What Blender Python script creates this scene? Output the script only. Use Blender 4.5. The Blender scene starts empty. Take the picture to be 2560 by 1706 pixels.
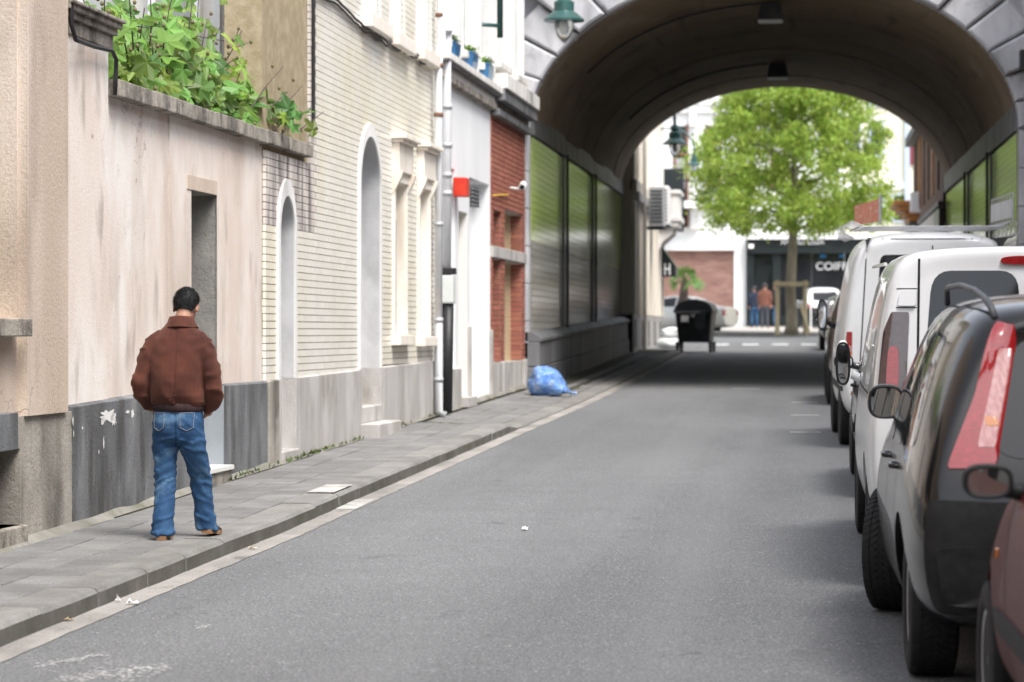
import bpy, bmesh, math, random
from mathutils import Vector, Matrix, noise
from mathutils.bvhtree import BVHTree
random.seed(7)
SC = bpy.context.scene
COL = SC.collection
R = math.radians
pi = math.pi

# ------------------------------------------------------------------ camera, sky, sun, exposure
F, CX, CY = 7111.0, 1280.0, 853.0        # focal length and centre in photograph pixels (2560 x 1706)
H = 1.78                                  # eye height above the road
S = (830.0 - 712.6) / F                   # the street climbs gently
YAW = math.atan((2010 - 1280) / F)
PIT = -(853 - 830) / F
cam_d = bpy.data.cameras.new('camera')
cam = bpy.data.objects.new('camera', cam_d); COL.objects.link(cam)
cam.location = (0, 0, H)
cam.rotation_euler = (pi / 2 + PIT, 0, YAW)
cam_d.sensor_width = 36; cam_d.lens = 100
cam_d.clip_start = 0.1; cam_d.clip_end = 2000
cam_d.dof.use_dof = True; cam_d.dof.focus_distance = 19.6; cam_d.dof.aperture_fstop = 3.2
SC.camera = cam

SUN_EL, SUN_AZ = 58.0, 140.0              # azimuth from +Y towards +X
w = bpy.data.worlds.new('World'); SC.world = w; w.use_nodes = True
nt = w.node_tree; bg = nt.nodes['Background']
sky = nt.nodes.new('ShaderNodeTexSky'); sky.sky_type = 'NISHITA'; sky.sun_disc = False
sky.sun_elevation = R(SUN_EL); sky.sun_rotation = R(SUN_AZ)
sky.air_density = 1.0; sky.dust_density = 2.0; sky.ozone_density = 1.0
hsv = nt.nodes.new('ShaderNodeHueSaturation'); hsv.inputs['Saturation'].default_value = 0.35
nt.links.new(sky.outputs[0], hsv.inputs['Color'])
nt.links.new(hsv.outputs[0], bg.inputs['Color'])
bg.inputs['Strength'].default_value = 0.12
sun_d = bpy.data.lights.new('sun', 'SUN'); sun_d.energy = 1.5; sun_d.angle = R(25); sun_d.color = (1, .96, .91)
sun = bpy.data.objects.new('sun', sun_d); COL.objects.link(sun)
sdir = Vector((math.sin(R(SUN_AZ)) * math.cos(R(SUN_EL)), math.cos(R(SUN_AZ)) * math.cos(R(SUN_EL)), math.sin(R(SUN_EL))))
sun.rotation_euler = sdir.to_track_quat('Z', 'Y').to_euler()
vs = SC.view_settings
vs.view_transform = 'Standard'; vs.look = 'None'; vs.gamma = 1; vs.exposure = 1.62
vs.use_curve_mapping = False

# ------------------------------------------------------------------ photograph pixel -> place
_fw = Vector((-math.sin(YAW) * math.cos(PIT), math.cos(YAW) * math.cos(PIT), math.sin(PIT)))
_rt = Vector((math.cos(YAW), math.sin(YAW), 0)); _up = _rt.cross(_fw)
def ray(px, py): return _fw + _rt * ((px - CX) / F) - _up * ((py - CY) / F)
def G(px, py, dz=0.0):                    # on the road surface (+dz)
    d = ray(px, py); t = (H - dz) / (S * d.y - d.z); return Vector((0, 0, H)) + d * t
def atY(px, py, Y):                       # on the cross plane at distance Y
    d = ray(px, py); return Vector((0, 0, H)) + d * (Y / d.y)
def zr(Y): return S * Y                   # road height
# left house row: one straight line of walls
WX0, WY0, WS = -5.05, 18.28, 0.0172
def wx(Y): return WX0 + WS * (Y - WY0)
def P(t, n, z): return (wx(t) + n, t - WS * n, z)
def WT(px, n=0.0):                        # distance along the wall row seen at pixel column px
    d = ray(px, 830); k = d.x / d.y
    return (WX0 - WS * WY0 + n) / (k - WS)
def WZ(px, py, n=0.0): return atY(px, py, WT(px, n)).z
PV = 0.115                                # kerb height

# ------------------------------------------------------------------ mesh helpers
class MB:
    def __init__(s): s.v = []; s.f = []; s.r = []; s.cur = 0.0
    def add(s, vs_, fs_):
        o = len(s.v); s.v += [tuple(p) for p in vs_]
        for f in fs_: s.f.append(tuple(i + o for i in f)); s.r.append(s.cur)
        return o
    def hexa(s, p):                       # 8 points: bottom 4 ccw, top 4 ccw
        s.add(p, [(3, 2, 1, 0), (4, 5, 6, 7), (0, 1, 5, 4), (1, 2, 6, 5), (2, 3, 7, 6), (3, 0, 4, 7)])
    def box(s, x0, x1, y0, y1, z0, z1):
        s.hexa([(x0, y0, z0), (x1, y0, z0), (x1, y1, z0), (x0, y1, z0), (x0, y0, z1), (x1, y0, z1), (x1, y1, z1), (x0, y1, z1)])
    def wbox(s, t0, t1, n0, n1, z0, z1):  # a box in the frame of the left house row
        s.hexa([P(t0, n0, z0), P(t0, n1, z0), P(t1, n1, z0), P(t1, n0, z0), P(t0, n0, z1), P(t0, n1, z1), P(t1, n1, z1), P(t1, n0, z1)][::1])
    def prism(s, pts, fn, d0, d1):        # outline pts (a,b), fn(a,b,d)->xyz
        n = len(pts)
        vs_ = [fn(a, b, d0) for a, b in pts] + [fn(a, b, d1) for a, b in pts]
        fs = [tuple(range(n))[::-1], tuple(range(n, 2 * n))] + [(i, (i + 1) % n, n + (i + 1) % n, n + i) for i in range(n)]
        s.add(vs_, fs)
    def tube(s, pts, rad, n=8, cap=True):
        pts = [Vector(p) for p in pts]; m = len(pts)
        rad = rad if isinstance(rad, (list, tuple)) else [rad] * m
        vs_ = []; ref = None
        for i, p in enumerate(pts):
            d = (pts[min(i + 1, m - 1)] - pts[max(i - 1, 0)])
            d = d.normalized() if d.length > 1e-9 else Vector((0, 0, 1))
            if ref is None: ref = Vector((1, 0, 0)) if abs(d.x) < .8 else Vector((0, 1, 0))
            a = (ref - d * ref.dot(d)).normalized(); ref = a; b = d.cross(a)
            for k in range(n):
                th = 2 * pi * k / n; vs_.append(p + (a * math.cos(th) + b * math.sin(th)) * rad[i])
        fs = [(i * n + k, i * n + (k + 1) % n, (i + 1) * n + (k + 1) % n, (i + 1) * n + k) for i in range(m - 1) for k in range(n)]
        if cap: fs += [tuple(range(n))[::-1], tuple(range((m - 1) * n, m * n))]
        s.add(vs_, fs)
    def lathe(s, prof, n=24, fn=None):    # prof (r,h); fn(x,y,h)->xyz
        fn = fn or (lambda x, y, h: (x, y, h))
        vs_ = [fn(r * math.cos(2 * pi * k / n), r * math.sin(2 * pi * k / n), h) for r, h in prof for k in range(n)]
        m = len(prof)
        fs = [(i * n + k, i * n + (k + 1) % n, (i + 1) * n + (k + 1) % n, (i + 1) * n + k) for i in range(m - 1) for k in range(n)]
        fs += [tuple(range(n))[::-1], tuple(range((m - 1) * n, m * n))]
        s.add(vs_, fs)
    def ell(s, c, r, nu=14, nv=9, e=1.0, M_=None):   # (super)ellipsoid
        sg = lambda q: math.copysign(abs(q) ** e, q)
        vs_ = []
        for j in range(nv + 1):
            ph = -pi / 2 + pi * j / nv
            for k in range(nu):
                th = 2 * pi * k / nu
                p = Vector((r[0] * sg(math.cos(ph)) * sg(math.cos(th)), r[1] * sg(math.cos(ph)) * sg(math.sin(th)), r[2] * sg(math.sin(ph))))
                if M_ is not None: p = M_ @ p
                vs_.append(p + Vector(c))
        fs = [(j * nu + k, j * nu + (k + 1) % nu, (j + 1) * nu + (k + 1) % nu, (j + 1) * nu + k) for j in range(nv) for k in range(nu)]
        s.add(vs_, fs)
    def mesh(s, name, mat=None, smooth=False, org=None, angle=None):
        me = bpy.data.meshes.new(name)
        if org is not None: me.from_pydata([(a - org[0], b - org[1], c - org[2]) for a, b, c in s.v], [], s.f)
        else: me.from_pydata(s.v, [], s.f)
        if any(s.r):
            at = me.attributes.new('rnd', 'FLOAT', 'FACE'); at.data.foreach_set('value', s.r)
        bm = bmesh.new(); bm.from_mesh(me); bmesh.ops.recalc_face_normals(bm, faces=bm.faces); bm.to_mesh(me); bm.free()
        if mat: me.materials.append(mat)
        if smooth or angle:
            me.polygons.foreach_set('use_smooth', [True] * len(me.polygons))
            if angle: me.set_sharp_from_angle(angle=R(angle))
        return me
    def build(s, name, mat, parent=None, smooth=False, local=False, angle=None, bevel=0, **tags):
        org = None
        if not local:
            if parent is not None: org = world_loc(parent)
            else:
                xs = [p[0] for p in s.v]; ys = [p[1] for p in s.v]; zs = [p[2] for p in s.v]
                org = ((min(xs) + max(xs)) / 2, (min(ys) + max(ys)) / 2, min(zs))
        me = s.mesh(name, mat, smooth, org, angle)
        o = obj(name, me, parent)
        if org is not None and parent is None: o.location = org
        if bevel:
            b = o.modifiers.new('bevel', 'BEVEL'); b.width = bevel; b.segments = 2; b.limit_method = 'ANGLE'
        tag(o, **tags)
        return o
def world_loc(o):
    p = Vector(o.location)
    while o.parent: o = o.parent; p = p + Vector(o.location)
    return p
def obj(name, data, parent=None):
    o = bpy.data.objects.new(name, data); COL.objects.link(o)
    if parent is not None: o.parent = parent
    return o
def tag(o, label=None, cat=None, group=None, kind=None):
    if label: o['label'] = label
    if cat: o['category'] = cat
    if group: o['group'] = group
    if kind: o['kind'] = kind
    return o
def thing(name, loc, label, cat, group=None, rz=0.0, rx=0.0):
    o = obj(name, None); o.location = loc; o.rotation_euler = (rx, 0, rz); o.empty_display_size = .2
    return tag(o, label, cat, group)
def copy_tree(o, parent=None):
    c = o.copy(); COL.objects.link(c); c.parent = parent
    for ch in list(o.children): copy_tree(ch, c)
    return c
def B1(t0, t1, n0, n1, z0, z1):
    m = MB(); m.wbox(t0, t1, n0, n1, z0, z1); return m
def arc(cx, cy, r, a0, a1, n): return [(cx + r * math.cos(R(a0 + (a1 - a0) * i / n)), cy + r * math.sin(R(a0 + (a1 - a0) * i / n))) for i in range(n + 1)]

# ------------------------------------------------------------------ materials
def mat(name, col, col2=None, rough=.8, scale=2.0, stretch=(1, 1, 1), mix=(.4, .65), bump=0.0, bscale=40, metal=0, coat=0,
        rnd=0.0, fine=0.0, space='pos', spots=None, trans=0, ior=1.45, alpha=1, crack=None, streak=None, spec=.5, layers=()):
    m = bpy.data.materials.new(name); m.use_nodes = True
    nt = m.node_tree; N = nt.nodes; L = nt.links; b = N['Principled BSDF']
    b.inputs['Roughness'].default_value = rough; b.inputs['Metallic'].default_value = metal
    b.inputs['Coat Weight'].default_value = coat; b.inputs['Coat Roughness'].default_value = .03
    b.inputs['Transmission Weight'].default_value = trans; b.inputs['IOR'].default_value = ior
    b.inputs['Alpha'].default_value = alpha; b.inputs['Specular IOR Level'].default_value = spec
    if space == 'pos': src = N.new('ShaderNodeNewGeometry').outputs['Position']
    else: src = N.new('ShaderNodeTexCoord').outputs['Object']
    def mapped(st):
        mp = N.new('ShaderNodeMapping'); mp.inputs['Scale'].default_value = st; L.new(src, mp.inputs['Vector']); return mp.outputs[0]
    def nz(vec, sc, det=6, ro=.6, st=(1, 1, 1)):
        if max(st) / min(st) > 2.4: det, ro = 3, .5
        n = N.new('ShaderNodeTexNoise'); n.inputs['Scale'].default_value = sc; n.inputs['Detail'].default_value = det; n.inputs['Roughness'].default_value = ro
        L.new(vec, n.inputs['Vector']); return n.outputs['Fac']
    def ramp(fac, a, bb):
        r = N.new('ShaderNodeMapRange'); r.inputs['From Min'].default_value = a; r.inputs['From Max'].default_value = bb; r.clamp = True
        L.new(fac, r.inputs['Value']); return r.outputs[0]
    def mixc(fac, A, B, mode='MIX'):
        x = N.new('ShaderNodeMix'); x.data_type = 'RGBA'; x.blend_type = mode
        for sock, val in ((x.inputs[0], fac), (x.inputs[6], A), (x.inputs[7], B)):
            if isinstance(val, (int, float)): sock.default_value = val
            elif isinstance(val, tuple): sock.default_value = (*val, 1)
            else: L.new(val, sock)
        return x.outputs[2]
    def mul(a, bb):
        q = N.new('ShaderNodeMath'); q.operation = 'MULTIPLY'
        for sock, val in ((q.inputs[0], a), (q.inputs[1], bb)):
            if isinstance(val, (int, float)): sock.default_value = val
            else: L.new(val, sock)
        return q.outputs[0]
    cur = tuple(col)
    if col2 is not None: cur = mixc(ramp(nz(mapped(stretch), scale, st=stretch), *mix), cur, tuple(col2))
    for (lc, st, sc, a, bb, amt) in layers:
        cur = mixc(mul(ramp(nz(mapped(st), sc, st=st), a, bb), amt), cur, tuple(lc))
    if crack:                                     # (colour, scale, width, mask lo, mask hi)
        cc, sc, wd, lo, hi = crack
        wob = N.new('ShaderNodeTexNoise'); wob.inputs['Scale'].default_value = 6; L.new(src, wob.inputs['Vector'])
        ad = N.new('ShaderNodeVectorMath'); ad.operation = 'MULTIPLY_ADD'; ad.inputs[1].default_value = (.25, .25, .25)
        L.new(wob.outputs['Color'], ad.inputs[0]); L.new(src, ad.inputs[2])
        vo = N.new('ShaderNodeTexVoronoi'); vo.feature = 'DISTANCE_TO_EDGE'; vo.inputs['Scale'].default_value = sc; L.new(ad.outputs[0], vo.inputs['Vector'])
        line = ramp(vo.outputs['Distance'], wd, 0.0)
        cur = mixc(mul(line, ramp(nz(mapped((1, 1, 1)), .9), lo, hi)), cur, tuple(cc))
    if fine:
        cur = mixc(fine, cur, mixc(ramp(nz(src, 90, 3, .7), .35, .65), (0, 0, 0), (1, 1, 1)), 'SOFT_LIGHT')
    if rnd:
        oi = N.new('ShaderNodeObjectInfo'); at = N.new('ShaderNodeAttribute'); at.attribute_name = 'rnd'
        q = N.new('ShaderNodeMath'); q.operation = 'ADD'; L.new(oi.outputs['Random'], q.inputs[0]); L.new(at.outputs['Fac'], q.inputs[1])
        fr = N.new('ShaderNodeMath'); fr.operation = 'FRACT'; L.new(q.outputs[0], fr.inputs[0])
        hs = N.new('ShaderNodeHueSaturation')
        mr = N.new('ShaderNodeMapRange'); mr.inputs['To Min'].default_value = 1 - rnd; mr.inputs['To Max'].default_value = 1 + rnd
        L.new(fr.outputs[0], mr.inputs['Value']); L.new(mr.outputs[0], hs.inputs['Value'])
        mh = N.new('ShaderNodeMapRange'); mh.inputs['To Min'].default_value = .5 - rnd * .06; mh.inputs['To Max'].default_value = .5 + rnd * .06
        q2 = N.new('ShaderNodeMath'); q2.operation = 'MULTIPLY'; q2.inputs[1].default_value = 7.13; L.new(fr.outputs[0], q2.inputs[0])
        q3 = N.new('ShaderNodeMath'); q3.operation = 'FRACT'; L.new(q2.outputs[0], q3.inputs[0])
        L.new(q3.outputs[0], mh.inputs['Value']); L.new(mh.outputs[0], hs.inputs['Hue'])
        if isinstance(cur, tuple): hs.inputs['Color'].default_value = (*cur, 1)
        else: L.new(cur, hs.inputs['Color'])
        cur = hs.outputs[0]
    if isinstance(cur, tuple): b.inputs['Base Color'].default_value = (*cur, 1)
    else: L.new(cur, b.inputs['Base Color'])
    if bump:
        bn = N.new('ShaderNodeBump'); bn.inputs['Strength'].default_value = bump; bn.inputs['Distance'].default_value = .02
        L.new(nz(src, bscale, 5, .65), bn.inputs['Height']); L.new(bn.outputs[0], b.inputs['Normal'])
    return m
V = (1, 1, .12)                                     # vertical streaks
MT = {}
MT['asphalt'] = mat('asphalt', (.130, .134, .139), (.174, .178, .183), rough=.85, scale=.45, stretch=(1, .3, 1), bump=.5, bscale=110, fine=.5,
                    layers=(((.10, .102, .106), (1.3, .06, 1), .8, .52, .75, .45), ((.11, .112, .115), (1, 1, 1), 1.1, .5, .75, .4), ((.42, .425, .43), (1, 1, 1), 62, .57, .66, .85), ((.022, .023, .025), (1, 1, 1), 78, .55, .65, .85), ((.19, .192, .196), (2.2, .04, 1), .55, .52, .7, .45), ((.06, .06, .062), (1, .5, 1), 1.7, .64, .74, .5)),
                    crack=((.065, .066, .068), .22, .004, .56, .64))
MT['slab'] = mat('concrete_slab', (.155, .153, .150), (.205, .203, .198), rough=.9, scale=2.5, bump=.2, bscale=90, rnd=.13, fine=.3,
                 layers=(((.12, .118, .115), (1, 1, 1), 1.3, .5, .75, .55), ((.33, .32, .30), (1, 1, 1), 6, .66, .74, .5)))
MT['joint'] = mat('joint_dirt', (.045, .043, .036), (.07, .08, .035), rough=1, scale=1.5, bump=.3, bscale=60)
MT['kerb'] = mat('kerb_stone', (.185, .18, .17), (.235, .23, .215), rough=.9, scale=2.5, bump=.25, bscale=70, rnd=.10, fine=.3,
                 layers=(((.12, .115, .10), (1, .6, 1), 2.2, .5, .72, .7),))
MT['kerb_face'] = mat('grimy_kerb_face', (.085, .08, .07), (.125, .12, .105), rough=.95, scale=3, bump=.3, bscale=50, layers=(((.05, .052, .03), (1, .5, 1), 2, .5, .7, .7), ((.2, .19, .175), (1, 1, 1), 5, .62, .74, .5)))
MT['gutter'] = mat('gutter_concrete', (.27, .255, .236), (.345, .327, .304), rough=.9, scale=1.2, bump=.25, bscale=80, fine=.4,
                   layers=(((.15, .142, .132), (1, .4, 1), 2.0, .48, .72, .75), ((.08, .078, .07), (1, .7, 1), 5, .6, .72, .6)))
MT['fillet'] = mat('mortar_fillet', (.20, .19, .168), (.28, .265, .235), rough=.95, scale=5, bump=.6, bscale=30, layers=(((.10, .105, .06), (1, 1, 1), 2.5, .48, .66, .8),))
MT['render_pink'] = mat('pink_render', (.68, .575, .505), (.76, .675, .61), rough=.92, scale=1.1, stretch=(1, 1, .4), bump=.2, bscale=45, fine=.2,
                        layers=(((.82, .785, .745), (1, 1, .55), 1.0, .46, .64, .8), ((.48, .40, .335), (1.3, 1.3, .5), 1.5, .50, .72, .7), ((.50, .43, .37), (1, 1, .7), 4.5, .58, .72, .5), ((.24, .20, .17), (1.8, 1.8, .6), 1.8, .61, .76, .7), ((.20, .17, .145), (1, 1, 1), 5, .68, .76, .6)),
                        crack=((.30, .25, .21), .45, .0035, .54, .66))
MT['render_tan'] = mat('tan_render', (.52, .415, .33), (.62, .515, .425), rough=.92, scale=1.2, stretch=(1, 1, .4), bump=.3, bscale=40, fine=.25,
                       layers=(((.70, .61, .53), (1, 1, .5), 1.2, .5, .7, .6), ((.35, .275, .22), (1.4, 1.4, .5), 1.4, .52, .74, .7), ((.22, .175, .14), (2, 2, 1), 3.2, .64, .76, .7)),
                       crack=((.26, .2, .165), .6, .0035, .52, .64))
MT['plinth_blue'] = mat('blue_grey_plinth', (.135, .142, .152), (.19, .197, .205), rough=.85, scale=2.5, stretch=(1, 1, .5), bump=.4, bscale=35, fine=.3,
                        layers=(((.05, .048, .046), (1.8, 1.8, .5), 1.8, .45, .68, .85), ((.28, .268, .255), (2.4, 2.4, .45), 2.6, .58, .74, .55), ((.05, .047, .043), (1, 1, .6), 1.1, .5, .7, .7)),
                        crack=((.05, .05, .05), 1.1, .006, .45, .58))
MT['plinth_tan'] = mat('bare_cement_plinth', (.31, .285, .245), (.40, .37, .33), rough=.92, scale=3, bump=.45, bscale=30, fine=.3,
                       layers=(((.09, .08, .07), (1.6, 1.6, .6), 1.4, .45, .68, .85), ((.5, .47, .43), (1, 1, 1), 2.2, .6, .75, .6), ((.07, .065, .06), (1, 1, 1), 3.5, .62, .72, .7)))
MT['plinth_pale'] = mat('pale_plinth', (.42, .40, .385), (.53, .515, .495), rough=.9, scale=2, stretch=(1, 1, .4), bump=.25, bscale=40, fine=.2,
                        layers=(((.20, .175, .14), (1.3, 1.3, .6), 1.2, .52, .7, .7), ((.30, .285, .27), (1.6, 1.6, .6), 2.6, .52, .74, .5)))
MT['coping'] = mat('weathered_coping', (.33, .295, .25), (.41, .37, .32), rough=.95, scale=5, bump=.6, bscale=40, fine=.3,
                   layers=(((.06, .055, .048), (2.2, 2.2, 1), 2.4, .45, .64, .8), ((.06, .058, .05), (1, 1, 1), 6, .52, .68, .7)))
MT['cream_brick'] = mat('cream_glazed_brick', (.82, .765, .63), (.86, .825, .725), rough=.32, scale=1.2, stretch=(1, 1, .3), bump=.03, bscale=60, rnd=.035,
                        layers=(((.66, .60, .52), (3, 3, .35), 1.5, .56, .78, .5), ((.84, .82, .80), (1, 1, 1), .5, .45, .6, .5)))
MT['soot_brick'] = mat('sooty_cream_brick', (.62, .56, .52), (.72, .665, .61), rough=.45, scale=3, stretch=(2, 2, .4), bump=.05, bscale=60, rnd=.05,
                       layers=(((.13, .115, .12), (6, 6, .5), 1.6, .42, .62, .9),))
MT['cream_mortar'] = mat('brown_mortar', (.30, .24, .145), (.40, .33, .22), rough=1, scale=8, bump=.3)
MT['white_plaster'] = mat('white_plaster', (.72, .71, .69), (.79, .785, .77), rough=.75, scale=2, bump=.05, bscale=30, layers=(((.52, .51, .49), (1.5, 1.5, .6), 2, .55, .75, .6),))
MT['grey_plaster'] = mat('grey_plaster', (.40, .402, .41), (.52, .522, .53), rough=.85, scale=1.5, bump=.15, bscale=25, layers=(((.70, .70, .70), (1, 1, .6), 1.1, .5, .7, .6), ((.28, .275, .27), (1, 1, .5), 2, .55, .72, .5)))
MT['pale_blue_plaster'] = mat('pale_blue_plaster', (.27, .30, .33), (.33, .355, .38), rough=.85, scale=2, bump=.1)
MT['old_concrete'] = mat('old_concrete', (.21, .205, .19), (.31, .30, .275), rough=.95, scale=3, bump=.5, bscale=25, layers=(((.09, .085, .075), (1, 1, .6), 2, .5, .65, .8),))
MT['cream_paint'] = mat('cream_paint', (.80, .735, .64), (.85, .80, .73), rough=.6, scale=3, layers=(((.62, .50, .38), (3, 3, .6), 1.5, .58, .75, .6),))
MT['shutter'] = mat('shutter_white', (.76, .74, .70), (.82, .80, .77), rough=.5, scale=3)
MT['house_white'] = mat('white_house_paint', (.78, .79, .80), (.84, .845, .85), rough=.7, scale=1.2, stretch=(1, 1, .3), bump=.06, bscale=30, layers=(((.6, .6, .6), (5, 5, .2), 1.6, .6, .8, .5),))
MT['dirty_render'] = mat('dirty_pale_render', (.62, .60, .565), (.74, .725, .69), rough=.85, scale=2, stretch=(2, 2, .15), bump=.1, layers=(((.36, .345, .32), (5, 5, .15), 1.8, .52, .72, .65),))
MT['cream_render'] = mat('cream_house_render', (.70, .645, .56), (.78, .73, .65), rough=.8, scale=1.5, stretch=(1, 1, .2), bump=.08, layers=(((.5, .45, .38), (3, 3, .2), 1.3, .58, .78, .5),))
MT['red_brick'] = mat('red_brick', (.30, .105, .072), (.36, .135, .095), rough=.8, scale=4, rnd=.16, bump=.15, bscale=60)
MT['red_mortar'] = mat('pale_mortar', (.44, .385, .345), (.52, .46, .41), rough=1, scale=6)
MT['dark_brick'] = mat('brown_brick', (.17, .10, .07), (.22, .13, .09), rough=.85, scale=4, rnd=.2, bump=.15)
MT['stone'] = mat('grey_portal_stone', (.42, .42, .44), (.54, .54, .56), rough=.85, scale=1.6, stretch=(1, 1, .5), bump=.25, bscale=25, rnd=.07,
                  layers=(((.17, .17, .175), (1.6, 1.6, .6), 1.3, .5, .72, .7), ((.7, .7, .7), (1, 1, .5), 2, .6, .75, .5), ((.08, .08, .085), (1, 1, 1), 2.2, .62, .74, .6)))
MT['dark_stone'] = mat('sooty_stone', (.14, .142, .15), (.215, .217, .225), rough=.6, scale=2.5, stretch=(2, 2, .3), bump=.2, bscale=20, layers=(((.07, .07, .075), (3, 3, .3), 1, .45, .65, .7),))
MT['soffit'] = mat('vault_plaster', (.255, .188, .122), (.31, .238, .165), rough=.9, scale=.6, stretch=(1, .4, 1), bump=.15, bscale=15, layers=(((.13, .11, .095), (.7, .7, .7), 1, .5, .72, .75), ((.42, .36, .29), (1, .3, 1), 1.2, .58, .75, .4), ((.10, .085, .075), (2.5, .25, 2.5), 1.2, .6, .74, .6)))
MT['tile_green'] = mat('green_glazed_tile', (.25, .33, .05), (.31, .39, .085), rough=.13, scale=1.2, stretch=(1, 1, .5), rnd=.10, spec=.35, layers=(((.06, .075, .02), (1.6, 1.6, .3), 1.2, .5, .72, .85), ((.36, .42, .16), (1.5, 1.5, .4), 1, .56, .75, .5)))
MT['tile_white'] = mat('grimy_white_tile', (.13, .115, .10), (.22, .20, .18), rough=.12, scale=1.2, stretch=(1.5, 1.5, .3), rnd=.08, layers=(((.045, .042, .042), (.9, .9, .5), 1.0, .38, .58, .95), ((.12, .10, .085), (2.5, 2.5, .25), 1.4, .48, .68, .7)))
MT['tile_joint'] = mat('tile_joint', (.06, .06, .05), (.09, .09, .07), rough=.9)
MT['black_metal'] = mat('black_iron', (.02, .02, .022), rough=.5)
MT['zinc'] = mat('grey_zinc', (.42, .435, .45), (.52, .53, .54), rough=.5, scale=4, stretch=(1, 1, .3), metal=.2)
MT['pipe_white'] = mat('painted_pipe', (.70, .71, .74), (.78, .78, .79), rough=.5, scale=4, stretch=(1, 1, .4), layers=(((.42, .33, .26), (3, 3, .6), 2, .66, .76, .7),))
MT['pipe_blue'] = mat('pale_blue_pipe', (.60, .66, .76), (.68, .72, .79), rough=.45, scale=4)
MT['rust'] = mat('rust', (.18, .09, .06), (.28, .17, .12), rough=.9, scale=9)
MT['lamp_green'] = mat('lamp_green', (.022, .075, .07), (.03, .095, .088), rough=.35, scale=5, coat=.3)
MT['lamp_glass'] = mat('lamp_glass', (.8, .82, .8), rough=.08, trans=.85, alpha=1)
MT['pot_blue'] = mat('blue_pot', (.02, .14, .33), (.03, .17, .38), rough=.3, coat=.3, scale=4)
MT['red_box'] = mat('red_plastic', (.62, .035, .02), (.7, .06, .03), rough=.35, scale=4)
MT['dark_grey'] = mat('dark_grey_metal', (.06, .065, .075), (.09, .095, .105), rough=.5, scale=5)
MT['tan_wood'] = mat('tan_wood', (.52, .39, .24), (.60, .47, .30), rough=.6, scale=4, stretch=(1, 1, .15))
MT['wicker'] = mat('tan_mesh_door', (.44, .33, .18), (.55, .43, .26), rough=.8, scale=30, stretch=(1, 1, 2))
MT['pale_plastic'] = mat('pale_plastic', (.62, .645, .63), (.70, .72, .70), rough=.4, scale=4)
MT['white_paint'] = mat('white_road_paint', (.62, .62, .61), (.74, .74, .73), rough=.8, scale=5, fine=.4, layers=(((.2, .2, .2), (1, 1, 1), 11, .5, .62, .75),))
MT['dark_glass'] = mat('dark_window_glass', (.015, .017, .02), rough=.04, spec=.6)
MT['curtain'] = mat('grey_curtained_glass', (.33, .33, .325), (.42, .42, .415), rough=.15, scale=2, stretch=(3, 3, .4))
MT['black_shop'] = mat('black_shop_paint', (.012, .016, .018), (.02, .025, .027), rough=.35, scale=3)
MT['white'] = mat('plain_white', (.82, .82, .82), (.86, .86, .86), rough=.5, scale=2)
MT['blue_letter'] = mat('blue_letter', (.05, .35, .8), rough=.4)
MT['far_brick'] = mat('far_brown_brick', (.235, .13, .105), (.30, .175, .145), rough=.9, scale=1.2, stretch=(1, 1, 3), layers=(((.16, .09, .08), (1.2, 1, 6), 2, .5, .65, .6), ((.38, .24, .2), (1.5, 1, 7), 2.3, .6, .7, .5)))
MT['pale_yellow'] = mat('pale_yellow_render', (.78, .74, .60), (.83, .79, .67), rough=.8, scale=1)
MT['timber'] = mat('grey_timber', (.27, .225, .14), (.36, .30, .19), rough=.9, scale=5, stretch=(1, 1, .2), bump=.3)
MT['bark'] = mat('tree_bark', (.16, .135, .10), (.24, .21, .155), rough=.95, scale=7, stretch=(1, 1, .3), bump=.6, bscale=25)
MT['soil'] = mat('soil', (.10, .08, .06), (.14, .11, .08), rough=1, bump=.4)
# ================================================================== ground
def lerp(a, b, t): return a + (b - a) * t
def pl(pts, x):
    if x <= pts[0][0]: return pts[0][1]
    for (a, b), (c, d) in zip(pts, pts[1:]):
        if x <= c: return lerp(b, d, (x - a) / (c - a))
    return pts[-1][1]
KP = [(-30, -4.3), (10, -4.02), (13.6, -3.93), (15.9, -3.86), (20.0, -3.73), (23.7, -3.68), (34.5, -3.50), (43.4, -3.33), (71, -3.17), (76, -3.15)]
def kx(Y): return pl(KP, Y)
def kh(Y): return pl([(34.0, PV), (34.7, .045), (60, .05), (75, .08)], Y)
def lx(Y): return wx(Y) if Y < 46.7 else -4.32         # wall foot of the left side
m = MB()
m.add([(-120, -60, zr(-60)), (120, -60, zr(-60)), (120, 400, zr(400)), (-120, 400, zr(400))], [(0, 1, 2, 3)])
m.build('road', MT['asphalt'], kind='structure')
# left pavement: dirt bed with slabs, kerb stones and gutter on it
pave = tag(obj('pavement', None), kind='structure')
m = MB(); ys = [-10 + i * 1.0 for i in range(86)]
for y0, y1 in zip(ys, ys[1:]):
    m.add([(kx(y0) - .1, y0, zr(y0) + kh(y0) - .012), (kx(y1) - .1, y1, zr(y1) + kh(y1) - .012), (lx(y1) - .3, y1, zr(y1) + PV - .012), (lx(y0) - .3, y0, zr(y0) + PV - .012)], [(0, 1, 2, 3)])
m.build('joint_bed', MT['joint'], pave)
sl = MB(); a, b, c = .1445, .219, .05
ch = .006
sl.add([(-a, -b, -c), (a, -b, -c), (a, b, -c), (-a, b, -c), (-a, -b, -ch), (a, -b, -ch), (a, b, -ch), (-a, b, -ch),
        (-a + ch, -b + ch, 0), (a - ch, -b + ch, 0), (a - ch, b - ch, 0), (-a + ch, b - ch, 0)],
       [(0, 1, 5, 4), (1, 2, 6, 5), (2, 3, 7, 6), (3, 0, 4, 7), (4, 5, 9, 8), (5, 6, 10, 9), (6, 7, 11, 10), (7, 4, 8, 11), (8, 9, 10, 11)])
slab_me = sl.mesh('slab', MT['slab'])
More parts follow.
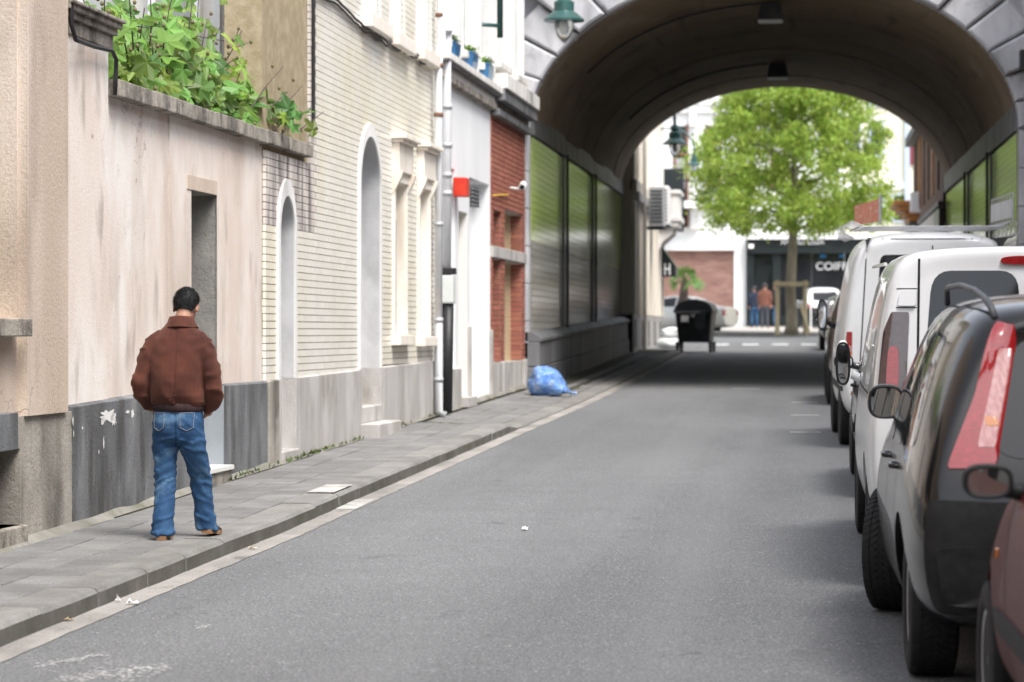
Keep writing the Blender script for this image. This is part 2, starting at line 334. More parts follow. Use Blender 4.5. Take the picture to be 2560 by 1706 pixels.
def slab_frame(Y, row):
    x = kx(Y) - .275 - .15 - row * .3
    z = zr(Y) + lerp(kh(Y), PV, min(1, (row + .5) / 4.5))
    tilt = math.atan((PV - kh(Y)) / 1.35)
    hd = math.atan2(kx(Y + 1) - kx(Y - 1), 2)
    return x, z, tilt, hd
cnt = 0; rest = MB()
for row in range(5):
    y = 12.2 + (row % 2) * .22 + (row * .37) % .2
    while y < 70.5:
        x, z, tl, hd = slab_frame(y, row)
        if x - .12 > lx(y):
            if y < 43.5 and cnt < 300 and not (row == 4 and y > 16):
                o = obj('slab', slab_me, pave); cnt += 1
                o.location = (x, y, z + random.uniform(-.003, .003))
                o.rotation_euler = (math.atan(S) + random.uniform(-.004, .004), tl + random.uniform(-.007, .007), -hd)
            else:
                rest.cur = random.random()
                dz = random.uniform(-.002, .002); rest.hexa([(x - .147, y - .222, z - .05), (x + .147, y - .222, z - .05), (x + .147, y + .222, z - .05), (x - .147, y + .222, z - .05),
                    (x - .147, y - .222, z - S * .222 + dz), (x + .147, y - .222, z - S * .222 + dz), (x + .147, y + .222, z + S * .222 + dz), (x - .147, y + .222, z + S * .222 + dz)])
        y += .45
rest.build('far_slab', MT['slab'], pave, kind='stuff')
y = 9.6
while y < 73:
    L = random.uniform(.92, 1.08); y1 = y + L - .008; m = MB()
    dz = random.uniform(-.004, .004); ring = []
    for yy in (y, (y + y1) / 2, y1):
        k, h, z = kx(yy) + random.uniform(-.006, .006), kh(yy) + dz, zr(yy)
        ring.append([(k - .27, yy, z - .1), (k - .27, yy, z + h), (k - .06, yy, z + h), (k - .025, yy, z + h - .008), (k - .006, yy, z + h - .03), (k, yy, z - .1)])
    q = [p for r_ in ring for p in r_]
    m.add(q, [(0, 1, 2, 3, 4, 5), (17, 16, 15, 14, 13, 12)] + [(s_ * 6 + i, s_ * 6 + i + 1, s_ * 6 + i + 7, s_ * 6 + i + 6) for s_ in range(2) for i in range(5)])
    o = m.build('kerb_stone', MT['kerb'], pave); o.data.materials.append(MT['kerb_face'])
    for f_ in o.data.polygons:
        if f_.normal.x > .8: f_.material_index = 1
    y += L
m = MB(); st = [8 + i * .25 for i in range(264)]
jit = [random.uniform(-.008, .008) for _ in st]
for i in range(len(st) - 1):
    y0, y1 = st[i], st[i + 1]
    m.add([(kx(y0) - .02, y0, zr(y0) + .004), (kx(y0) + .17 + jit[i], y0, zr(y0) + .004), (kx(y1) + .17 + jit[i + 1], y1, zr(y1) + .004), (kx(y1) - .02, y1, zr(y1) + .004)], [(0, 1, 2, 3)])
m.build('gutter', MT['gutter'], kind='structure')
# mortar fillet along the wall foot
m = MB(); random.seed(3); prev = None; y = 8.0
while y < 46.5:
    wd = .07 + .03 * noise.noise(Vector((0, y * 1.3, 0))) + (.03 if y < 20 else 0); hh = .035 + .02 * noise.noise(Vector((5, y * 1.7, 0)))
    x = wx(y); z = zr(y) + PV
    cur = [(x - .05, y, z + hh), (x + .02, y, z + hh), (x + wd * .6, y, z + hh * .45), (x + wd, y, z - .005)]
    if prev: m.add(prev + cur, [(i, i + 1, i + 5, i + 4) for i in range(3)])
    prev = cur; y += .12
m.build('mortar_fillet', MT['fillet'], pave, smooth=True)
# moss and weeds in the fillet
ms = MB(); MT['moss'] = mat('moss', (.07, .105, .03), (.10, .14, .04), rough=1, rnd=.25)
for _ in range(240):
    yy = random.choice([26.6, 27.6, 28.2, 24.4, 33, 36.3, 30]) + random.gauss(0, .45)
    x = wx(yy) + .05 + abs(random.gauss(0, .03)); z = zr(yy) + PV + .01; hgt = random.uniform(.015, .05); an = random.uniform(0, 6.3)
    ms.cur = random.random() + .01
    dx, dy = math.cos(an) * .012, math.sin(an) * .012; lx_, ly_ = random.gauss(0, .015), random.gauss(0, .015)
    ms.add([(x - dx, yy - dy, z), (x + dx, yy + dy, z), (x + lx_, yy + ly_, z + hgt)], [(0, 1, 2)])
ms.build('moss', MT['moss'], pave, kind='stuff')
# right pavement
rp = tag(obj('right_pavement', None), kind='structure')
m = MB()
for y0, y1 in zip(ys, ys[1:]):
    m.add([(2.62, y0, zr(y0) + .11), (3.7, y0, zr(y0) + .11), (3.7, y1, zr(y1) + .11), (2.62, y1, zr(y1) + .11)], [(0, 1, 2, 3)])
m.build('paving', MT['slab'], rp)
for i in range(80):
    y0 = -9 + i; m = MB()
    m.hexa([(2.45, y0, zr(y0) - .1), (2.63, y0, zr(y0) - .1), (2.63, y0 + .99, zr(y0 + 1) - .1), (2.45, y0 + .99, zr(y0 + 1) - .1),
            (2.47, y0, zr(y0) + .115), (2.63, y0, zr(y0) + .115), (2.63, y0 + .99, zr(y0 + 1) + .115), (2.47, y0 + .99, zr(y0 + 1) + .115)])
    m.build('kerb_stone', MT['kerb'], rp)
# road paint
def strip(px_pts, dz=.006):
    m = MB(); m.add([tuple(G(x, y) + Vector((0, 0, dz))) for x, y in px_pts], [tuple(range(len(px_pts)))]); return m
def rstrip(x0, x1, y0, y1, dz=.006):
    m = MB(); m.add([(x0, y0, zr(y0) + dz), (x1, y0, zr(y0) + dz), (x1, y1, zr(y1) + dz), (x0, y1, zr(y1) + dz)], [(0, 1, 2, 3)]); return m
mk = tag(obj('road_marking', None), kind='structure')
for a, b in ((1780, 1822), (1856, 1896), (1931, 1971), (2003, 2040), (2072, 2112)):
    p, q = G(a, 862), G(b, 862); rstrip(p.x, q.x, p.y - .9, p.y + .9).build('crossing_block', MT['white_paint'], mk)
for (x0, x1, yy) in ((1975, 2052, 1082), (1977, 2048, 1039), (1978, 2045, 1007), (1830, 1900, 973)):
    p, q = G(x0, yy), G(x1, yy); rstrip(p.x, q.x if yy > 980 else q.x, p.y - .07, p.y + .07).build('bay_line', MT['white_paint'], mk)
random.seed(9); m = MB()
for (x0, y0, x1, y1, th, n) in ((88, 1668, 265, 1636, 7, 260), (150, 1694, 425, 1666, 9, 420), (120, 1704, 320, 1690, 8, 200), (300, 1706, 420, 1668, 10, 120), (490, 1572, 527, 1562, 4, 60), (95, 1665, 300, 1655, 14, 60)):
    for _ in range(int(n * .45)):
        f = random.random(); q = G(lerp(x0, x1, f) + random.gauss(0, 5), lerp(y0, y1, f) + random.gauss(0, th * .5)); r_ = random.uniform(.003, .012); a0 = random.uniform(0, 6.3)
        m.add([(q.x + math.cos(a0 + k * 1.26) * r_ * random.uniform(.6, 1.6), q.y + math.sin(a0 + k * 1.26) * r_ * random.uniform(.8, 2.2), q.z + .003) for k in range(5)], [(0, 1, 2, 3, 4)])
MT['worn_white'] = mat('worn_white_paint', (.36, .36, .355), (.46, .46, .455), rough=.9, scale=8)
m.build('worn_paint', MT['worn_white'], mk, kind='stuff')
MT['faded_paint'] = mat('faded_paint', (.40, .39, .37), (.52, .51, .49), rough=.9, scale=5, layers=(((.25, .24, .225), (1, 1, 1), 4, .45, .62, .9),))
rstrip(kx(22) + .005, kx(22) + .17, 22.3, 23.3, .008).build('painted_gutter', MT['faded_paint'], mk)
m = MB(); y0, y1 = 22.45, 23.35
m.add([(kx(y0) - .26, y0, zr(y0) + PV + .012), (kx(y0) - .04, y0, zr(y0) + PV + .012), (kx(y1) - .04, y1, zr(y1) + PV + .012), (kx(y1) - .26, y1, zr(y1) + PV + .012)], [(0, 1, 2, 3)])
m.build('painted_kerb', MT['faded_paint'], mk)
# asphalt repairs
MT['patch'] = mat('asphalt_patch', (.108, .111, .116), (.145, .148, .152), rough=.9, scale=1.5, bump=.5, bscale=110, fine=.5, layers=(((.34, .345, .35), (1, 1, 1), 95, .62, .68, .6), ((.035, .036, .038), (1, 1, 1), 120, .58, .68, .8)))

# ================================================================== left house row
def facade(t0, t1, z0, z1, nf, ops, dep, back=.35, z0f=None):
    m = MB()
    ts = sorted({t0, t1, *[o[0] for o in ops], *[o[1] for o in ops]}); zs = sorted({z0, z1, *[o[2] for o in ops], *[o[3] for o in ops]})
    ts = [t for t in ts if t0 <= t <= t1]; zs = [z for z in zs if z0 <= z <= z1]
    for a, b in zip(ts, ts[1:]):
        for c, d in zip(zs, zs[1:]):
            tm, zm = (a + b) / 2, (c + d) / 2
            if any(o[0] < tm < o[1] and o[2] < zm < o[3] for o in ops): continue
            m.add([P(a, nf, c), P(b, nf, c), P(b, nf, d), P(a, nf, d)], [(0, 1, 2, 3)])
    for a, b, c, d in [o[:4] for o in ops]:
        n1 = nf - dep
        for q in ([P(a, nf, c), P(a, nf, d), P(a, n1, d), P(a, n1, c)], [P(b, nf, c), P(b, n1, c), P(b, n1, d), P(b, nf, d)],
                  [P(a, nf, d), P(b, nf, d), P(b, n1, d), P(a, n1, d)], [P(a, nf, c), P(a, n1, c), P(b, n1, c), P(b, nf, c)]):
            m.add(q, [(0, 1, 2, 3)])
    n1 = nf - back
    for q in ([P(t0, nf, z0), P(t0, n1, z0), P(t0, n1, z1), P(t0, nf, z1)], [P(t1, nf, z0), P(t1, nf, z1), P(t1, n1, z1), P(t1, n1, z0)],
              [P(t0, nf, z1), P(t1, nf, z1), P(t1, n1, z1), P(t0, n1, z1)]):
        m.add(q, [(0, 1, 2, 3)])
    return m
def wave_cable(name, pts, r, parent, m_=None, sag=0.0, mt='black_metal'):
    m = MB(); out = []
    for (p, q) in zip(pts, pts[1:]):
        p, q = Vector(p), Vector(q); n = max(2, int((q - p).length / .12))
        for i in range(n):
            f = i / n; out.append(p.lerp(q, f) + Vector((0, 0, sag * noise.noise(p.lerp(q, f) * 3.0))))
    out.append(Vector(pts[-1])); m.tube(out, r, 6); return m.build(name, MT[mt], parent, smooth=True)
def base(t, n=0.0): return Vector(P(t, n, zr(t) + PV))

# ---- A: tan rendered house at the left edge
tA0, tA1 = 9.0, WT(158)
tWin, zSill = WT(54), WZ(40, 797)
A = thing('corner_house', base(15), 'tan rendered house at the left edge with green window frame and basement opening', 'house')
zL1, zL0 = WZ(30, 1031), WZ(30, 1124)
pl_top = WZ(110, 1035)
facade(tA0, tA1, pl_top, 7.5, -.03, [(tA0 + 5, tWin, zSill, 4.6)], .26).build('wall', MT['render_tan'], A)
m = MB(); m.wbox(WT(56), tA1, -.03, .035, pl_top, 7.5); m.build('pilaster', MT['render_tan'], A)
B1(tA0 + 5, WT(82, .1), -.1, .10, zSill - .115, zSill).build('window_sill', MT['coping'], A, bevel=.008)
MT['green_paint'] = mat('dark_green_paint', (.02, .09, .03), rough=.4)
fr = B1(tWin - .09, tWin, -.28, -.2, zSill, 4.6).build('window_frame', MT['green_paint'], A)
B1(tA0 + 5, tWin - .09, -.3, -.26, zSill, 4.6).build('window_pane', MT['dark_glass'], A)
zg = zr(tWin) + PV
tB = WT(46)
facade(tA0, WT(176), zg - .3, pl_top, .01, [(tA0 + 5, tB, zg + .12, zL0)], .22).build('plinth', MT['plinth_tan'], A)
B1(tA0 + 5, WT(50, .06), -.05, .05, zL0, zL1).build('basement_lintel', MT['plinth_blue'], A, bevel=.006)
B1(tA0 + 5, tB + .02, -.2, .06, zg - .1, zg + .12).build('basement_sill', MT['coping'], A, bevel=.01)
for k in range(5):
    t = WT(8) - k * .22; m = MB(); m.tube([P(t, -.08, zg + .1), P(t, -.08, zL0 + .02)], .012, 6); m.build('bar', MT['green_paint'], A)
B1(tA0 + 5, tB, -.24, -.21, zg + .1, zL0).build('basement_back', MT['dark_grey'], A)
# ---- B: garden wall
Bw = thing('garden_wall', base(23), 'pink rendered garden wall with weathered stone coping and blue grey plinth behind the walking man', 'wall')
zCap0, zCap1 = WZ(281, 239), WZ(283, 197)
zPier = WZ(200, 92)
tJ0, tJ1 = WT(281), WT(434)
tBr = WT(664)
dz_t0, dz_t1, dz_z1 = WT(489), WT(553), WZ(489, 476)
plB = 1.30
facade(tA1, tJ0, plB - .06, zPier, -.03, [], .2, .6).build('pier', MT['render_pink'], Bw)
facade(tJ0, tJ1 - .012, plB - .05, zCap0, -.045, [], .2).build('render_panel', MT['render_pink'], Bw)
facade(tJ1 + .012, tBr, plB - .05, zCap0, -.035, [(dz_t0, dz_t1, 0, dz_z1)], .02).build('render_panel', MT['render_pink'], Bw)
m = MB(); m.wbox(tJ1 - .02, tJ1 + .02, -.3, -.09, plB, zCap0); m.build('joint_strip', MT['old_concrete'], Bw)
# doorway: jambs, lintel, infill, step
m = MB()
for k in range(14):                               # rough broken jamb on the far side
    za, zb_ = lerp(.6, dz_z1, k / 14), lerp(.6, dz_z1, (k + 1) / 14)
    m.wbox(dz_t1, dz_t1 + .03, -.42, -.037 + .0, za, zb_)
m.build('door_jamb', MT['old_concrete'], Bw)
B1(dz_t0 - .03, dz_t0, -.42, -.037, .5, dz_z1).build('door_jamb', MT['old_concrete'], Bw)
B1(dz_t0 - .03, dz_t1 + .03, -.42, -.037, dz_z1, dz_z1 + .03).build('door_head', MT['old_concrete'], Bw)
B1(WT(478), WT(551), -.036, -.027, dz_z1 + .005, WZ(478, 437)).build('door_lintel', MT['render_tan'], Bw)
B1(dz_t0, dz_t1, -.45, -.42, .5, dz_z1).build('door', MT['old_concrete'], Bw)
zstep = zr(dz_t1) + PV
B1(dz_t0 - .02, dz_t1 + .0, -.4, .09, zstep - .1, zstep + .10).build('door_step', MT['plinth_tan'], Bw)
B1(dz_t0 - .03, dz_t1 + .012, -.4, .11, zstep + .10, zstep + .135).build('step_slab', MT['white_plaster'], Bw)
# pier cornice
zc = zPier
for (dz0, dz1, pr) in ((0, .10, .02), (.10, .15, .05), (.15, .19, .085), (.19, .215, .11)):
    B1(tA1 + .0, WT(281) + .06 + pr * .4, -.6, -.03 + pr, zc + dz0, zc + dz1).build('cornice', MT['coping'], Bw, bevel=.006)
# coping stones
tE = WT(784, .06); ed = [tJ0 + .03 + (tE - tJ0 - .03) * i / 7 for i in range(8)]
for a, b in zip(ed, ed[1:]):
    dz = random.uniform(-.004, .004)
    B1(a, b - .008, -.33, .055 + random.uniform(-.004, .004), zCap0 + dz, zCap1 + dz).build('coping_stone', MT['coping'], Bw, bevel=.008)
# plinth panels
def plinth(parent, t0, t1, zt, n, mt, ztop2=None, name='plinth'):
    z0, z1 = zr(t0) + PV - .1, zr(t1) + PV - .1
    zt2 = zt if ztop2 is None else ztop2
    m = MB(); m.hexa([P(t0, -.1, z0), P(t0, n, z0), P(t1, n, z1), P(t1, -.1, z1), P(t0, -.1, zt + .03), P(t0, n, zt), P(t1, n, zt2), P(t1, -.1, zt2 + .03)])
    return m.build(name, MT[mt], parent, bevel=.006)
plinth(Bw, WT(176), WT(390), WZ(178, 1018), .02, 'plinth_blue', plB)
plinth(Bw, WT(390) + .01, dz_t0 - .03, plB, .012, 'plinth_blue')
plinth(Bw, dz_t1 + .03, tBr, plB + .02, .02, 'plinth_blue', WZ(664, 957))
B1(dz_t1 - .012, dz_t1 + .03, -.36, .018, zstep + .13, plB + .02).build('jamb_return', MT['pale_blue_plaster'], Bw)
# peeled paint patches on the plinth
m = MB(); random.seed(11)
for (cx_, cy_, w_, h_) in ((268, 1040, 34, 13), (282, 1047, 14, 15), (256, 1052, 9, 10), (330, 1034, 7, 10), (258, 1108, 3, 13), (205, 1070, 3, 4), (246, 1130, 2, 5), (181, 1052, 3, 12), (183, 1085, 2, 8), (318, 1030, 10, 4)):
    t, z = WT(cx_, .02), WZ(cx_, cy_, .02); hw_, hh_ = abs(WT(cx_ + w_ / 2) - WT(cx_ - w_ / 2)) / 2, h_ / F * t
    out = []
    for i in range(44):
        a = 2 * pi * i / 44; q = 1 + .7 * noise.noise(Vector((cx_, math.cos(a) * 2.2, math.sin(a) * 2.2))) + .4 * noise.noise(Vector((cy_, math.cos(a) * 6, math.sin(a) * 6))) + random.uniform(-.12, .12)
        out.append(P(t + math.cos(a) * hw_ * q, .0235, z + math.sin(a) * hh_ * q))
    m.add(out, [tuple(range(44))])
m.build('peeled_patch', MT['white_plaster'], Bw)
wave_cable('cable', [P(WT(160), .05, 5.5), P(WT(161), .05, WZ(161, 60)), P(WT(168), .06, WZ(168, 100)), P(WT(225), .03, WZ(225, 117)), P(WT(270), .03, WZ(270, 127)), P(WT(281), .03, WZ(281, 150)), P(WT(281), .02, WZ(281, 238))], .016, Bw)

# ---- C: cream glazed-brick house
Cw = thing('cream_brick_house', base(31), 'cream glazed brick house with pointed arch doors and roller shutters', 'house')
tC1 = WT(1092); zTop = 8.2
tCorner = WT(776)
plC0, plC1 = WZ(735, 948), WZ(1080, 903)
def plc(t): return lerp(plC0, plC1, (t - tBr) / (tC1 - tBr))
arches = []
def arch(pxl, pxr, pyt, pys, wpx):
    a, b = WT(pxl), WT(pxr); c = (a + b) / 2; zt, zs_ = WZ((pxl + pxr) / 2, pyt), WZ((pxl + pxr) / 2, pys)
    arches.append((c, (b - a) / 2, zs_, zt, wpx)); return arches[-1]
arch(697, 733, 490, 585, .10)
arch(899, 948, 342, 470, .09)
def half(A_, z, g=0.0):
    c, hw, zs_, zt, wd = A_
    if z <= zs_: return hw + g
    q = (z - zs_) / (zt - zs_ + g * 1.6)
    return (hw + g) * math.sqrt(max(0, 1 - q * q)) if q < 1 else 0
wins = []
for (a, b, yt, yb) in ((984, 1012, 455, 838), (1046, 1070, 470, 842)):
    wins.append((WT(a), WT(b), WZ(a, yb), WZ(a, yt)))
ups = []
for (a, b, yb) in ((907, 952, 33), (974, 1012, 80), (1040, 1077, 118)):
    ups.append((WT(a), WT(b), WZ(a, yb), 7.4))
ops = [(c - hw - wd * .6, c + hw + wd * .6, .3, zt + wd * .6) for c, hw, zs_, zt, wd in arches] + wins + ups
facade(tBr, tC1, .3, zTop, -.035, ops, .3).build('wall', MT['cream_mortar'], Cw)
# bricks
CH, BL = .0685, .225
rows = int((6.9 - plC0) / CH)
items = []
for r_ in range(rows):
    z0 = plC0 + .01 + r_ * CH; z1 = z0 + CH - .0075; zm = (z0 + z1) / 2
    t = tBr + .004 - (BL / 2 if r_ % 2 else 0)
    while t < tC1:
        a, b = max(t, tBr + .004), min(t + BL - .0025, tC1 - .02); t += BL
        if zm > zCap0 - .02 and a < tCorner: a = max(a, tCorner)
        if b - a < .03 or z0 < plc(a) - .03: continue
        segs = [(a, b)]
        for A_ in arches:
            if zm > A_[3] + A_[4]: continue
            h = half(A_, zm, A_[4] * .7); lo, hi = A_[0] - h, A_[0] + h
            segs = [s2 for (p_, q_) in segs for s2 in ((p_, min(q_, lo)), (max(p_, hi), q_)) if s2[1] - s2[0] > .015]
        for (p2, q2, zz0, zz1) in wins + ups:
            if zz0 - .02 < zm < zz1: segs = [s2 for (p_, q_) in segs for s2 in ((p_, min(q_, p2 - .002)), (max(p_, q2 + .002), q_)) if s2[1] - s2[0] > .015]
        for s2 in segs: items.append((*s2, z0, z1))
soot = lambda a, z: a < tCorner + .1 and z > 2.75
items.sort(key=lambda q: q[0] + (0 if q[3] < 3.6 else 3))
full_me = {}
restm = {False: MB(), True: MB()}; nb = 0
for (a, b, z0, z1) in items:
    k = soot(a, z0)
    if nb < 300:
        key = (round(b - a, 3), k)
        if key not in full_me:
            mm = MB(); L_ = (b - a) / 2; mm.hexa([(-.03, -L_, 0), (0, -L_, 0), (0, L_, 0), (-.03, L_, 0), (-.03, -L_, z1 - z0), (0, -L_, z1 - z0), (0, L_, z1 - z0), (-.03, L_, z1 - z0)])
            full_me[key] = mm.mesh('brick', MT['soot_brick' if k else 'cream_brick'])
        o = obj('brick', full_me[key], Cw); p = Vector(P((a + b) / 2, random.uniform(-.0015, .0015), z0)) - world_loc(Cw)
        o.location = p; o.rotation_euler = (0, 0, -math.atan(WS)); nb += 1
    else:
        mm = restm[k]; mm.cur = random.random() + .001; mm.wbox(a, b, -.03, random.uniform(-.0015, .0015), z0, z1)
restm[False].build('far_brick', MT['cream_brick'], Cw, kind='stuff')
if restm[True].v: restm[True].build('sooty_brick', MT['soot_brick'], Cw, kind='stuff')
# arch surrounds and doors
for ai, A_ in enumerate(arches):
    c, hw, zs_, zt, wd = A_; zb = plc(c) + .0
    def prof(g):
        pts = [(c - hw - g, zb)]
        for i in range(25):
            q = math.cos(pi * i / 24) ; zz = zs_ + (zt + g * 1.6 - zs_) * math.sin(pi * i / 24)
            pts.append((c - (hw + g) * q, zz))
        pts.append((c + hw + g, zb)); return pts
    pi_, po = prof(0), prof(wd); m = MB(); n = len(pi_)
    rv = MB(); rv.add([P(t, -.33, z) for t, z in pi_] + [P(t, .005, z) for t, z in pi_], [(i, i + 1, n + i + 1, n + i) for i in range(n - 1)]); rv.build('arch_reveal', MT['grey_plaster'], Cw, angle=40)  # reveal coloured grey for its dirt and for the shade inside the arch
    for (na, nb_) in ((.005, .022),):
        vs_ = [P(t, na, z) for t, z in pi_] + [P(t, nb_, z) for t, z in pi_] + [P(t, nb_, z) for t, z in po] + [P(t, -.03, z) for t, z in po]
        m.add(vs_, [(k * n + i, k * n + i + 1, (k + 1) * n + i + 1, (k + 1) * n + i) for k in range(3) for i in range(n - 1)])
    m.build('arch_surround', MT['white_plaster'], Cw, angle=40)
    m = MB(); q = prof(.02); m.add([P(t, -.30, z) for t, z in q], [tuple(range(len(q)))])
    d = m.build('door', MT['grey_plaster'], Cw)
    # stone door base, step
    zp = zr(c) + PV
    for sgn in (-1, 1):
        t0_, t1_ = sorted((c + sgn * hw, c + sgn * (hw + wd + .02)))
        B1(t0_, t1_, -.33, .03, zp - .1, plc(c) + .01).build('door_base', MT['plinth_pale'], Cw, bevel=.006)
    B1(c - hw, c + hw, -.30, -.26, zp, plc(c) + .02).build('door_panel', MT['plinth_pale'], Cw)
    if ai == 0:
        B1(c - hw - .04, c + hw + .04, -.33, .06, zp - .1, zp + .10).build('step', MT['plinth_pale'], Cw, bevel=.012)
    else:
        B1(c - hw, c + hw + .02, -.33, .03, zp + .14, zp + .32).build('step', MT['plinth_pale'], Cw, bevel=.01)
        B1(c - hw - .12, c + hw + .10, -.2, .24, zp - .1, zp + .14).build('step', MT['plinth_pale'], Cw, bevel=.012)
# ground-floor windows
slat_me = {}
def shutter(parent, t0, t1, z0, z1, n):
    k = 0; z = z1
    key = round(t1 - t0, 3)
    if key not in slat_me:
        mm = MB(); L_ = (t1 - t0) / 2; mm.prism([(-.012, 0), (.006, .008), (.006, .04), (-.012, .046)], lambda a, b, d: (a, d, b), -L_, L_); slat_me[key] = mm.mesh('slat', MT['shutter'])
    sh = B1(t0, t1, n - .03, n - .02, z0, z1).build('shutter', MT['shutter'], parent)
    while z - .05 > z0:
        z -= .05; o = obj('slat', slat_me[key], sh); o.location = Vector(P((t0 + t1) / 2, n, z)) - world_loc(sh); o.rotation_euler = (0, 0, -math.atan(WS))
for wi, (a, b, z0, z1) in enumerate(wins):
    for (p, q) in ((a - .09, a), (b, b + .09)): B1(p, q, -.05, .03, z0, z1).build('window_jamb', MT['cream_paint'], Cw, bevel=.008)
    B1(a - .16, b + .16, -.08, .11, z0 - .12, z0).build('window_sill', MT['cream_paint'], Cw, bevel=.008)
    B1(a - .10, b + .10, -.05, .05, z1, z1 + .12).build('window_head', MT['cream_paint'], Cw, bevel=.006)
    B1(a - .10, b + .10, -.05, .09, z1 + .12, z1 + .46).build('pediment', MT['cream_paint'], Cw, bevel=.008)
    B1(a - .13, b + .13, -.05, .14, z1 + .46, z1 + .50).build('pediment', MT['cream_paint'], Cw, bevel=.006)
    B1(a - .17, b + .17, -.05, .18, z1 + .50, z1 + .56).build('pediment', MT['cream_paint'], Cw, bevel=.008)
    for tt in (a - .06, b + .06):
        m = MB(); m.prism([(0, z1 + .12), (.13, z1 + .12), (.10, z1 + .03), (.035, z1 - .1), (0, z1 - .16)], lambda q, z, d: P(tt + d, q, z), -.05, .05); m.build('console', MT['cream_paint'], Cw, bevel=.005)
    B1(b - .014, b + .001, -.3, .0, z0, z1).build('window_reveal', MT['cream_paint'], Cw); B1(a, b, -.3, .0, z1 - .014, z1 + .001).build('window_reveal', MT['cream_paint'], Cw); B1(a, b, -.3, .0, z0 - .001, z0 + .01).build('window_reveal', MT['cream_paint'], Cw)
    if wi == 0:
        shutter(Cw, a, b, z1 - .42, z1, -.12)
        B1(a, b, -.26, -.24, z0, z1 - .4).build('window_pane', MT['curtain'], Cw)
        B1(b - .05, b, -.24, -.10, z0, z1 - .42).build('shutter_guide', MT['dark_grey'], Cw)
    else: shutter(Cw, a, b, z0 + .02, z1, -.10)
for (a, b, z0, z1) in ups:
    B1(a - .12, b + .12, -.1, .13, z0 - .16, z0).build('window_sill', MT['cream_paint'], Cw, bevel=.01)
    B1(a, b, -.18, -.14, z0, z1).build('blind', MT['white_plaster'], Cw)
    for (p, q) in ((a - .02, a + .05), (b - .05, b + .02)): B1(p, q, -.16, -.04, z0, z1).build('window_frame', MT['white'], Cw)
# plinth panels of C
def split_plinth(t0, t1, nseg, mt):
    for i in range(nseg):
        a, b = lerp(t0, t1, i / nseg), lerp(t0, t1, (i + 1) / nseg) - .006
        plinth(Cw, a, b, plc(a), .035, mt, plc(b))
split_plinth(tBr + .002, arches[0][0] - arches[0][1] - arches[0][4] - .03, 1, 'plinth_tan')
split_plinth(arches[0][0] + arches[0][1] + arches[0][4] + .03, arches[1][0] - arches[1][1] - arches[1][4] - .03, 3, 'plinth_pale')
split_plinth(arches[1][0] + arches[1][1] + arches[1][4] + .03, tC1, 4, 'plinth_pale')
# cornice out of frame, gable side wall to the garden, downpipes, cables
B1(tCorner - .05, tC1, -.35, .25, zTop, zTop + .25).build('eaves', MT['cream_paint'], Cw)
MT['side_render'] = mat('stained_side_render', (.36, .34, .305), (.46, .435, .395), rough=.95, scale=1.2, bump=.3, bscale=20, fine=.2, layers=(((.12, .112, .10), (1.1, 1, .7), 1.3, .46, .64, .85), ((.52, .49, .45), (1.4, 1, .6), 1.8, .56, .72, .5)))
sx0, sx1 = atY(546, 200, tCorner).x, wx(tCorner) - .03
m = MB(); m.box(sx0, sx1, tCorner, tCorner + .3, 2.6, 8.2); m.build('gable_side', MT['side_render'], Cw)
m = MB(); m.box(sx0 - .06, sx0 + .02, tCorner - .03, tCorner + .1, 2.6, 8.2); m.build('corner_strip', MT['white_plaster'], Cw)
xp = atY(657, 200, tCorner - .08).x
m = MB(); m.tube([(xp, tCorner - .08, 4.75), (xp, tCorner - .08, 8)], .045, 12); m.build('downpipe', MT['pipe_blue'], Cw, smooth=True)
m = MB(); m.tube([(xp, tCorner - .08, 2.6), (xp, tCorner - .08, 4.75)], .042, 12); m.build('downpipe', MT['pipe_white'], Cw, smooth=True)
m = MB(); m.tube([(xp, tCorner - .08, 4.66), (xp, tCorner - .08, 4.76)], .055, 12); m.build('pipe_collar', MT['rust'], Cw, smooth=True)
wave_cable('cable', [P(tCorner + .06, .02, 7.5), P(tCorner + .06, .02, WZ(777, 338))], .018, Cw)
cab = [(782, -20), (840, 20), (905, 78), (960, 112), (1010, 132), (1050, 160), (1086, 172)]
for dn, dz in ((.03, 0), (.05, .03), (.03, .05)):
    wave_cable('cable', [P(WT(x), dn, WZ(x, y) + dz) for x, y in cab], .013, Cw, sag=.05)
def pipe(name, pts, r, mt, parent, n=10):
    m = MB(); m.tube([P(WT(x, nn), nn, WZ(x, y, nn)) for x, y, nn in pts], r, n); return m.build(name, MT[mt], parent, smooth=True)
tp = WT(1097, .1)
pz = lambda px, py: WZ(px, py, .1)
zA_, zB_ = pz(1098, 95), pz(1098, 165)
m = MB(); m.tube([P(tp + .12, .12, 8), P(tp + .12, .12, zA_), P(tp - .02, .10, zB_), P(tp - .02, .10, pz(1092, 800))], .05, 12); m.build('downpipe', MT['pipe_white'], Cw, smooth=True)
m = MB(); m.tube([P(tp - .02, .10, pz(1092, 800)), P(tp - .02, .10, pz(1090, 1030)), P(tp, .18, pz(1092, 1040))], .055, 12); m.build('downpipe', MT['zinc'], Cw, smooth=True)
for zz in (zA_ + .3, zB_, pz(1092, 285), pz(1092, 560), pz(1092, 800), pz(1092, 950)):
    m = MB(); m.tube([P(tp - (.02 if zz < zA_ else -.12), .10, zz - .025), P(tp - (.02 if zz < zA_ else -.12), .10, zz + .025)], .064, 12); m.build('pipe_bracket', MT['rust' if zz > 3.5 else 'zinc'], Cw, smooth=True)
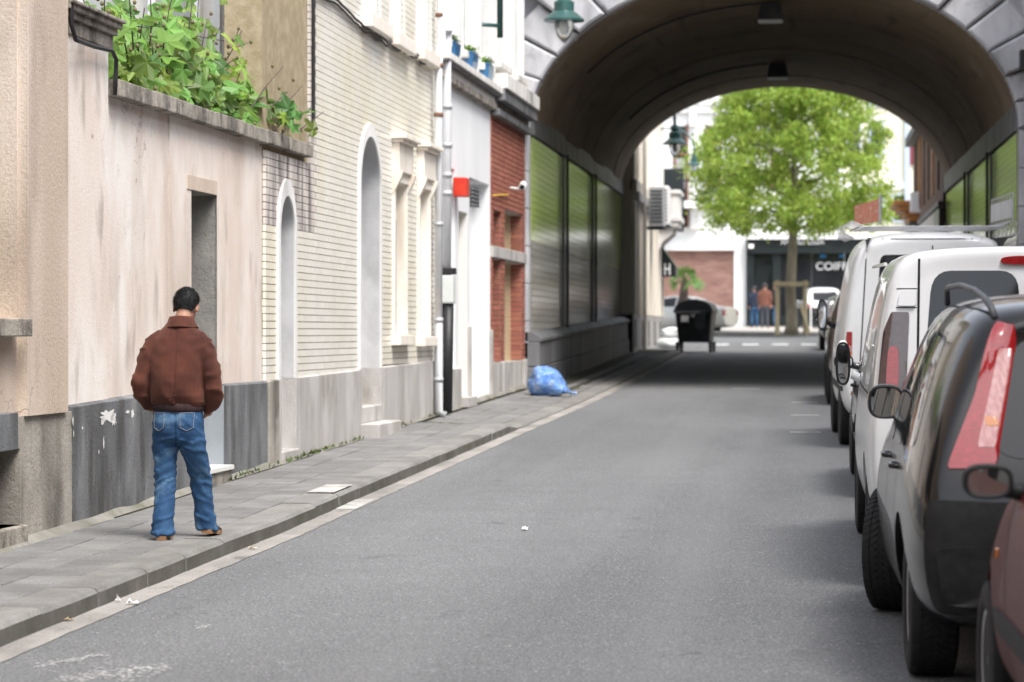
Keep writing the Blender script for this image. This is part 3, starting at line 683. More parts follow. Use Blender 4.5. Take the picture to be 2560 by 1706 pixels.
# tall building behind the garden
GH = thing('garden_house', (-8, 31, .6), 'pale rendered house wall with windows seen behind the fig tree', 'house')
m = MB(); m.box(-13, sx0 + .1, 30, 30.3, .6, 9); m.build('wall', MT['dirty_render'], GH)
for i, xx in enumerate((-6.7, -7.5, -8.3, -9.3)):
    m = MB(); m.box(xx - .22, xx + .22, 29.93, 29.99, 3.6, 7.5); wn = m.build('window', MT['curtain'], GH)
    m = MB()
    for (a, b) in ((-.28, -.2), (.2, .28)): m.box(xx + a, xx + b, 29.86, 29.98, 3.5, 7.5)
    m.build('frame', MT['white'], wn)
wave_cable('clothes_line', [(wx(19) - .3, 19.6, 4.05), (sx0 + .5, tCorner - .02, 4.6)], .006, GH, mt='dark_grey')
# ================================================================== D: white house
tD1 = WT(1229)
Dh = thing('white_house', base(40), 'white painted house with blue flower pots on its upper ledge and a red box', 'house')
zSl, zSl0, zCo = WZ(1128, 153), WZ(1128, 170), WZ(1128, 214)
rec = (WT(1177), WT(1226), .3, WZ(1177, 443)); wick = (WT(1150), WT(1172), .3, WZ(1150, 527)); d0 = (WT(1121), WT(1141), zr(37) + PV + .55, WZ(1121, 416))
facade(tC1, tD1, .3, zCo, -.02, [rec, wick, d0], .25).build('wall', MT['house_white'], Dh)
B1(rec[0], rec[1], -.30, -.27, .3, rec[3]).build('garage_door', MT['white'], Dh)
MT['mid_grey'] = mat('grey_paint', (.2, .205, .215), rough=.6)
B1(rec[0] + .05, rec[0] + .75, -.26, .02, rec[3] - .40, rec[3] - .12).build('vent_box', MT['dark_grey'], Dh, bevel=.01)
for k in range(5): B1(rec[0] + .04, rec[0] + .76, .0, .03, rec[3] - .39 + k * .055, rec[3] - .37 + k * .055).build('vent_slat', MT['mid_grey'], Dh)
B1(wick[0], wick[1], -.2, -.16, zr(39) + PV + .1, wick[3]).build('door', MT['wicker'], Dh)
for k in range(34):
    zz = lerp(zr(39) + PV + .12, wick[3], k / 34); B1(wick[0], wick[1], -.165, -.145, zz, zz + .045).build('door_slat', MT['wicker'], Dh)
B1(d0[0], d0[1], -.24, -.2, d0[2], d0[3]).build('window_shutter', MT['house_white'], Dh)
zg = zr(39) + PV
for (a, b, hh) in ((tC1, wick[0] - .03, .52), (wick[1] + .02, wick[1] + .13, 1.1), (rec[1] + .01, tD1, 1.05)):
    B1(a, b, -.05, .03, zg - .2, zg + hh).build('plinth_block', MT['plinth_pale'], Dh, bevel=.01)
B1(wick[0] - .02, wick[1] + .02, -.2, .12, zg - .02, zg + .12).build('door_step', MT['plinth_pale'], Dh, bevel=.01)
pr = WT(1158, .12)
B1(pr, pr + .34, -.02, .16, WZ(1158, 499), WZ(1158, 452)).build('alarm_box', MT['red_box'], Dh, bevel=.015)
# ledge and cornice
for (a, b, n_, z0, z1, mt) in ((tC1, tD1, .08, zCo, zCo + .09, 'coping'), (tC1, tD1, .05, zCo + .09, zSl0 - .03, 'dirty_render'), (tC1, tD1, .14, zSl0 - .03, zSl0, 'dark_stone'), (tC1, tD1 + .3, .17, zSl0, zSl, 'dirty_render')):
    B1(a, b, -.3, n_, z0, z1).build('cornice', MT[mt], Dh, bevel=.008)
tE1 = WT(1313)
def upper(parent, t0, t1, z0, z1, npil, nm='upper_wall'):
    st = (t1 - t0) / npil; ops_ = [(t0 + (i + .32) * st, t0 + (i + .82) * st, z0 + .25, z1 - .5) for i in range(npil)]
    facade(t0, t1, z0, z1, -.10, ops_, .2).build(nm, MT['dirty_render'], parent)
    for i, o in enumerate(ops_):
        wn = B1(o[0], o[1], -.28, -.25, o[2], o[3]).build('window', MT['curtain'], parent)
        for (a, b) in ((o[0] - .1, o[0]), (o[1], o[1] + .1)): B1(a, b, -.12, .02, o[2] - .0, o[3]).build('window_jamb', MT['white_plaster'], parent, bevel=.01)
        B1(o[0] - .15, o[1] + .15, -.12, .08, o[2] - .1, o[2]).build('window_sill', MT['dirty_render'], parent, bevel=.01)
        B1(o[0] + .0, o[0] + .06, -.26, -.2, o[2], o[3]).build('window_frame', MT['white'], parent)
        B1(t0 + i * st + .02, t0 + i * st + .22, -.12, .03, z0, z1).build('pilaster', MT['white_plaster'], parent, bevel=.01)
upper(Dh, tC1, tD1, zSl, 9.2, 3)
# zinc pipe, meter box, black cable duct between C and D
zin = thing('service_pipe', base(tC1 + .12, .1), 'pale pipe with meter box above a black cable duct beside the downpipe', 'pipe')
tq = tC1 + .20
m = MB(); m.tube([P(tq + .1, .1, 8), P(tq + .1, .1, WZ(1118, 85)), P(tq, .1, WZ(1118, 150)), P(tq, .1, WZ(1112, 690))], .06, 12); m.build('pipe', MT['pipe_white'], zin, smooth=True)
for yy in (90, 277, 372, 445, 490): m = MB(); zq = WZ(1115, yy); m.tube([P(tq, .1, zq - .03), P(tq, .1, zq + .03)], .075, 12); m.build('pipe_collar', MT['zinc'], zin, smooth=True)
B1(tq - .10, tq + .16, .02, .2, WZ(1108, 760), WZ(1108, 690)).build('meter_box', MT['pale_plastic'], zin, bevel=.02)
B1(tq - .10, tq + .16, .02, .21, WZ(1108, 690) + .01, WZ(1108, 672)).build('box_lid', MT['black_metal'], zin, bevel=.01)
m = MB(); m.tube([P(tq, .1, zr(tq) + PV), P(tq, .12, WZ(1108, 760))], .075, 10); m.build('cable_duct', MT['black_metal'], zin, smooth=True)
wave_cable('wire', [P(tq + .1, .09, WZ(1108, 590)), P(tq + .18, .05, WZ(1108, 640)), P(tq + .06, .08, WZ(1108, 690))], .008, zin, mt='dark_grey')
# flower pots
random.seed(5)
MT['leafy'] = mat('pot_leaf', (.10, .20, .03), (.2, .33, .06), rough=.5, rnd=.3)
lbl = ('blue flower pot nearest the downpipe on the white house ledge', 'middle blue flower pot with ferny plant on the white house ledge', 'blue flower pot farthest along the white house ledge')
for i, (px, sc) in enumerate(((1133, 1), (1175, 1.15), (1215, 1.15))):
    t = WT(px, .05); zz = zSl; pt = thing('flower_pot', P(t, .03, zz), lbl[i], 'flower pot', 'blue pots on the ledge')
    w_, l_, h_ = .09 * sc, .28 * sc, .20 * sc
    m = MB(); m.hexa([(-w_ * .8, -l_ * .85, 0), (w_ * .8, -l_ * .85, 0), (w_ * .8, l_ * .85, 0), (-w_ * .8, l_ * .85, 0), (-w_, -l_, h_), (w_, -l_, h_), (w_, l_, h_), (-w_, l_, h_)])
    m.box(-w_ - .01, w_ + .01, -l_ - .01, l_ + .01, h_, h_ + .02)
    m.build('pot', MT['pot_blue'], pt, local=True, bevel=.008)
    m = MB()
    for _ in range(70):
        m.cur = random.random() + .01
        a = random.uniform(0, 2 * pi); by = random.uniform(-l_ * .8, l_ * .8); L_ = random.uniform(.1, .24) * sc; up = random.uniform(.3, 1)
        d = Vector((math.cos(a), math.sin(a) * .8, up)).normalized(); s_ = d.cross(Vector((0, 0, 1))).normalized() * .016
        p0 = Vector((0, by, h_ + .02)); p1 = p0 + d * L_ * .6; p2 = p0 + d * L_ + Vector((0, 0, -.07 * sc))
        m.add([p0 - s_ * .4, p0 + s_ * .4, p1 + s_, p1 - s_, p2], [(0, 1, 2, 3), (3, 2, 4)])
    m.build('plant', MT['leafy'], pt, local=True)
# ================================================================== E: red brick house
Eh = thing('red_brick_house', base(45), 'narrow red brick house front beside the tunnel mouth', 'house')
zE = WZ(1232, 290); zBand0, zBand1 = WZ(1240, 645), WZ(1240, 617)
zEp = WZ(1240, 905)
eo = [(WT(1234), WT(1254), WZ(1240, 608), WZ(1234, 519)), (WT(1262), WT(1307), WZ(1275, 620), WZ(1268, 527)),
      (WT(1233), WT(1254), zr(44) + PV, zBand0 - .02), (WT(1262), WT(1307), zr(44) + PV, zBand0 - .02)]
eo[0] = (eo[0][0], eo[0][1], zBand1, eo[0][3]); eo[1] = (eo[1][0], eo[1][1], zBand1, eo[1][3])
facade(tD1, tE1, .4, zE, -.02, eo, .2).build('wall', MT['red_mortar'], Eh)
bm_ = MB(); ch_, bl_ = .079, .23; z = zEp; r_ = 0
while z < zE - .04:
    t = tD1 - (bl_ / 2 if r_ % 2 else 0)
    while t < tE1:
        a, b = max(t, tD1 + .003), min(t + bl_ - .012, tE1 - .003); t += bl_
        segs = [(a, b)]
        for o in eo:
            if o[2] - .03 < z + .03 < o[3]: segs = [s2 for (p_, q_) in segs for s2 in ((p_, min(q_, o[0])), (max(p_, o[1]), q_))]
        for s2 in segs:
            if s2[1] - s2[0] > .02: bm_.cur = random.random() + .001; bm_.wbox(*s2, -.03, .0, z, z + ch_ - .013)
    for o in eo:                                   # bricks of the far reveal
        if o[2] - .03 < z + .03 < o[3]:
            bm_.cur = random.random() + .001; bm_.wbox(o[1] - .012, o[1] + .0, -.2, -.02 - .006, z, z + ch_ - .013)
    z += ch_; r_ += 1
bm_.build('brickwork', MT['red_brick'], Eh, kind='stuff')
B1(tD1, tE1, -.15, .03, zBand0, zBand1).build('stone_band', MT['plinth_pale'], Eh, bevel=.008)
for i, o in enumerate(eo):
    B1(o[0], o[1], -.25, -.2, o[2], o[3]).build('infill', MT['dark_brick' if i in (0, 2) else 'tan_wood'], Eh)
    if i in (1, 3): B1(o[0] + .0, o[0] + .25, -.2, -.12, o[2], o[3]).build('door_post', MT['tan_wood'], Eh)
for (a, b) in ((tD1, eo[2][0]), (eo[2][1], eo[3][0]), (eo[3][1], tE1)):
    B1(a, b, -.1, .04, zr(44) - .1, zEp).build('plinth_block', MT['plinth_pale'], Eh, bevel=.01)
B1(eo[2][0], eo[2][1], -.2, .02, zr(44) - .1, zEp - .02).build('plinth_block', MT['plinth_pale'], Eh)
B1(eo[3][0] + .3, eo[3][1], -.2, .0, zr(44) - .1, zEp - .02).build('plinth_block', MT['plinth_pale'], Eh)
for (n_, z0, z1, mt) in ((.12, zE, zE + .1, 'dark_stone'), (.06, zE + .1, zE + .22, 'coping'), (.2, zE + .22, zE + .4, 'dark_stone'), (.24, zE + .4, zE + .62, 'dirty_render')):
    B1(tD1, tE1, -.3, n_, z0, z1).build('cornice', MT[mt], Eh, bevel=.01)
upper(Eh, tD1, tE1, zE + .62, 9.2, 2)
tg = WT(1250, .25)
m = MB(); m.tube([P(tg, .25, WZ(1250, 95, .25)), P(tg, .25, 9)], .045, 8); m.tube([P(tg - .3, -.1, WZ(1250, 65, .25)), P(tg, .25, WZ(1250, 65, .25))], .03, 8)
m.build('iron_pole', MT['lamp_green'], Eh, smooth=True)
cc = thing('security_camera', P(WT(1266), .06, WZ(1266, 470)), 'small white security camera on the red brick wall', 'camera')
m = MB(); m.tube([(0, 0, 0), (.14, 0, -.02), (.2, -.06, .02)], .02, 8); m.build('bracket', MT['pale_plastic'], cc, local=True)
m = MB(); m.tube([(.2, .08, .06), (.2, -.16, 0)], [.05, .055], 12); m.build('housing', MT['white'], cc, local=True)
m = MB(); m.tube([(.2, -.16, 0), (.2, -.17, -.002)], .04, 12); m.build('lens', MT['dark_glass'], cc, local=True)
MT['yellow'] = mat('yellow_plastic', (.75, .5, .06), rough=.5)
wave_cable('yellow_cable', [P(WT(1229), .03, WZ(1229, 489)), P(WT(1266), .03, WZ(1266, 487))], .012, None, mt='yellow')
tag(bpy.data.objects['yellow_cable'], 'yellow cable running along the red brick wall below the camera', 'cable')

# ================================================================== railway viaduct with tunnel
XL, XR, TY0, TY1 = -4.53, 3.47, 46.75, 70.8
XC, HW = (XL + XR) / 2, (XR - XL) / 2
def zsp(Y): return lerp(5.08, 5.22, (Y - TY0) / (TY1 - TY0))
BB = 2.62
def apt(th, Y, g=0.0): return (XC - (HW + g) * math.cos(th), Y, zsp(Y) + (BB + g) * math.sin(th))
Vd = thing('railway_viaduct', (XC, TY0, zr(TY0)), 'grey stone railway viaduct with a wide arched road tunnel lined in green tiles', 'viaduct')
# portal face: rectangular sheet with arch hole, both ends
for (Yf, nm) in ((TY0 + .22, 'portal_face'), (TY1 - .1, 'portal_face')):
    m = MB(); N_ = 36; top = 10.5
    inner = [(XL, Yf, .3)] + [apt(pi * i / N_, Yf) for i in range(N_ + 1)] + [(XR, Yf, .3)]
    outer = [(-16, Yf, .3)] + [(lerp(-16, 14, .5 - .5 * math.cos(pi * i / N_)), Yf, top) for i in range(N_ + 1)] + [(14, Yf, .3)]
    n = len(inner); m.add(inner + outer, [(i, i + 1, n + i + 1, n + i) for i in range(n - 1)])
    m.build(nm, MT['stone'], Vd)
m = MB(); m.box(-16, 14, TY0 + .1, TY1, 10.5, 10.9); m.build('deck', MT['dark_stone'], Vd)
m = MB(); m.box(-16, 14, TY0 - .2, TY0 + .25, 10.5, 11.2); m.build('parapet', MT['stone'], Vd)
# yellow brick spandrel panels
MT['yellow_brick'] = mat('yellow_brick', (.50, .33, .14), (.58, .40, .19), rough=.85, rnd=.15, scale=3)
for (x0, x1) in ((XL - .5, XC - 2.2), (XC + 2.2, XR + .5)):
    m = MB(); z = 7.95; k = 0
    while z < 9.5:
        x = x0 - (.12 if k % 2 else 0)
        while x < x1:
            m.cur = random.random() + .01; m.box(max(x, x0), min(x + .23, x1), TY0 + .16, TY0 + .2, z, z + .065); x += .242
        z += .077; k += 1
    m.build('yellow_brickwork', MT['yellow_brick'], Vd, kind='stuff')
# voussoirs
NV = 19
for i in range(NV):
    a0, a1 = pi * i / NV + .006, pi * (i + 1) / NV - .006
    big = i % 3 == 1
    g1 = 1.25 if big else .82; pr_ = .20 if big else .06
    m = MB(); seg = 4
    ring = []
    for Yq, ga, gb in ((TY0 + .5, .0, g1), (TY0 + .04 - pr_, .0, g1), (TY0 - pr_, .04, g1 - .05)):
        for k in range(seg + 1):
            th = lerp(a0, a1, k / seg); sh = (.0 if Yq > TY0 - pr_ + .01 else .012)
            th = lerp(a0 + sh, a1 - sh, k / seg)
            ring.append(apt(th, Yq, ga)); ring.append(apt(th, Yq, gb))
    n2 = (seg + 1) * 2; fs = []
    for s_ in range(2):
        o = s_ * n2
        for k in range(seg):
            fs.append((o + 2 * k, o + 2 * k + 2, o + n2 + 2 * k + 2, o + n2 + 2 * k)); fs.append((o + 2 * k + 1, o + n2 + 2 * k + 1, o + n2 + 2 * k + 3, o + 2 * k + 3))
        fs.append((o, o + n2, o + n2 + 1, o + 1)); fs.append((o + 2 * seg, o + 2 * seg + 1, o + n2 + 2 * seg + 1, o + n2 + 2 * seg))
    o = 2 * n2
    fs += [(o + 2 * k, o + 2 * k + 2, o + 2 * k + 3, o + 2 * k + 1) for k in range(seg)]
    m.add(ring, fs); m.build('voussoir', MT['stone'], Vd)
    if big and i not in (NV // 2,):               # moulded cap on the long stones
        m = MB(); q = []
        for (g_, yy) in ((g1 - .02, TY0 - pr_ - .02), (g1 + .10, TY0 - pr_ - .07), (g1 + .16, TY0 - pr_ - .07), (g1 + .16, TY0 + .2), (g1 - .02, TY0 + .2)):
            q.append((g_, yy))
        A0, A1 = a0 - .03, a1 + .03
        m.add([apt(A0, yy, g_) for g_, yy in q] + [apt(A1, yy, g_) for g_, yy in q], [(0, 1, 2, 3, 4), (9, 8, 7, 6, 5)] + [(k, (k + 1) % 5, 5 + (k + 1) % 5, 5 + k) for k in range(5)])
        m.build('voussoir_cap', MT['stone'], Vd)
# portal jambs: stacked quoins
for (x0, x1) in ((XL - .42, XL), (XR, XR + .16)):
    z = zr(TY0) - .05; k = 0
    while z < zsp(TY0) - .1:
        z1 = min(z + .62, zsp(TY0) - .02); m = MB(); m.box(x0, x1, TY0, TY0 + .45, z, z1 - .012); m.build('quoin', MT['stone'], Vd, bevel=.012); z = z1; k += 1
# vault in rings, alternating depth
yr_ = [TY0 + .3 + (TY1 - TY0 - .3) * i / 7 for i in range(8)]
for i in range(7):
    g_ = 0.0 if i % 2 == 0 else .018; m = MB(); N_ = 40; q = []
    for Yq in (yr_[i], yr_[i + 1] - .03):
        q += [apt(pi * k / N_, Yq, g_) for k in range(N_ + 1)]
    q += [apt(pi * k / N_, yr_[i + 1] - .03, g_ + .12) for k in range(N_ + 1)]
    q = [apt(pi * k / N_, yr_[i], g_ + .12) for k in range(N_ + 1)] + q
    n = N_ + 1; m.add(q, [(s_ * n + k, s_ * n + k + 1, (s_ + 1) * n + k + 1, (s_ + 1) * n + k) for s_ in range(3) for k in range(N_)])
    m.build('vault_ring', MT['soffit'], Vd, angle=40)
m = MB(); N_ = 40; q = [apt(pi * k / N_, TY0 + .3, .2) for k in range(N_ + 1)] + [apt(pi * k / N_, TY1, .2) for k in range(N_ + 1)]
m.add(q, [(k, k + 1, N_ + 2 + k, N_ + 1 + k) for k in range(N_)]); m.build('vault_shell', MT['dark_stone'], Vd)
# side walls: impost band, tile panels, pilaster strips, plinth blocks
def tiles(x, sgn, y0, y1, z0, z1, mt):
    m = MB(); z = z0; k = 0; tl, th = .22, .11
    while z < z1 - .02:
        zt = min(z + th, z1); y = y0 - (tl / 2 if k % 2 else 0)
        while y < y1:
            a, b = max(y, y0), min(y + tl, y1); y += tl
            if b - a < .02: continue
            m.cur = random.random() + .01; d = random.uniform(0, .0008)
            xs = sorted((x - sgn * .02, x + sgn * (.004 + d))); m.box(xs[0], xs[1], a + .003, b - .003, z + .003, zt - .004)
        z = zt; k += 1
    return m.build('tile_panel', MT[mt], Vd, kind='stuff')
for (x, sg) in ((XL, 1), (XR, -1)):
    xs = sorted((x - sg * .4, x - sg * .01))
    m = MB(); m.hexa([(xs[0], TY0 + .3, .4), (xs[1], TY0 + .3, .4), (xs[1], TY1, .4), (xs[0], TY1, .4), (xs[0], TY0 + .3, zsp(TY0)), (xs[1], TY0 + .3, zsp(TY0)), (xs[1], TY1, zsp(TY1)), (xs[0], TY1, zsp(TY1))])
    m.build('side_wall', MT['tile_joint'], Vd)
    pz_ = lambda Y: zr(Y) + .95
    ends = [TY0 + .45, 53.6, 61.0, TY1 - .3]
    for a, b in zip(ends, ends[1:]):
        zm = 3.3
        tiles(x, sg, a + .06, b - .06, pz_(a), zm, 'tile_white'); tiles(x, sg, a + .06, b - .06, zm, zsp(a) - .02, 'tile_green')
    for Yp in ends[1:-1]:
        xs = sorted((x - sg * .02, x + sg * .035)); m = MB(); m.box(xs[0], xs[1], Yp - .06, Yp + .06, .8, zsp(Yp) - .02); m.build('dark_strip', MT['dark_stone'], Vd)
        m = MB(); m.tube([(x + sg * .08, Yp, 1.2), (x + sg * .08, Yp, zsp(Yp))], .028, 8); m.build('drain_pipe', MT['black_metal'], Vd)
    # impost band
    for i in range(10):
        a, b = lerp(TY0 + .3, TY1, i / 10), lerp(TY0 + .3, TY1, (i + 1) / 10) - .012
        xs = sorted((x - sg * .15, x + sg * .05)); m = MB()
        m.hexa([(xs[0], a, zsp(a) - .02), (xs[1], a, zsp(a) - .02), (xs[1], b, zsp(b) - .02), (xs[0], b, zsp(b) - .02), (xs[0], a, zsp(a) + .42), (xs[1] - (.03 if sg > 0 else 0), a, zsp(a) + .42), (xs[1] - (.03 if sg > 0 else 0), b, zsp(b) + .42), (xs[0], b, zsp(b) + .42)])
        m.build('impost_stone', MT['dark_stone'], Vd)
    # plinth: two courses of blocks and a moulded top
    for i in range(16):
        a, b = lerp(TY0, TY1, i / 16), lerp(TY0, TY1, (i + 1) / 16) - .012
        for (h0, h1, pj) in ((-.15, .42, .20), (.432, .84, .19)):
            o_ = (.45 if h0 > 0 else 0); a2, b2 = max(TY0, a - o_), b - o_
            if b2 - a2 < .1: continue
            xs = sorted((x - sg * .1, x + sg * pj)); m = MB()
            m.hexa([(xs[0], a2, zr(a2) + h0), (xs[1], a2, zr(a2) + h0), (xs[1], b2, zr(b2) + h0), (xs[0], b2, zr(b2) + h0), (xs[0], a2, zr(a2) + h1), (xs[1], a2, zr(a2) + h1), (xs[1], b2, zr(b2) + h1), (xs[0], b2, zr(b2) + h1)])
            m.build('plinth_block', MT['dark_stone'], Vd, bevel=.012)
        m = MB(); pf = [(-.05, .85), (.22, .85), (.22, .90), (.08, .99), (.02, 1.0), (-.05, 1.0)]
        m.add([(x + sg * u, Yq, zr(Yq) + v) for Yq in (a, b) for u, v in pf], [(0, 1, 2, 3, 4, 5), (11, 10, 9, 8, 7, 6)] + [(k, (k + 1) % 6, 6 + (k + 1) % 6, 6 + k) for k in range(6)])
        m.build('plinth_moulding', MT['dark_stone'], Vd)
# soffit lamps with conduit
lb = ('boxy tunnel lamp on the vault nearest the camera', 'boxy tunnel lamp on the vault farther into the tunnel')
for i, (px, py, Yq) in enumerate(((1926, 68, 51.5), (1944, 205, 63.8))):
    p = atY(px, py, Yq); zt = apt(math.acos(max(-1, min(1, -(p.x - XC) / HW))), Yq)[2]
    lt = thing('tunnel_lamp', (p.x, Yq, zt - .02), lb[i], 'lamp', 'tunnel lamps')
    m = MB(); m.hexa([(-.24, -.2, -.32), (.24, -.2, -.32), (.24, .2, -.32), (-.24, .2, -.32), (-.17, -.12, 0), (.17, -.12, 0), (.17, .12, 0), (-.17, .12, 0)]); m.build('housing', MT['dark_grey'], lt, local=True, bevel=.02)
    m = MB(); m.box(-.22, .22, -.19, .19, -.35, -.321); m.build('diffuser', MT['pale_plastic'], lt, local=True)
    m = MB(); pts = [Vector(apt(math.acos((XC - lerp(p.x - .2, XL + .6, k / 12)) / HW), Yq, -.03)) - Vector(lt.location) for k in range(13)]; m.tube(pts, .02, 6); m.build('conduit', MT['black_metal'], lt, local=True)

# ================================================================== right-hand house before the tunnel
RH = thing('brown_brick_house', (4.5, 42, zr(42)), 'brown brick house at the right edge touching the tunnel mouth', 'house')
m = MB(); m.box(3.62, 3.9, 26, TY0 - .02, .3, 8.6); m.build('wall', MT['red_mortar'], RH)
m = MB(); z = .9; k = 0
while z < 8.5:
    y = 40.0 - (.12 if k % 2 else 0)
    while y < TY0 - .02:
        m.cur = random.random() + .01; m.box(3.595, 3.625, max(y, 40), min(y + .225, TY0 - .025), z, z + .062); y += .238
    z += .075; k += 1
m.build('brickwork', MT['dark_brick'], RH, kind='stuff')
for yy in (44.8, 41.5, 37, 32, 28):
    m = MB(); m.box(3.57, 3.66, yy - .5, yy + .5, 1.9, 4.05); wn = m.build('window', MT['dark_glass'], RH)
    for (a, b, c, d) in ((-.56, -.48, 1.84, 4.1), (.48, .56, 1.84, 4.1), (-.56, .56, 4.05, 4.15), (-.6, .6, 1.78, 1.9)):
        m = MB(); m.box(3.54, 3.62, yy + a, yy + b, c, d); m.build('frame', MT['black_metal'], wn)
m = MB(); m.box(3.4, 4.2, 26, TY0 - .03, 8.6, 8.9); m.build('eaves', MT['dark_stone'], RH)
m = MB(); m.box(3.45, 3.62, TY0 - .6, TY0 - .25, 6.0, 6.3); m.build('bracket', MT['black_metal'], RH)

TR = thing('brick_terrace', (4.5, 0, 0), 'long brick terrace along the right pavement beside the parked cars', 'house')
m = MB(); m.box(3.64, 9, -34, 25.98, -.9, 8.4); m.build('wall', MT['dark_brick'], TR)
for k in range(17):
    for z0 in (1.0, 4.6):
        m = MB(); yy = -32 + k * 3.4; m.box(3.60, 3.66, yy, yy + 1.1, z0, z0 + 2.1); wn = m.build('window', MT['dark_glass'], TR)
        m = MB(); m.box(3.54, 3.67, yy - .1, yy + 1.2, z0 - .12, z0); m.build('sill', MT['plinth_pale'], wn)
ER = thing('rear_house_row', (0, -36, -.6), 'pale house row closing the street behind the viewer, mirrored in the cars', 'house')
m = MB(); m.box(-14, 9, -42, -36, -1.2, 9.5); m.build('wall', MT['cream_render'], ER)
for k in range(7):
    for z0 in (.6, 3.6, 6.5):
        m = MB(); xx = -12.5 + k * 2.9; m.box(xx, xx + 1.2, -36, -35.95, z0, z0 + 2); m.build('window', MT['dark_glass'], ER)
LR = thing('left_house_row', (-7, -12, -.2), 'rendered house row continuing the left side of the street behind the viewer', 'house')
m = MB(); m.box(-11, -5.25, -34, 8.95, -.9, 8.0); m.build('wall', MT['render_tan'], LR)
for k in range(10):
    for z0 in (1.2, 4.6):
        m = MB(); yy = -31 + k * 4; m.box(-5.27, -5.2, yy, yy + 1.1, z0, z0 + 2); m.build('window', MT['dark_glass'], LR)
# ================================================================== beyond the tunnel
# F: cream house on the left
Fh = thing('cream_pilaster_house', (-4.6, 76, zr(76)), 'cream house with slim pilasters and grey plinth just beyond the tunnel on the left', 'house')
FX = -4.28
FY0, FY1 = TY1 + .3, 85.2
m = MB(); m.box(FX - 6, FX, FY0, FY1, .8, 11); m.build('wall', MT['cream_render'], Fh)
m = MB(); m.box(FX - 6, FX + .04, FY0, FY1 + .04, .8, zr(74) + 1.0); m.build('plinth', MT['plinth_pale'], Fh)
ns = 9; sp = (FY1 - FY0) / ns
for i in range(ns + 1):
    yy = FY0 + i * sp
    m = MB(); m.box(FX - .02, FX + .10, yy - .16, yy + .16, zr(74) + 1.0, 5.05); m.build('pilaster', MT['cream_render'], Fh, bevel=.02)
    m = MB(); m.box(FX - .02, FX + .08, yy - .16, yy + .16, 5.6, 11); m.build('pilaster', MT['cream_render'], Fh, bevel=.02)
    if i < ns:
        m = MB(); m.box(FX - .1, FX + .012, yy + .35, yy + sp - .35, zr(75) + 1.25, 4.5); wn = m.build('window', MT['curtain'], Fh)
        m = MB(); m.box(FX - .1, FX + .03, yy + .28, yy + .35, zr(75) + 1.2, 4.55); m.box(FX - .1, FX + .03, yy + sp - .35, yy + sp - .28, zr(75) + 1.2, 4.55); m.build('frame', MT['white'], wn)
        m = MB(); m.box(FX - .1, FX + .012, yy + .4, yy + sp - .4, 6.3, 8.8); m.build('window', MT['curtain'], Fh)
        if i % 2 == 0:
            for dd in (.35, .75):
                m = MB(); m.box(FX - .1, FX + .052, yy + dd, yy + dd + .2, zr(75) + .15, zr(75) + .85); m.build('vent', MT['dark_grey'], Fh)
m = MB(); m.box(FX - .05, FX + .2, FY0, FY1, 5.05, 5.3); m.build('string_course', MT['dirty_render'], Fh, bevel=.03)
m = MB(); m.box(FX - .05, FX + .12, FY0, FY1, 5.3, 5.6); m.build('string_course', MT['cream_render'], Fh)
m = MB(); m.tube([(FX + .2, 73.2, zr(73)), (FX + .2, 73.2, 11)], .05, 8); m.build('downpipe', MT['cream_paint'], Fh)
# balcony with corbel
bal = [(82.2, 83.9)]
m = MB(); m.box(FX, FX + .75, 82.0, 84.4, 4.95, 5.12); m.box(FX, FX + .68, 82.05, 84.35, 4.8, 4.95); bl = m.build('balcony', MT['dirty_render'], Fh, bevel=.03)
for yy in (82.3, 84.1):
    m = MB(); m.prism([(0, 4.8), (.55, 4.8), (.5, 4.6), (.2, 4.35), (0, 3.9)], lambda a, b, d: (FX + a, yy + d, b), -.12, .12); m.build('corbel', MT['dirty_render'], Fh, bevel=.02)
m = MB(); m.box(FX, FX + .68, 82.06, 84.34, 5.12, 5.75); m.build('balcony_wall', MT['dirty_render'], Fh, bevel=.02)
m = MB(); m.box(FX, FX + .74, 82.0, 84.4, 5.75, 5.87); m.build('balcony_rail', MT['dirty_render'], Fh, bevel=.02)
# air conditioners
for i, (yy, lb_) in enumerate(((75.2, 'grey air conditioner unit nearest the tunnel on the cream house'), (77.9, 'white air conditioner unit behind the grey one on the cream house'))):
    zz = 4.55 + i * .15
    ac = thing('air_conditioner', (FX + .1, yy, zz), lb_, 'air conditioner', 'wall air conditioners')
    m = MB(); m.box(.12, .52, -.55, .55, .0, 1.05); m.build('casing', MT['zinc' if i == 0 else 'white'], ac, local=True, bevel=.02)
    for k in range(9): m = MB(); m.box(.16, .48, -.565, -.552, .1 + k * .1, .15 + k * .1); m.build('grille_slat', MT['dark_grey'], ac, local=True)
    for k in range(2): m = MB(); m.box(-.1, .55, -.4 + k * .75, -.35 + k * .75, -.06, 0); m.build('bracket', MT['dark_grey'], ac, local=True)
# awning
aw = thing('black_awning', (FX + .1, 84.4, 3.3), 'black shop awning at the end of the cream house', 'awning')
m = MB(); m.add([(0, -.5, 1.0), (0, .8, 1.0), (.42, .8, .4), (.42, -.5, .4), (0, -.5, .96), (0, .8, .96), (.42, .8, .1), (.42, -.5, .1), (0, -.5, .1)], [(0, 1, 2, 3), (3, 2, 6, 7), (0, 3, 7, 8)]); m.build('canvas', MT['black_shop'], aw, local=True)
m = MB(); m.box(.08, .12, -.512, -.503, .16, .50); m.box(.22, .26, -.512, -.503, .16, .50); m.box(.12, .22, -.512, -.503, .31, .36); m.build('letter', MT['white'], aw, local=True)

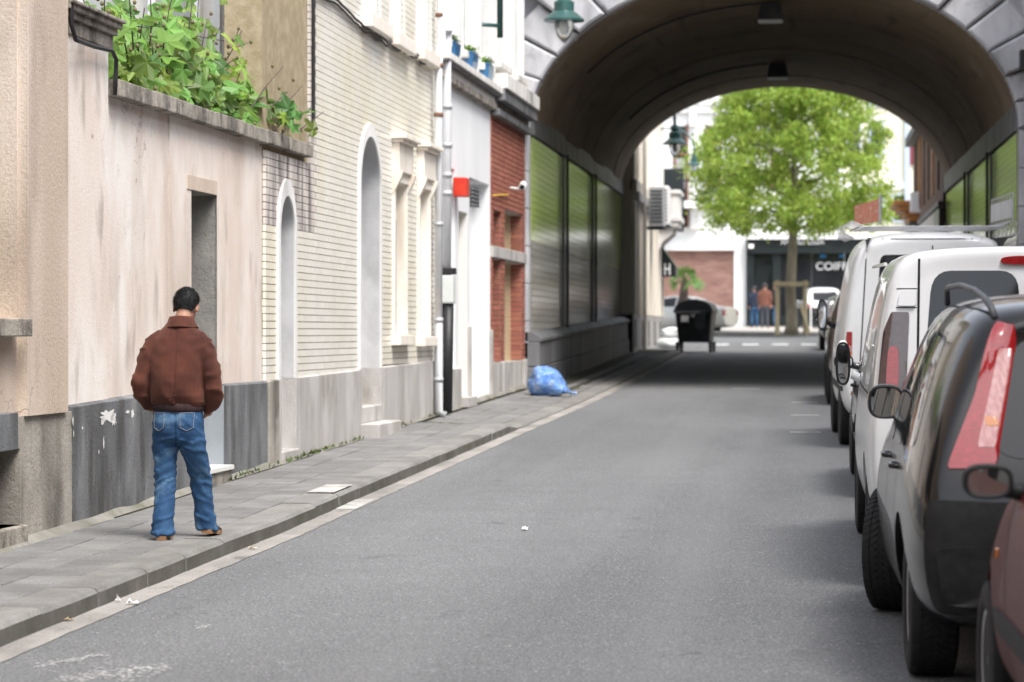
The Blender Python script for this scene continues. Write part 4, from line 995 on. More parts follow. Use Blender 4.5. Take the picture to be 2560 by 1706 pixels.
# ---- far buildings across the square
FYY = 113.5
zf = zr(FYY) + .12
def fz(px, py): return atY(px, py, FYY).z
def fx(px): return atY(px, 800, FYY).x
def fbox(px0, px1, py0, py1, d0=0.0, d1=.1):
    m = MB(); m.box(fx(px0), fx(px1), FYY - d1, FYY - d0, fz(0, py1), fz(0, py0)); return m
Gh = thing('white_corner_building', (-3, FYY, zf), 'white rendered building across the square with brown brick panel and dark windows', 'building')
m = MB(); m.box(-16, fx(2110), FYY, FYY + 4, 1.2, 14.5); m.build('wall', MT['white'], Gh)
fbox(1600, 1835, 632, 822, 0, .06).build('brick_panel', MT['far_brick'], Gh)
fbox(1590, 1840, 618, 632, 0, .3).build('panel_ledge', MT['white_plaster'], Gh)
fbox(1835, 1866, 590, 822, 0, .12).build('pier', MT['white'], Gh)
MT['brown_frame'] = mat('brown_frame', (.20, .09, .06), rough=.6)
for (a, b, t, bt) in ((1688, 1717, 328, 575), (1768, 1800, 328, 480), (1850, 1882, 328, 480), (1930, 1962, 328, 480), (2060, 2092, 328, 440), (1615, 1640, 328, 575)):
    wn = fbox(a, b, t, bt, -.02, .02).build('window', MT['dark_glass'], Gh)
    fbox(a - 4, a + 2, t - 3, bt, .02, .08).build('frame', MT['brown_frame'], wn); fbox(b - 2, b + 4, t - 3, bt, .02, .08).build('frame', MT['brown_frame'], wn)
    fbox(a - 2, b + 2, lerp(t, bt, .28) - 3, lerp(t, bt, .28) + 3, .02, .07).build('transom', MT['brown_frame'], wn)
    fbox(a + 2, b - 2, lerp(t, bt, .32), lerp(t, bt, .62), .0, .03).build('net_curtain', MT['curtain'], wn)
for (a, b, t, bt) in ((1600, 2100, 262, 276), (1600, 2100, 290, 296)): fbox(a, b, t, bt, 0, .18).build('cornice', MT['white_plaster'], Gh)
for px in (1733, 1830, 1915, 2000): fbox(px - 9, px + 9, 280, 330, 0, .25).build('bracket', MT['white_plaster'], Gh)
fbox(1662, 1712, 435, 588, .9, 1.0).build('dark_banner', MT['black_shop'], Gh)
fbox(1706, 1770, 513, 530, 0, .9).build('balcony', MT['white'], Gh)
for k in range(10): fbox(1708 + k * 6, 1709.6 + k * 6, 465, 513, .8, .85).build('baluster', MT['black_metal'], Gh)
fbox(1706, 1768, 462, 466, .78, .86).build('handrail', MT['black_metal'], Gh)
for px in (1738,): fbox(px - 10, px + 10, 530, 580, 0, .5).build('corbel', MT['white_plaster'], Gh)
# shop front
Sh = thing('barber_shop_front', (fx(1990), FYY - .3, zf), 'black shop front with white lettering behind the street tree', 'shop')
fbox(1866, 2200, 606, 640, .05, .5).build('fascia', MT['black_shop'], Sh)
fbox(1866, 2200, 596, 606, .02, .7).build('fascia_ledge', MT['white'], Sh)
fbox(1866, 1885, 640, 822, .05, .35).build('pier', MT['black_shop'], Sh)
fbox(1932, 1952, 640, 822, .05, .35).build('pier', MT['black_shop'], Sh)
fbox(1885, 1932, 640, 665, .05, .12).build('transom_window', MT['dark_glass'], Sh)
fbox(1885, 1932, 665, 822, .0, .04).build('doorway', MT['black_shop'], Sh)
for (a, b) in ((1952, 2028), (2030, 2110), (2112, 2200)):
    fbox(a, b, 640, 790, .05, .10).build('shop_window', MT['dark_glass'], Sh)
fbox(1952, 2200, 790, 822, .05, .3).build('stall_riser', MT['black_shop'], Sh)
def text(s_, px0, px1, pyb, size_px, mt, d, parent, nm='lettering'):
    cu = bpy.data.curves.new('txt', 'FONT'); cu.body = s_; cu.size = 1; cu.extrude = .03; cu.align_x = 'LEFT'
    o = bpy.data.objects.new('txt', cu); COL.objects.link(o); bpy.context.view_layer.update()
    dg = bpy.context.evaluated_depsgraph_get(); me = bpy.data.meshes.new_from_object(o.evaluated_get(dg)); bpy.data.objects.remove(o)
    xs = [v.co.x for v in me.vertices]; ys_ = [v.co.y for v in me.vertices]
    sx = (fx(px1) - fx(px0)) / (max(xs) - min(xs)); sz = size_px / F * FYY / (max(ys_) - min(ys_)); mn = min(xs); my = min(ys_)
    for v in me.vertices:
        x, y, z = v.co; v.co = (fx(px0) + (x - mn) * sx, FYY - d - z, fz(0, pyb) + (y - my) * sz)
    off = world_loc(parent)
    for v in me.vertices: v.co -= off
    me.materials.clear(); me.materials.append(mt); obj(nm, me, parent)
text('ANDALOUSSIA', 1952, 2060, 619, 15, MT['white'], .56, Sh)
text('COIFFURE', 2040, 2170, 680, 19, MT['white'], .16, Sh)
text('300', 2049, 2064, 650, 7, MT['blue_letter'], .16, Sh)
text('300', 2097, 2112, 650, 7, MT['blue_letter'], .16, Sh)
fbox(1872, 1885, 618, 628, .5, .7).build('spot_lamp', MT['white'], Sh)
# pale yellow building right
Yh = thing('pale_yellow_building', (fx(2200), FYY, zf), 'pale yellow building with blue grey window frames right of the street tree', 'building')
m = MB(); m.box(fx(2110), 30, FYY + .3, FYY + 4.3, 1.2, 14.5); m.build('wall', MT['pale_yellow'], Yh)
MT['blue_grey'] = mat('blue_grey_paint', (.45, .52, .62), rough=.6)
for (a, b, t, bt) in ((2178, 2206, 322, 400), (2120, 2148, 322, 400), (2235, 2262, 500, 560), (2178, 2206, 500, 560), (2235, 2262, 200, 280), (2178, 2206, 200, 280)):
    wn = fbox(a, b, t, bt, -.32, -.25).build('window', MT['dark_glass'], Yh)
    for (c, d, e, f_) in ((a - 5, a, t - 5, bt + 4), (b, b + 5, t - 5, bt + 4), (a, b, t - 5, t), (a, b, bt, bt + 4)): fbox(c, d, e, f_, -.3, -.2).build('frame', MT['blue_grey'], wn)
fbox(2262, 2274, 200, 822, -.3, -.1).build('pilaster', MT['blue_grey'], Yh)
fbox(2110, 2262, 470, 484, -.3, -.15).build('string_course', MT['white'], Yh)
MT['maroon'] = mat('maroon_blind', (.22, .035, .06), rough=.7)
fbox(2276, 2300, 375, 425, -.3, -.2).build('blind', MT['maroon'], Yh)
fbox(2274, 2300, 355, 372, -.3, -.15).build('ledge', MT['white'], Yh)
# H: dark timber house on the right past the tunnel
Hh = thing('timber_shop_house', (4, 80, zr(80)), 'dark weathered house with orange shop cornice beyond the tunnel on the right', 'house')
HX = 3.42
MT['brown_wood'] = mat('brown_weathered_wood', (.10, .06, .045), (.17, .10, .07), rough=.85, scale=2, stretch=(1, 4, .3), layers=(((.35, .27, .2), (1, 5, .3), 1.2, .58, .7, .6),))
MT['orange_wood'] = mat('orange_wood', (.42, .17, .05), (.5, .23, .08), rough=.5, scale=4)
m = MB(); m.box(HX, HX + 6, TY1 + .3, 90.5, .8, 7.6); m.build('wall', MT['brown_wood'], Hh)
m = MB(); m.box(HX - .25, HX + .2, TY1 + .3, 90.5, 7.6, 7.85); m.build('eaves', MT['dark_stone'], Hh)
for k in range(6):
    yy = 73 + k * 2.9; m = MB(); m.box(HX - .05, HX + .02, yy, yy + .35, 5.4, 7.5); m.build('shutter_board', MT['orange_wood' if k % 3 == 1 else 'brown_wood'], Hh)
m = MB(); m.box(HX - .12, HX, TY1 + .4, 84, 4.9, 5.02); m.build('ledge', MT['dark_stone'], Hh)
for k in range(9):
    yy = 73.6 + k * 1.05; m = MB(); m.box(HX - .1, HX, yy, yy + 1.0, 3.2, 4.85); m.build('fascia_board', MT['dirty_render'], Hh)
m = MB(); m.box(HX - .1, HX, TY1 + .4, 73.4, 3.2, 4.85); m.build('black_board', MT['black_shop'], Hh)  # plain black board at the tunnel end of the fascia boards
for (pj, z0, z1) in ((.75, 5.55, 5.72), (.6, 5.4, 5.55), (.42, 5.25, 5.4), (.3, 5.1, 5.25)):
    m = MB(); m.box(HX - pj, HX, 86.2 - pj * .3, 89.5, z0, z1); m.build('cornice', MT['orange_wood'], Hh, bevel=.03)
m = MB(); m.box(HX - .28, HX, 86.3, 89.4, 3.2, 5.1); m.build('sign_panel', MT['mid_grey'], Hh, bevel=.02)
m = MB(); m.box(HX - .24, HX, 85.6, 89.4, 1.3, 3.2); m.build('shop_front', MT['orange_wood'], Hh)
m = MB(); m.box(HX - .3, HX, 84.6, 85.0, 5.3, 5.9); m.build('lamp_box', MT['white'], Hh, bevel=.02)
# square pavement
sq = tag(obj('square_pavement', None), kind='structure')
ykb = G(1790, 841).y
MT['square'] = mat('square_paving', (.37, .35, .32), (.43, .41, .38), rough=.9, scale=.6, layers=(((.28, .265, .25), (1, 3, 1), 2, .5, .7, .6),))
m = MB(); m.add([(-30, ykb, zr(ykb) + .13), (30, ykb, zr(ykb) + .13), (30, FYY, zr(FYY) + .13), (-30, FYY, zr(FYY) + .13)], [(0, 1, 2, 3)]); m.build('paving', MT['square'], sq)
for i in range(40):
    m = MB(); x0 = -20 + i; m.box(x0, x0 + .985, ykb - .16, ykb, zr(ykb) - .1, zr(ykb) + .135); m.build('kerb_stone', MT['kerb'], sq)
# ================================================================== foliage materials
def leafmat(name, col, col2, rnd, tr=.4):
    m = mat(name, col, col2, rough=.45, scale=1.2, rnd=rnd, mix=(.35, .65))
    nt = m.node_tree; N = nt.nodes; L = nt.links; b = N['Principled BSDF']; out = N['Material Output']
    t = N.new('ShaderNodeBsdfTranslucent'); mx = N.new('ShaderNodeMixShader'); mx.inputs[0].default_value = tr
    src = b.inputs['Base Color'].links[0].from_socket
    g = N.new('ShaderNodeHueSaturation'); g.inputs['Value'].default_value = 1.5; g.inputs['Hue'].default_value = .485; L.new(src, g.inputs['Color'])
    L.new(g.outputs[0], t.inputs['Color']); L.new(b.outputs[0], mx.inputs[1]); L.new(t.outputs[0], mx.inputs[2]); L.new(mx.outputs[0], out.inputs['Surface'])
    return m
MT['fig_leaf'] = leafmat('fig_leaf', (.11, .21, .055), (.20, .32, .06), .48)
MT['fig_young'] = leafmat('fig_young_leaf', (.17, .29, .035), (.22, .34, .05), .2)
MT['tree_leaf'] = leafmat('tree_leaf', (.22, .325, .045), (.30, .41, .075), .32)
MT['fig_bark'] = mat('fig_bark', (.075, .055, .05), (.11, .085, .07), rough=.9, scale=8, bump=.3)
# ---- fig tree behind the garden wall
random.seed(21)
def fig_leaf_mesh(nm, mt, s):
    lob = []                                        # five lobes
    for a, r_ in ((-150, .30), (-118, .62), (-95, .42), (-62, .88), (-32, .50), (0, 1.05), (32, .50), (62, .88), (95, .42), (118, .62), (150, .30)):
        lob.append((a, r_))
    pts = []
    for i, (a, r_) in enumerate(lob):
        pk = i % 2 == 1
        for da, k in ((-9, .86), (0, 1), (9, .86)) if pk else ((0, 1),):
            th = R(a + da + 90); pts.append((math.cos(th) * r_ * k, math.sin(th) * r_ * k))
    v = [(0, 0, 0)] + [(x * s, y * s, s * (-.16 * (x * x + y * y) + .10 * math.cos(5 * math.atan2(y, x)))) for x, y in pts]
    n = len(pts)
    me = bpy.data.meshes.new(nm); me.from_pydata(v, [], [(0, i + 1, i + 2) for i in range(n - 1)]); me.materials.append(mt); return me
fig_m = [fig_leaf_mesh('leaf', MT['fig_leaf'], s) for s in (.125, .15, .175)] + [fig_leaf_mesh('leaf', MT['fig_young'], s) for s in (.085, .115)]
Ft = thing('fig_tree', (-6.15, 24.2, .55), 'leafy fig tree with bare twigs leaning over the garden wall', 'tree')
trunk_top = Vector((-5.75, 24.4, 3.0)); FO = Vector(Ft.location)
m = MB(); m.tube([Vector((0, 0, 0)), Vector((.05, .1, 1.2)), trunk_top - FO], [.11, .09, .07], 9); m.build('trunk', MT['fig_bark'], Ft, smooth=True, local=True)
tips = [(260, -20, 0), (320, -35, 0), (380, -25, 0), (440, -35, 0), (500, -20, 0), (300, 30, 0), (350, 70, 0), (430, 100, 0), (480, 80, 0), (520, 50, 0), (210, -25, 0), (650, 190, 0), (700, 165, 0), (560, 150, 0), (300, 60, 21.8), (330, 150, 22.0), (380, 100, 22.6), (420, 190, 22.4), (340, 230, 21.6), (460, 60, 23.2), (470, 250, 23.0), (520, 130, 23.8), (540, 215, 23.8), (560, 265, 23.9), (600, 180, 24.4), (640, 260, 24.8), (690, 180, 25.2), (720, 230, 25.4), (740, 290, 25.6), (805, 285, 26.2), (760, 215, 25.9), (660, 300, 25.0), (420, 20, 23.0), (360, 20, 22.2), (500, 180, 23.4), (390, 255, 22.2), (600, 290, 24.2), (250, 20, 21.4), (200, 10, 20.8), (290, 130, 21.5), (450, 140, 23), (560, 40, 24.2), (480, 10, 23.6), (400, 60, 22.5), (700, 310, 25.3), (640, 130, 24.9)]
bt = [(610, 60, 24.6), (640, 100, 24.8), (700, 110, 25.4), (580, 120, 24.2), (660, 40, 25)]
nl = 0; extra = MB(); br = MB(); buds = MB()
def leaf_at(p, sc, young):
    global nl
    if p.z < zCap1 + .04 and p.x < wx(p.y) + .25: p.z = zCap1 + random.uniform(.04, .3)
    if p.x > wx(p.y) - .05 and p.y < 26.0: p.x = wx(p.y) - random.uniform(.05, .3)
    rot = Vector((random.gauss(.55, .45), random.gauss(-.55, .4), random.uniform(.1, .9))).normalized()
    q = rot.to_track_quat('Z', 'Y') @ Matrix.Rotation(random.uniform(0, 2 * pi), 3, 'Z').to_quaternion()
    me = random.choice(fig_m[3:] if young else fig_m[:3])
    if nl < 300:
        o = obj('leaf', me, Ft); o.location = p - FO; o.rotation_mode = 'QUATERNION'; o.rotation_quaternion = q; o.scale = (sc, sc, sc); nl += 1
    else:
        extra.cur = random.random() + .01
        extra.add([tuple(p + q @ (v.co * sc)) for v in me.vertices], [tuple(f.vertices) for f in me.polygons])
order = sorted(range(len(tips)), key=lambda i: -tips[i][0])
for i in order:
    px, py, Y = tips[i]; Y = WT(px, -.18) if px < 700 else WT(px, .10); tip = atY(px, py, Y)
    root = trunk_top.lerp(Vector((tip.x, tip.y, 3.0)), random.uniform(.1, .45)) - Vector((random.uniform(0, .15), 0, .15))
    root.x = min(root.x, wx(root.y) - .15)
    mid = root.lerp(tip, .5) + Vector((random.gauss(0, .1), random.gauss(0, .1), -.12)); pts = []
    for k in range(9):
        f = k / 8; pts.append(root.lerp(mid, f).lerp(mid.lerp(tip, f), f) + Vector((random.gauss(0, .012), random.gauss(0, .012), random.gauss(0, .012))))
    br.tube(pts, [lerp(.016, .004, k / 8) for k in range(9)], 6)
    for k in range(20):
        f = random.uniform(.25, 1.02); c = pts[min(8, int(f * 8))] + Vector((random.gauss(0, .12), random.gauss(0, .22), random.gauss(.02, .11)))
        leaf_at(c, random.uniform(.8, 1.35), f > .9 and random.random() < .6)
    for k in range(5):
        c = pts[random.randint(4, 8)] + Vector((random.gauss(0, .06), random.gauss(0, .06), random.gauss(.03, .05))); c.z = max(c.z, zCap1 + .05); buds.ell(c, (.016, .016, .02), 8, 5)
for px, py, Y in bt:
    tip = atY(px, py, WT(px, -.2)); root = trunk_top.lerp(tip, .4) - Vector((0, 0, .2)); pts = [root.lerp(tip, k / 6) + Vector((random.gauss(0, .03), random.gauss(0, .03), -.05 * math.sin(pi * k / 6))) for k in range(7)]
    br.tube(pts, [lerp(.014, .004, k / 6) for k in range(7)], 5)
    for k in range(9):
        c = pts[random.randint(2, 6)]; e = c + Vector((random.gauss(0, .1), random.gauss(0, .1), random.uniform(.0, .16))); br.tube([c, e], [.005, .003], 4); buds.ell(e, (.016, .016, .022), 8, 5)
br.build('branch', MT['fig_bark'], Ft, smooth=True)
MT['fig_bud'] = mat('fig_bud', (.16, .11, .06), (.12, .15, .05), rough=.6, scale=20)
buds.build('fruit', MT['fig_bud'], Ft, smooth=True, kind='stuff')
if extra.v: extra.build('foliage', MT['fig_leaf'], Ft, kind='stuff')

# ---- street tree in the square
random.seed(4)
tb = G(1978, 834, .13); TX, TY, TZ = tb.x, tb.y, tb.z
St = thing('street_tree', (TX, TY, TZ), 'bright green young street tree in the square seen through the tunnel', 'tree')
m = MB()
m.tube([(0, 0, -.05), (.02, 0, .3), (-.02, 0, 1.5), (.05, 0, 3.0), (.1, 0, 4.2), (.1, 0, 6), (.1, 0, 8.2)], [.27, .20, .17, .15, .13, .09, .03], 12); m.build('trunk', MT['bark'], St, smooth=True, local=True)
m = MB(); limbs = []
for i in range(16):
    a = i * 2.4; z0 = 3.4 + i * .27; L_ = random.uniform(2.2, 3.5) * (1 - .03 * i)
    pts = [Vector((.08 + math.cos(a) * L_ * f, math.sin(a) * L_ * f, z0 + L_ * (.55 * f - .12 * f * f) + random.gauss(0, .05))) for f in (0, .25, .5, .75, 1)]
    m.tube(pts, [.085, .06, .045, .03, .012], 6); limbs.append(pts)
m.build('limb', MT['bark'], St, smooth=True, local=True)
cr = MB()
def crown_r(z):                                     # radius over height
    return pl([(3.2, 1.2), (3.7, 2.9), (4.3, 3.65), (5.4, 3.8), (6.6, 3.3), (7.6, 2.6), (8.8, 1.7), (10.0, .6)], z)
clumps = []
for _ in range(560):
    z = random.uniform(3.5, 10.0); rr = crown_r(z); a = random.uniform(0, 2 * pi); q = rr * (random.random() ** .42)
    q *= 1 + .28 * noise.noise(Vector((math.cos(a) * 2, math.sin(a) * 2, z * .8)))
    clumps.append(Vector((.05 + math.cos(a) * q, math.sin(a) * q, z)))
for c in clumps:
    s_ = random.uniform(.22, .46)
    for _ in range(86):
        p = c + Vector((random.gauss(0, s_ * .62), random.gauss(0, s_ * .62), random.gauss(0, s_ * .45)))
        d = Vector((random.gauss(0, 1), random.gauss(0, 1), random.gauss(0, .6))).normalized(); u = d.orthogonal().normalized(); u.rotate(Matrix.Rotation(random.uniform(0, 6.28), 3, d)); w_ = d.cross(u)
        l_, b_ = random.uniform(.055, .105), random.uniform(.03, .055); cr.cur = random.random() + .001
        cr.add([p - u * l_, p - w_ * b_ + d * .015, p + u * l_, p + w_ * b_ + d * .015], [(0, 1, 2, 3)])
cr.build('crown', MT['tree_leaf'], St, local=True)
# timber tree guard
Tg = thing('tree_guard', (TX, TY, TZ), 'square timber guard of posts and rails round the street tree trunk', 'tree guard')
for i, (sx, sy) in enumerate(((-1, -1), (1, -1), (1, 1), (-1, 1))):
    m = MB(); x, y = sx * .47, sy * .42; m.tube([(x, y, -.05), (x, y, 1.78)], [.075, .07], 8); m.build('post', MT['timber'], Tg, local=True)
for (a, b) in (((-.6, -.5), (.6, -.5)), ((-.6, .5), (.6, .5))):
    m = MB(); m.box(a[0], b[0], a[1] - .03, a[1] + .03, 1.60, 1.74); m.build('rail', MT['timber'], Tg, local=True)
for sx in (-1, 1): m = MB(); m.box(sx * .55 - .03, sx * .55 + .03, -.46, .46, 1.58, 1.72); m.build('rail', MT['timber'], Tg, local=True)
m = MB(); m.tube([(.3, -.45, 1.0), (.62, -.62, .0)], .045, 6); m.build('brace', MT['timber'], Tg, local=True)
# palm in front of the brick panel
pp = G(1708, 842, .13)
Pm = thing('potted_palm', (pp.x, pp.y, pp.z), 'small palm with a dark shaggy trunk in front of the brown brick panel', 'palm')
m = MB(); m.tube([(0, 0, 0), (.02, 0, .6), (.0, 0, 1.2), (.05, 0, 1.75)], [.17, .17, .16, .11], 9); m.build('trunk', MT['fig_bark'], Pm, local=True)
MT['palm'] = leafmat('palm_leaf', (.10, .20, .05), (.15, .27, .07), .25)
for i in range(24):
    a = i * 2.4; el = random.uniform(-.5, 1.2); m = MB(); L_ = random.uniform(.5, .75); d = Vector((math.cos(a) * math.cos(el), math.sin(a) * math.cos(el), math.sin(el)))
    base_ = Vector((.05, 0, 1.78)); e = base_ + d * L_ * .45; s_ = d.orthogonal().normalized()
    m.tube([base_, e], .01, 4)
    for k in range(9):
        an = (k - 4) * .26; q = (d * math.cos(an) + s_ * math.sin(an)).normalized(); t_ = e + q * L_ * .55 + Vector((0, 0, -.08)); o_ = q.cross(d.cross(s_)).normalized() * .022; md = e.lerp(t_, .5)
        m.add([e, md + o_, t_, md - o_], [(0, 1, 2, 3)])
    m.build('frond', MT['palm'], Pm, local=True)

# ================================================================== street lamps
def lantern(name, loc, sc, label, arm):
    L_ = thing(name, loc, label, 'street lamp', 'green street lanterns')
    m = MB(); m.lathe([(.02 * sc, .52 * sc), (.10 * sc, .50 * sc), (.13 * sc, .40 * sc), (.09 * sc, .36 * sc), (.16 * sc, .30 * sc), (.16 * sc, .16 * sc), (.22 * sc, .12 * sc), (.32 * sc, .03 * sc), (.32 * sc, .0), (.12 * sc, -.01)], 28); m.build('shade', MT['lamp_green'], L_, local=True, angle=35)
    m = MB(); m.lathe([(.15 * sc, .0), (.155 * sc, -.08 * sc), (.11 * sc, -.24 * sc), (.03 * sc, -.33 * sc), (.005, -.34 * sc)], 24); g = m.build('globe', MT['lamp_glass'], L_, local=True, smooth=True)
    m = MB(); m.ell((0, 0, -.1 * sc), (.05 * sc, .05 * sc, .1 * sc)); m.build('bulb', MT['white'], g, local=True, smooth=True)
    m = MB(); m.tube([Vector(p) for p in arm], .035 * sc + .005, 8); m.build('arm', MT['lamp_green'], L_, local=True, smooth=True)
    return L_
p = atY(1410, 54, 44.8)
lantern('street_lantern', p, 1.0, 'large green street lantern hanging at the upper left of the tunnel mouth', [(0, 0, .5), (0, 0, .95), (-.15, 0, 1.2), (-.5, 0, 1.32), (wx(44.8) - p.x, 0, 1.35)])
p = atY(1687, 362, 72.5)
lantern('street_lantern', p, .98, 'green street lantern hanging just beyond the tunnel in front of the cream house', [(0, 0, .48), (-.02, 0, 1.0), (-.15, 0, 1.25), (FX - p.x, 0, 1.3)])
p = atY(1735, 414, 86)
lantern('street_lantern', p, .62, 'small green lantern on a gooseneck arm farthest from the tunnel', [(0, 0, .3), (0, 0, .55), (-.05, 0, .75), (-.25, 0, 1.0), (-.55, 0, 1.1), (FX - p.x, -1.2, 1.05)])

# ================================================================== wheeled bin
bp = (G(1700, 886) + G(1770, 880)) / 2
Bn = thing('wheeled_bin', (bp.x + .02, bp.y + .6, zr(bp.y + .6)), 'large black wheeled bin with domed lid on the road by the kerb', 'bin', rz=R(-4))
MT['bin'] = mat('black_bin_plastic', (.012, .014, .018), (.018, .02, .025), rough=.45, scale=6, space='obj')
m = MB(); m.hexa([(-.41, -.52, .26), (.41, -.52, .26), (.41, .52, .26), (-.41, .52, .26), (-.48, -.66, 1.06), (.48, -.66, 1.06), (.48, .66, 1.06), (-.48, .66, 1.06)]); m.build('body', MT['bin'], Bn, local=True, bevel=.04)
m = MB(); m.box(-.52, .52, -.70, .70, 1.04, 1.115); m.build('rim', MT['bin'], Bn, local=True, bevel=.02)
m = MB(); m.prism(arc(0, 1.04, .50, 0, 180, 24), lambda a, b, d: (a, d, 1.11 + (b - 1.04) * .56), -.68, .68); m.build('lid', MT['bin'], Bn, local=True, bevel=.015)
m = MB(); m.prism([(-.10, 1.06), (.22, 1.06), (.22, .80)] + arc(.08, .74, .15, 20, -200, 12), lambda a, b, d: (a + .1, d, b), -.735, -.69); m.build('lift_arm', MT['bin'], Bn, local=True, bevel=.01)
m = MB(); m.tube([(.0, -.74, .98), (.0, -.66, .98)], .06, 16); m.build('trunnion', MT['pale_plastic'], Bn, local=True, angle=40)
m = MB(); m.box(-.32, -.12, -.675, -.640, .80, .97); m.build('sticker', MT['white'], Bn, local=True)
m = MB(); m.tube([(-.45, -.76, 1.04), (.2, -.76, 1.04)], .025, 8); m.build('handle', MT['dark_grey'], Bn, local=True)
for sx in (-1, 1):
    for sy in (-1, 1):
        m = MB(); m.lathe([(.02, -.035), (.09, -.035), (.10, -.02), (.10, .02), (.09, .035), (.02, .035)], 18, lambda a, b, h: (sx * .43 + h, sy * .46 + a, .10 + b)); w_ = m.build('wheel', MT['black_metal'], Bn, local=True, angle=40)
        m = MB(); m.box(sx * .43 - .05, sx * .43 + .05, sy * .44 - .06, sy * .44 + .06, .13, .28); m.build('fork', MT['dark_grey'], w_, local=True)
# rubbish bags
def blob(c, r, seed, amp=.12, nu=40, nv=24, e=.85, fold=.02):
    m = MB(); sg = lambda q: math.copysign(abs(q) ** e, q); vs_ = []
    for j in range(nv + 1):
        ph = -pi / 2 + pi * j / nv
        for k in range(nu):
            th = 2 * pi * k / nu; d = Vector((sg(math.cos(ph)) * sg(math.cos(th)), sg(math.cos(ph)) * sg(math.sin(th)), sg(math.sin(ph))))
            q = 1 + amp * noise.noise(d * 1.8 + Vector((seed, 0, 0))) + fold * noise.noise(d * 7 + Vector((0, seed, 0)))
            p = Vector((d.x * r[0] * q, d.y * r[1] * q, d.z * r[2] * q)); vs_.append(p)
    fs = [(j * nu + k, j * nu + (k + 1) % nu, (j + 1) * nu + (k + 1) % nu, (j + 1) * nu + k) for j in range(nv) for k in range(nu)]
    return vs_, fs
MT['bag_blue'] = mat('blue_bag_film', (.10, .24, .60), (.26, .42, .74), rough=.2, scale=9, mix=(.40, .62), space='obj', bump=.6, bscale=22,
                     layers=(((.62, .70, .84), (1, 1, 1), 7, .56, .68, .75), ((.02, .15, .5), (1, 1, 1), 6, .6, .66, .9), ((.6, .08, .06), (1, 1, 1), 13, .70, .72, .8), ((.05, .4, .3), (1, 1, 1), 12, .70, .73, .8)))
bp = G(1370, 985, .1)
Bg = thing('blue_rubbish_bag', (bp.x - .02, bp.y + .15, bp.z - .05), 'bulging blue translucent rubbish bag on the pavement against the tunnel wall', 'rubbish bag', rz=R(10))
vs_, fs = blob((0, 0, 0), (.29, .26, .245), 2.0, .22, fold=.12); m = MB()
out = []
for p in vs_:
    x, y, z = p; z = max(z, -.20) + .22; k = max(0, x / .33); z *= (1 - .68 * min(1, k * k)); y *= (1 - .55 * k * k); x = x * (1 + .12 * k); out.append((x, y, z))
m.add(out, fs); m.build('bag', MT['bag_blue'], Bg, local=True, smooth=True)
m = MB(); m.tube([(.34, 0, .05), (.40, .0, .07), (.44, .02, .05)], [.03, .012, .03], 8); m.build('knot', MT['bag_blue'], Bg, local=True)
MT['bag_white'] = mat('white_bag_film', (.72, .76, .78), (.82, .84, .85), rough=.3, scale=8, bump=.5, bscale=15, space='obj')
for i, (px, py, lb_) in enumerate(((1668, 862, 'white plastic bag at the bottom of the heap behind the bin'), (1672, 848, 'white plastic bag on top of the heap behind the bin'))):
    q = G(px, 866, .1); m = MB(); vs_, fs = blob((0, 0, 0), (.33, .3, .17), i + 5.0, .2, 26, 14); m.add([(x, y, max(z, -.15) + .15) for x, y, z in vs_], fs)
    o = m.build('white_bag', MT['bag_white'], None, local=True, smooth=True); o.location = (q.x + .04 + i * .05, q.y + i * .08, q.z - .06 + i * .26); tag(o, lb_, 'rubbish bag', 'white bags')
# litter
def litter(px, py, dz, w_, l_, label, mt='white', h_=.02, sd=1):
    q = G(px, py, dz); random.seed(sd); m = MB(); n = 6; vs_ = []
    for i in range(n + 1):
        for j in range(4):
            vs_.append(((i / n - .5) * w_ + random.gauss(0, .004), (j / 3 - .5) * l_ + random.gauss(0, .004), abs(random.gauss(0, h_)) + .003))
    top = [(i * 4 + j, (i + 1) * 4 + j, (i + 1) * 4 + j + 1, i * 4 + j + 1) for i in range(n) for j in range(3)]
    m.add(vs_, top); o = m.build('litter', MT[mt], None, local=True); o.location = q + Vector((0, 0, .004)); o.rotation_euler = (0, 0, random.uniform(-.4, .4))
    tag(o, label, 'litter'); sd_ = o.modifiers.new('solid', 'SOLIDIFY'); sd_.thickness = .002
litter(335, 1512, .004, .075, .035, 'crumpled white wrapper lying in the gutter near the man', h_=.012)
litter(296, 1506, .004, .025, .03, 'small white paper ball beside the wrapper in the gutter', h_=.012, sd=2)
litter(1312, 1327, .0, .045, .06, 'small white scrap of paper in the middle of the road', h_=.012, sd=3)
litter(172, 1553, .004, .04, .04, 'tiny orange scrap in the gutter nearest the camera', 'tan_wood', .008, 4)
litter(632, 1374, .004, .04, .03, 'small orange scrap in the gutter beyond the wrapper', 'tan_wood', .006, 5)
# ================================================================== vehicles
def paint(name, col, rough=.25, coat=1.0, metal=0.0, dirt=None):
    return mat(name, col, tuple(c * .96 for c in col), rough=rough, coat=coat, metal=metal, scale=1.2, space='obj', layers=((dirt, (1, 1, .6), 1.5, .55, .8, .5),) if dirt else ())
MT['p_black'] = paint('black_car_paint', (.008, .007, .0072), .2, .5); MT['p_black'].node_tree.nodes['Principled BSDF'].inputs['Specular IOR Level'].default_value = .25
MT['p_white'] = paint('white_van_paint', (.74, .745, .75), .3, .7, dirt=(.62, .61, .59))
MT['p_white2'] = paint('dirty_white_van_paint', (.76, .765, .77), .38, .4, dirt=(.5, .49, .47))
MT['p_dark'] = paint('dark_grey_car_paint', (.035, .033, .036), .25)
MT['p_red'] = paint('maroon_car_paint', (.09, .009, .009), .45, .1); MT['p_red'].node_tree.nodes['Principled BSDF'].inputs['Specular IOR Level'].default_value = .25
MT['p_brown'] = paint('brown_van_paint', (.07, .05, .045), .3)
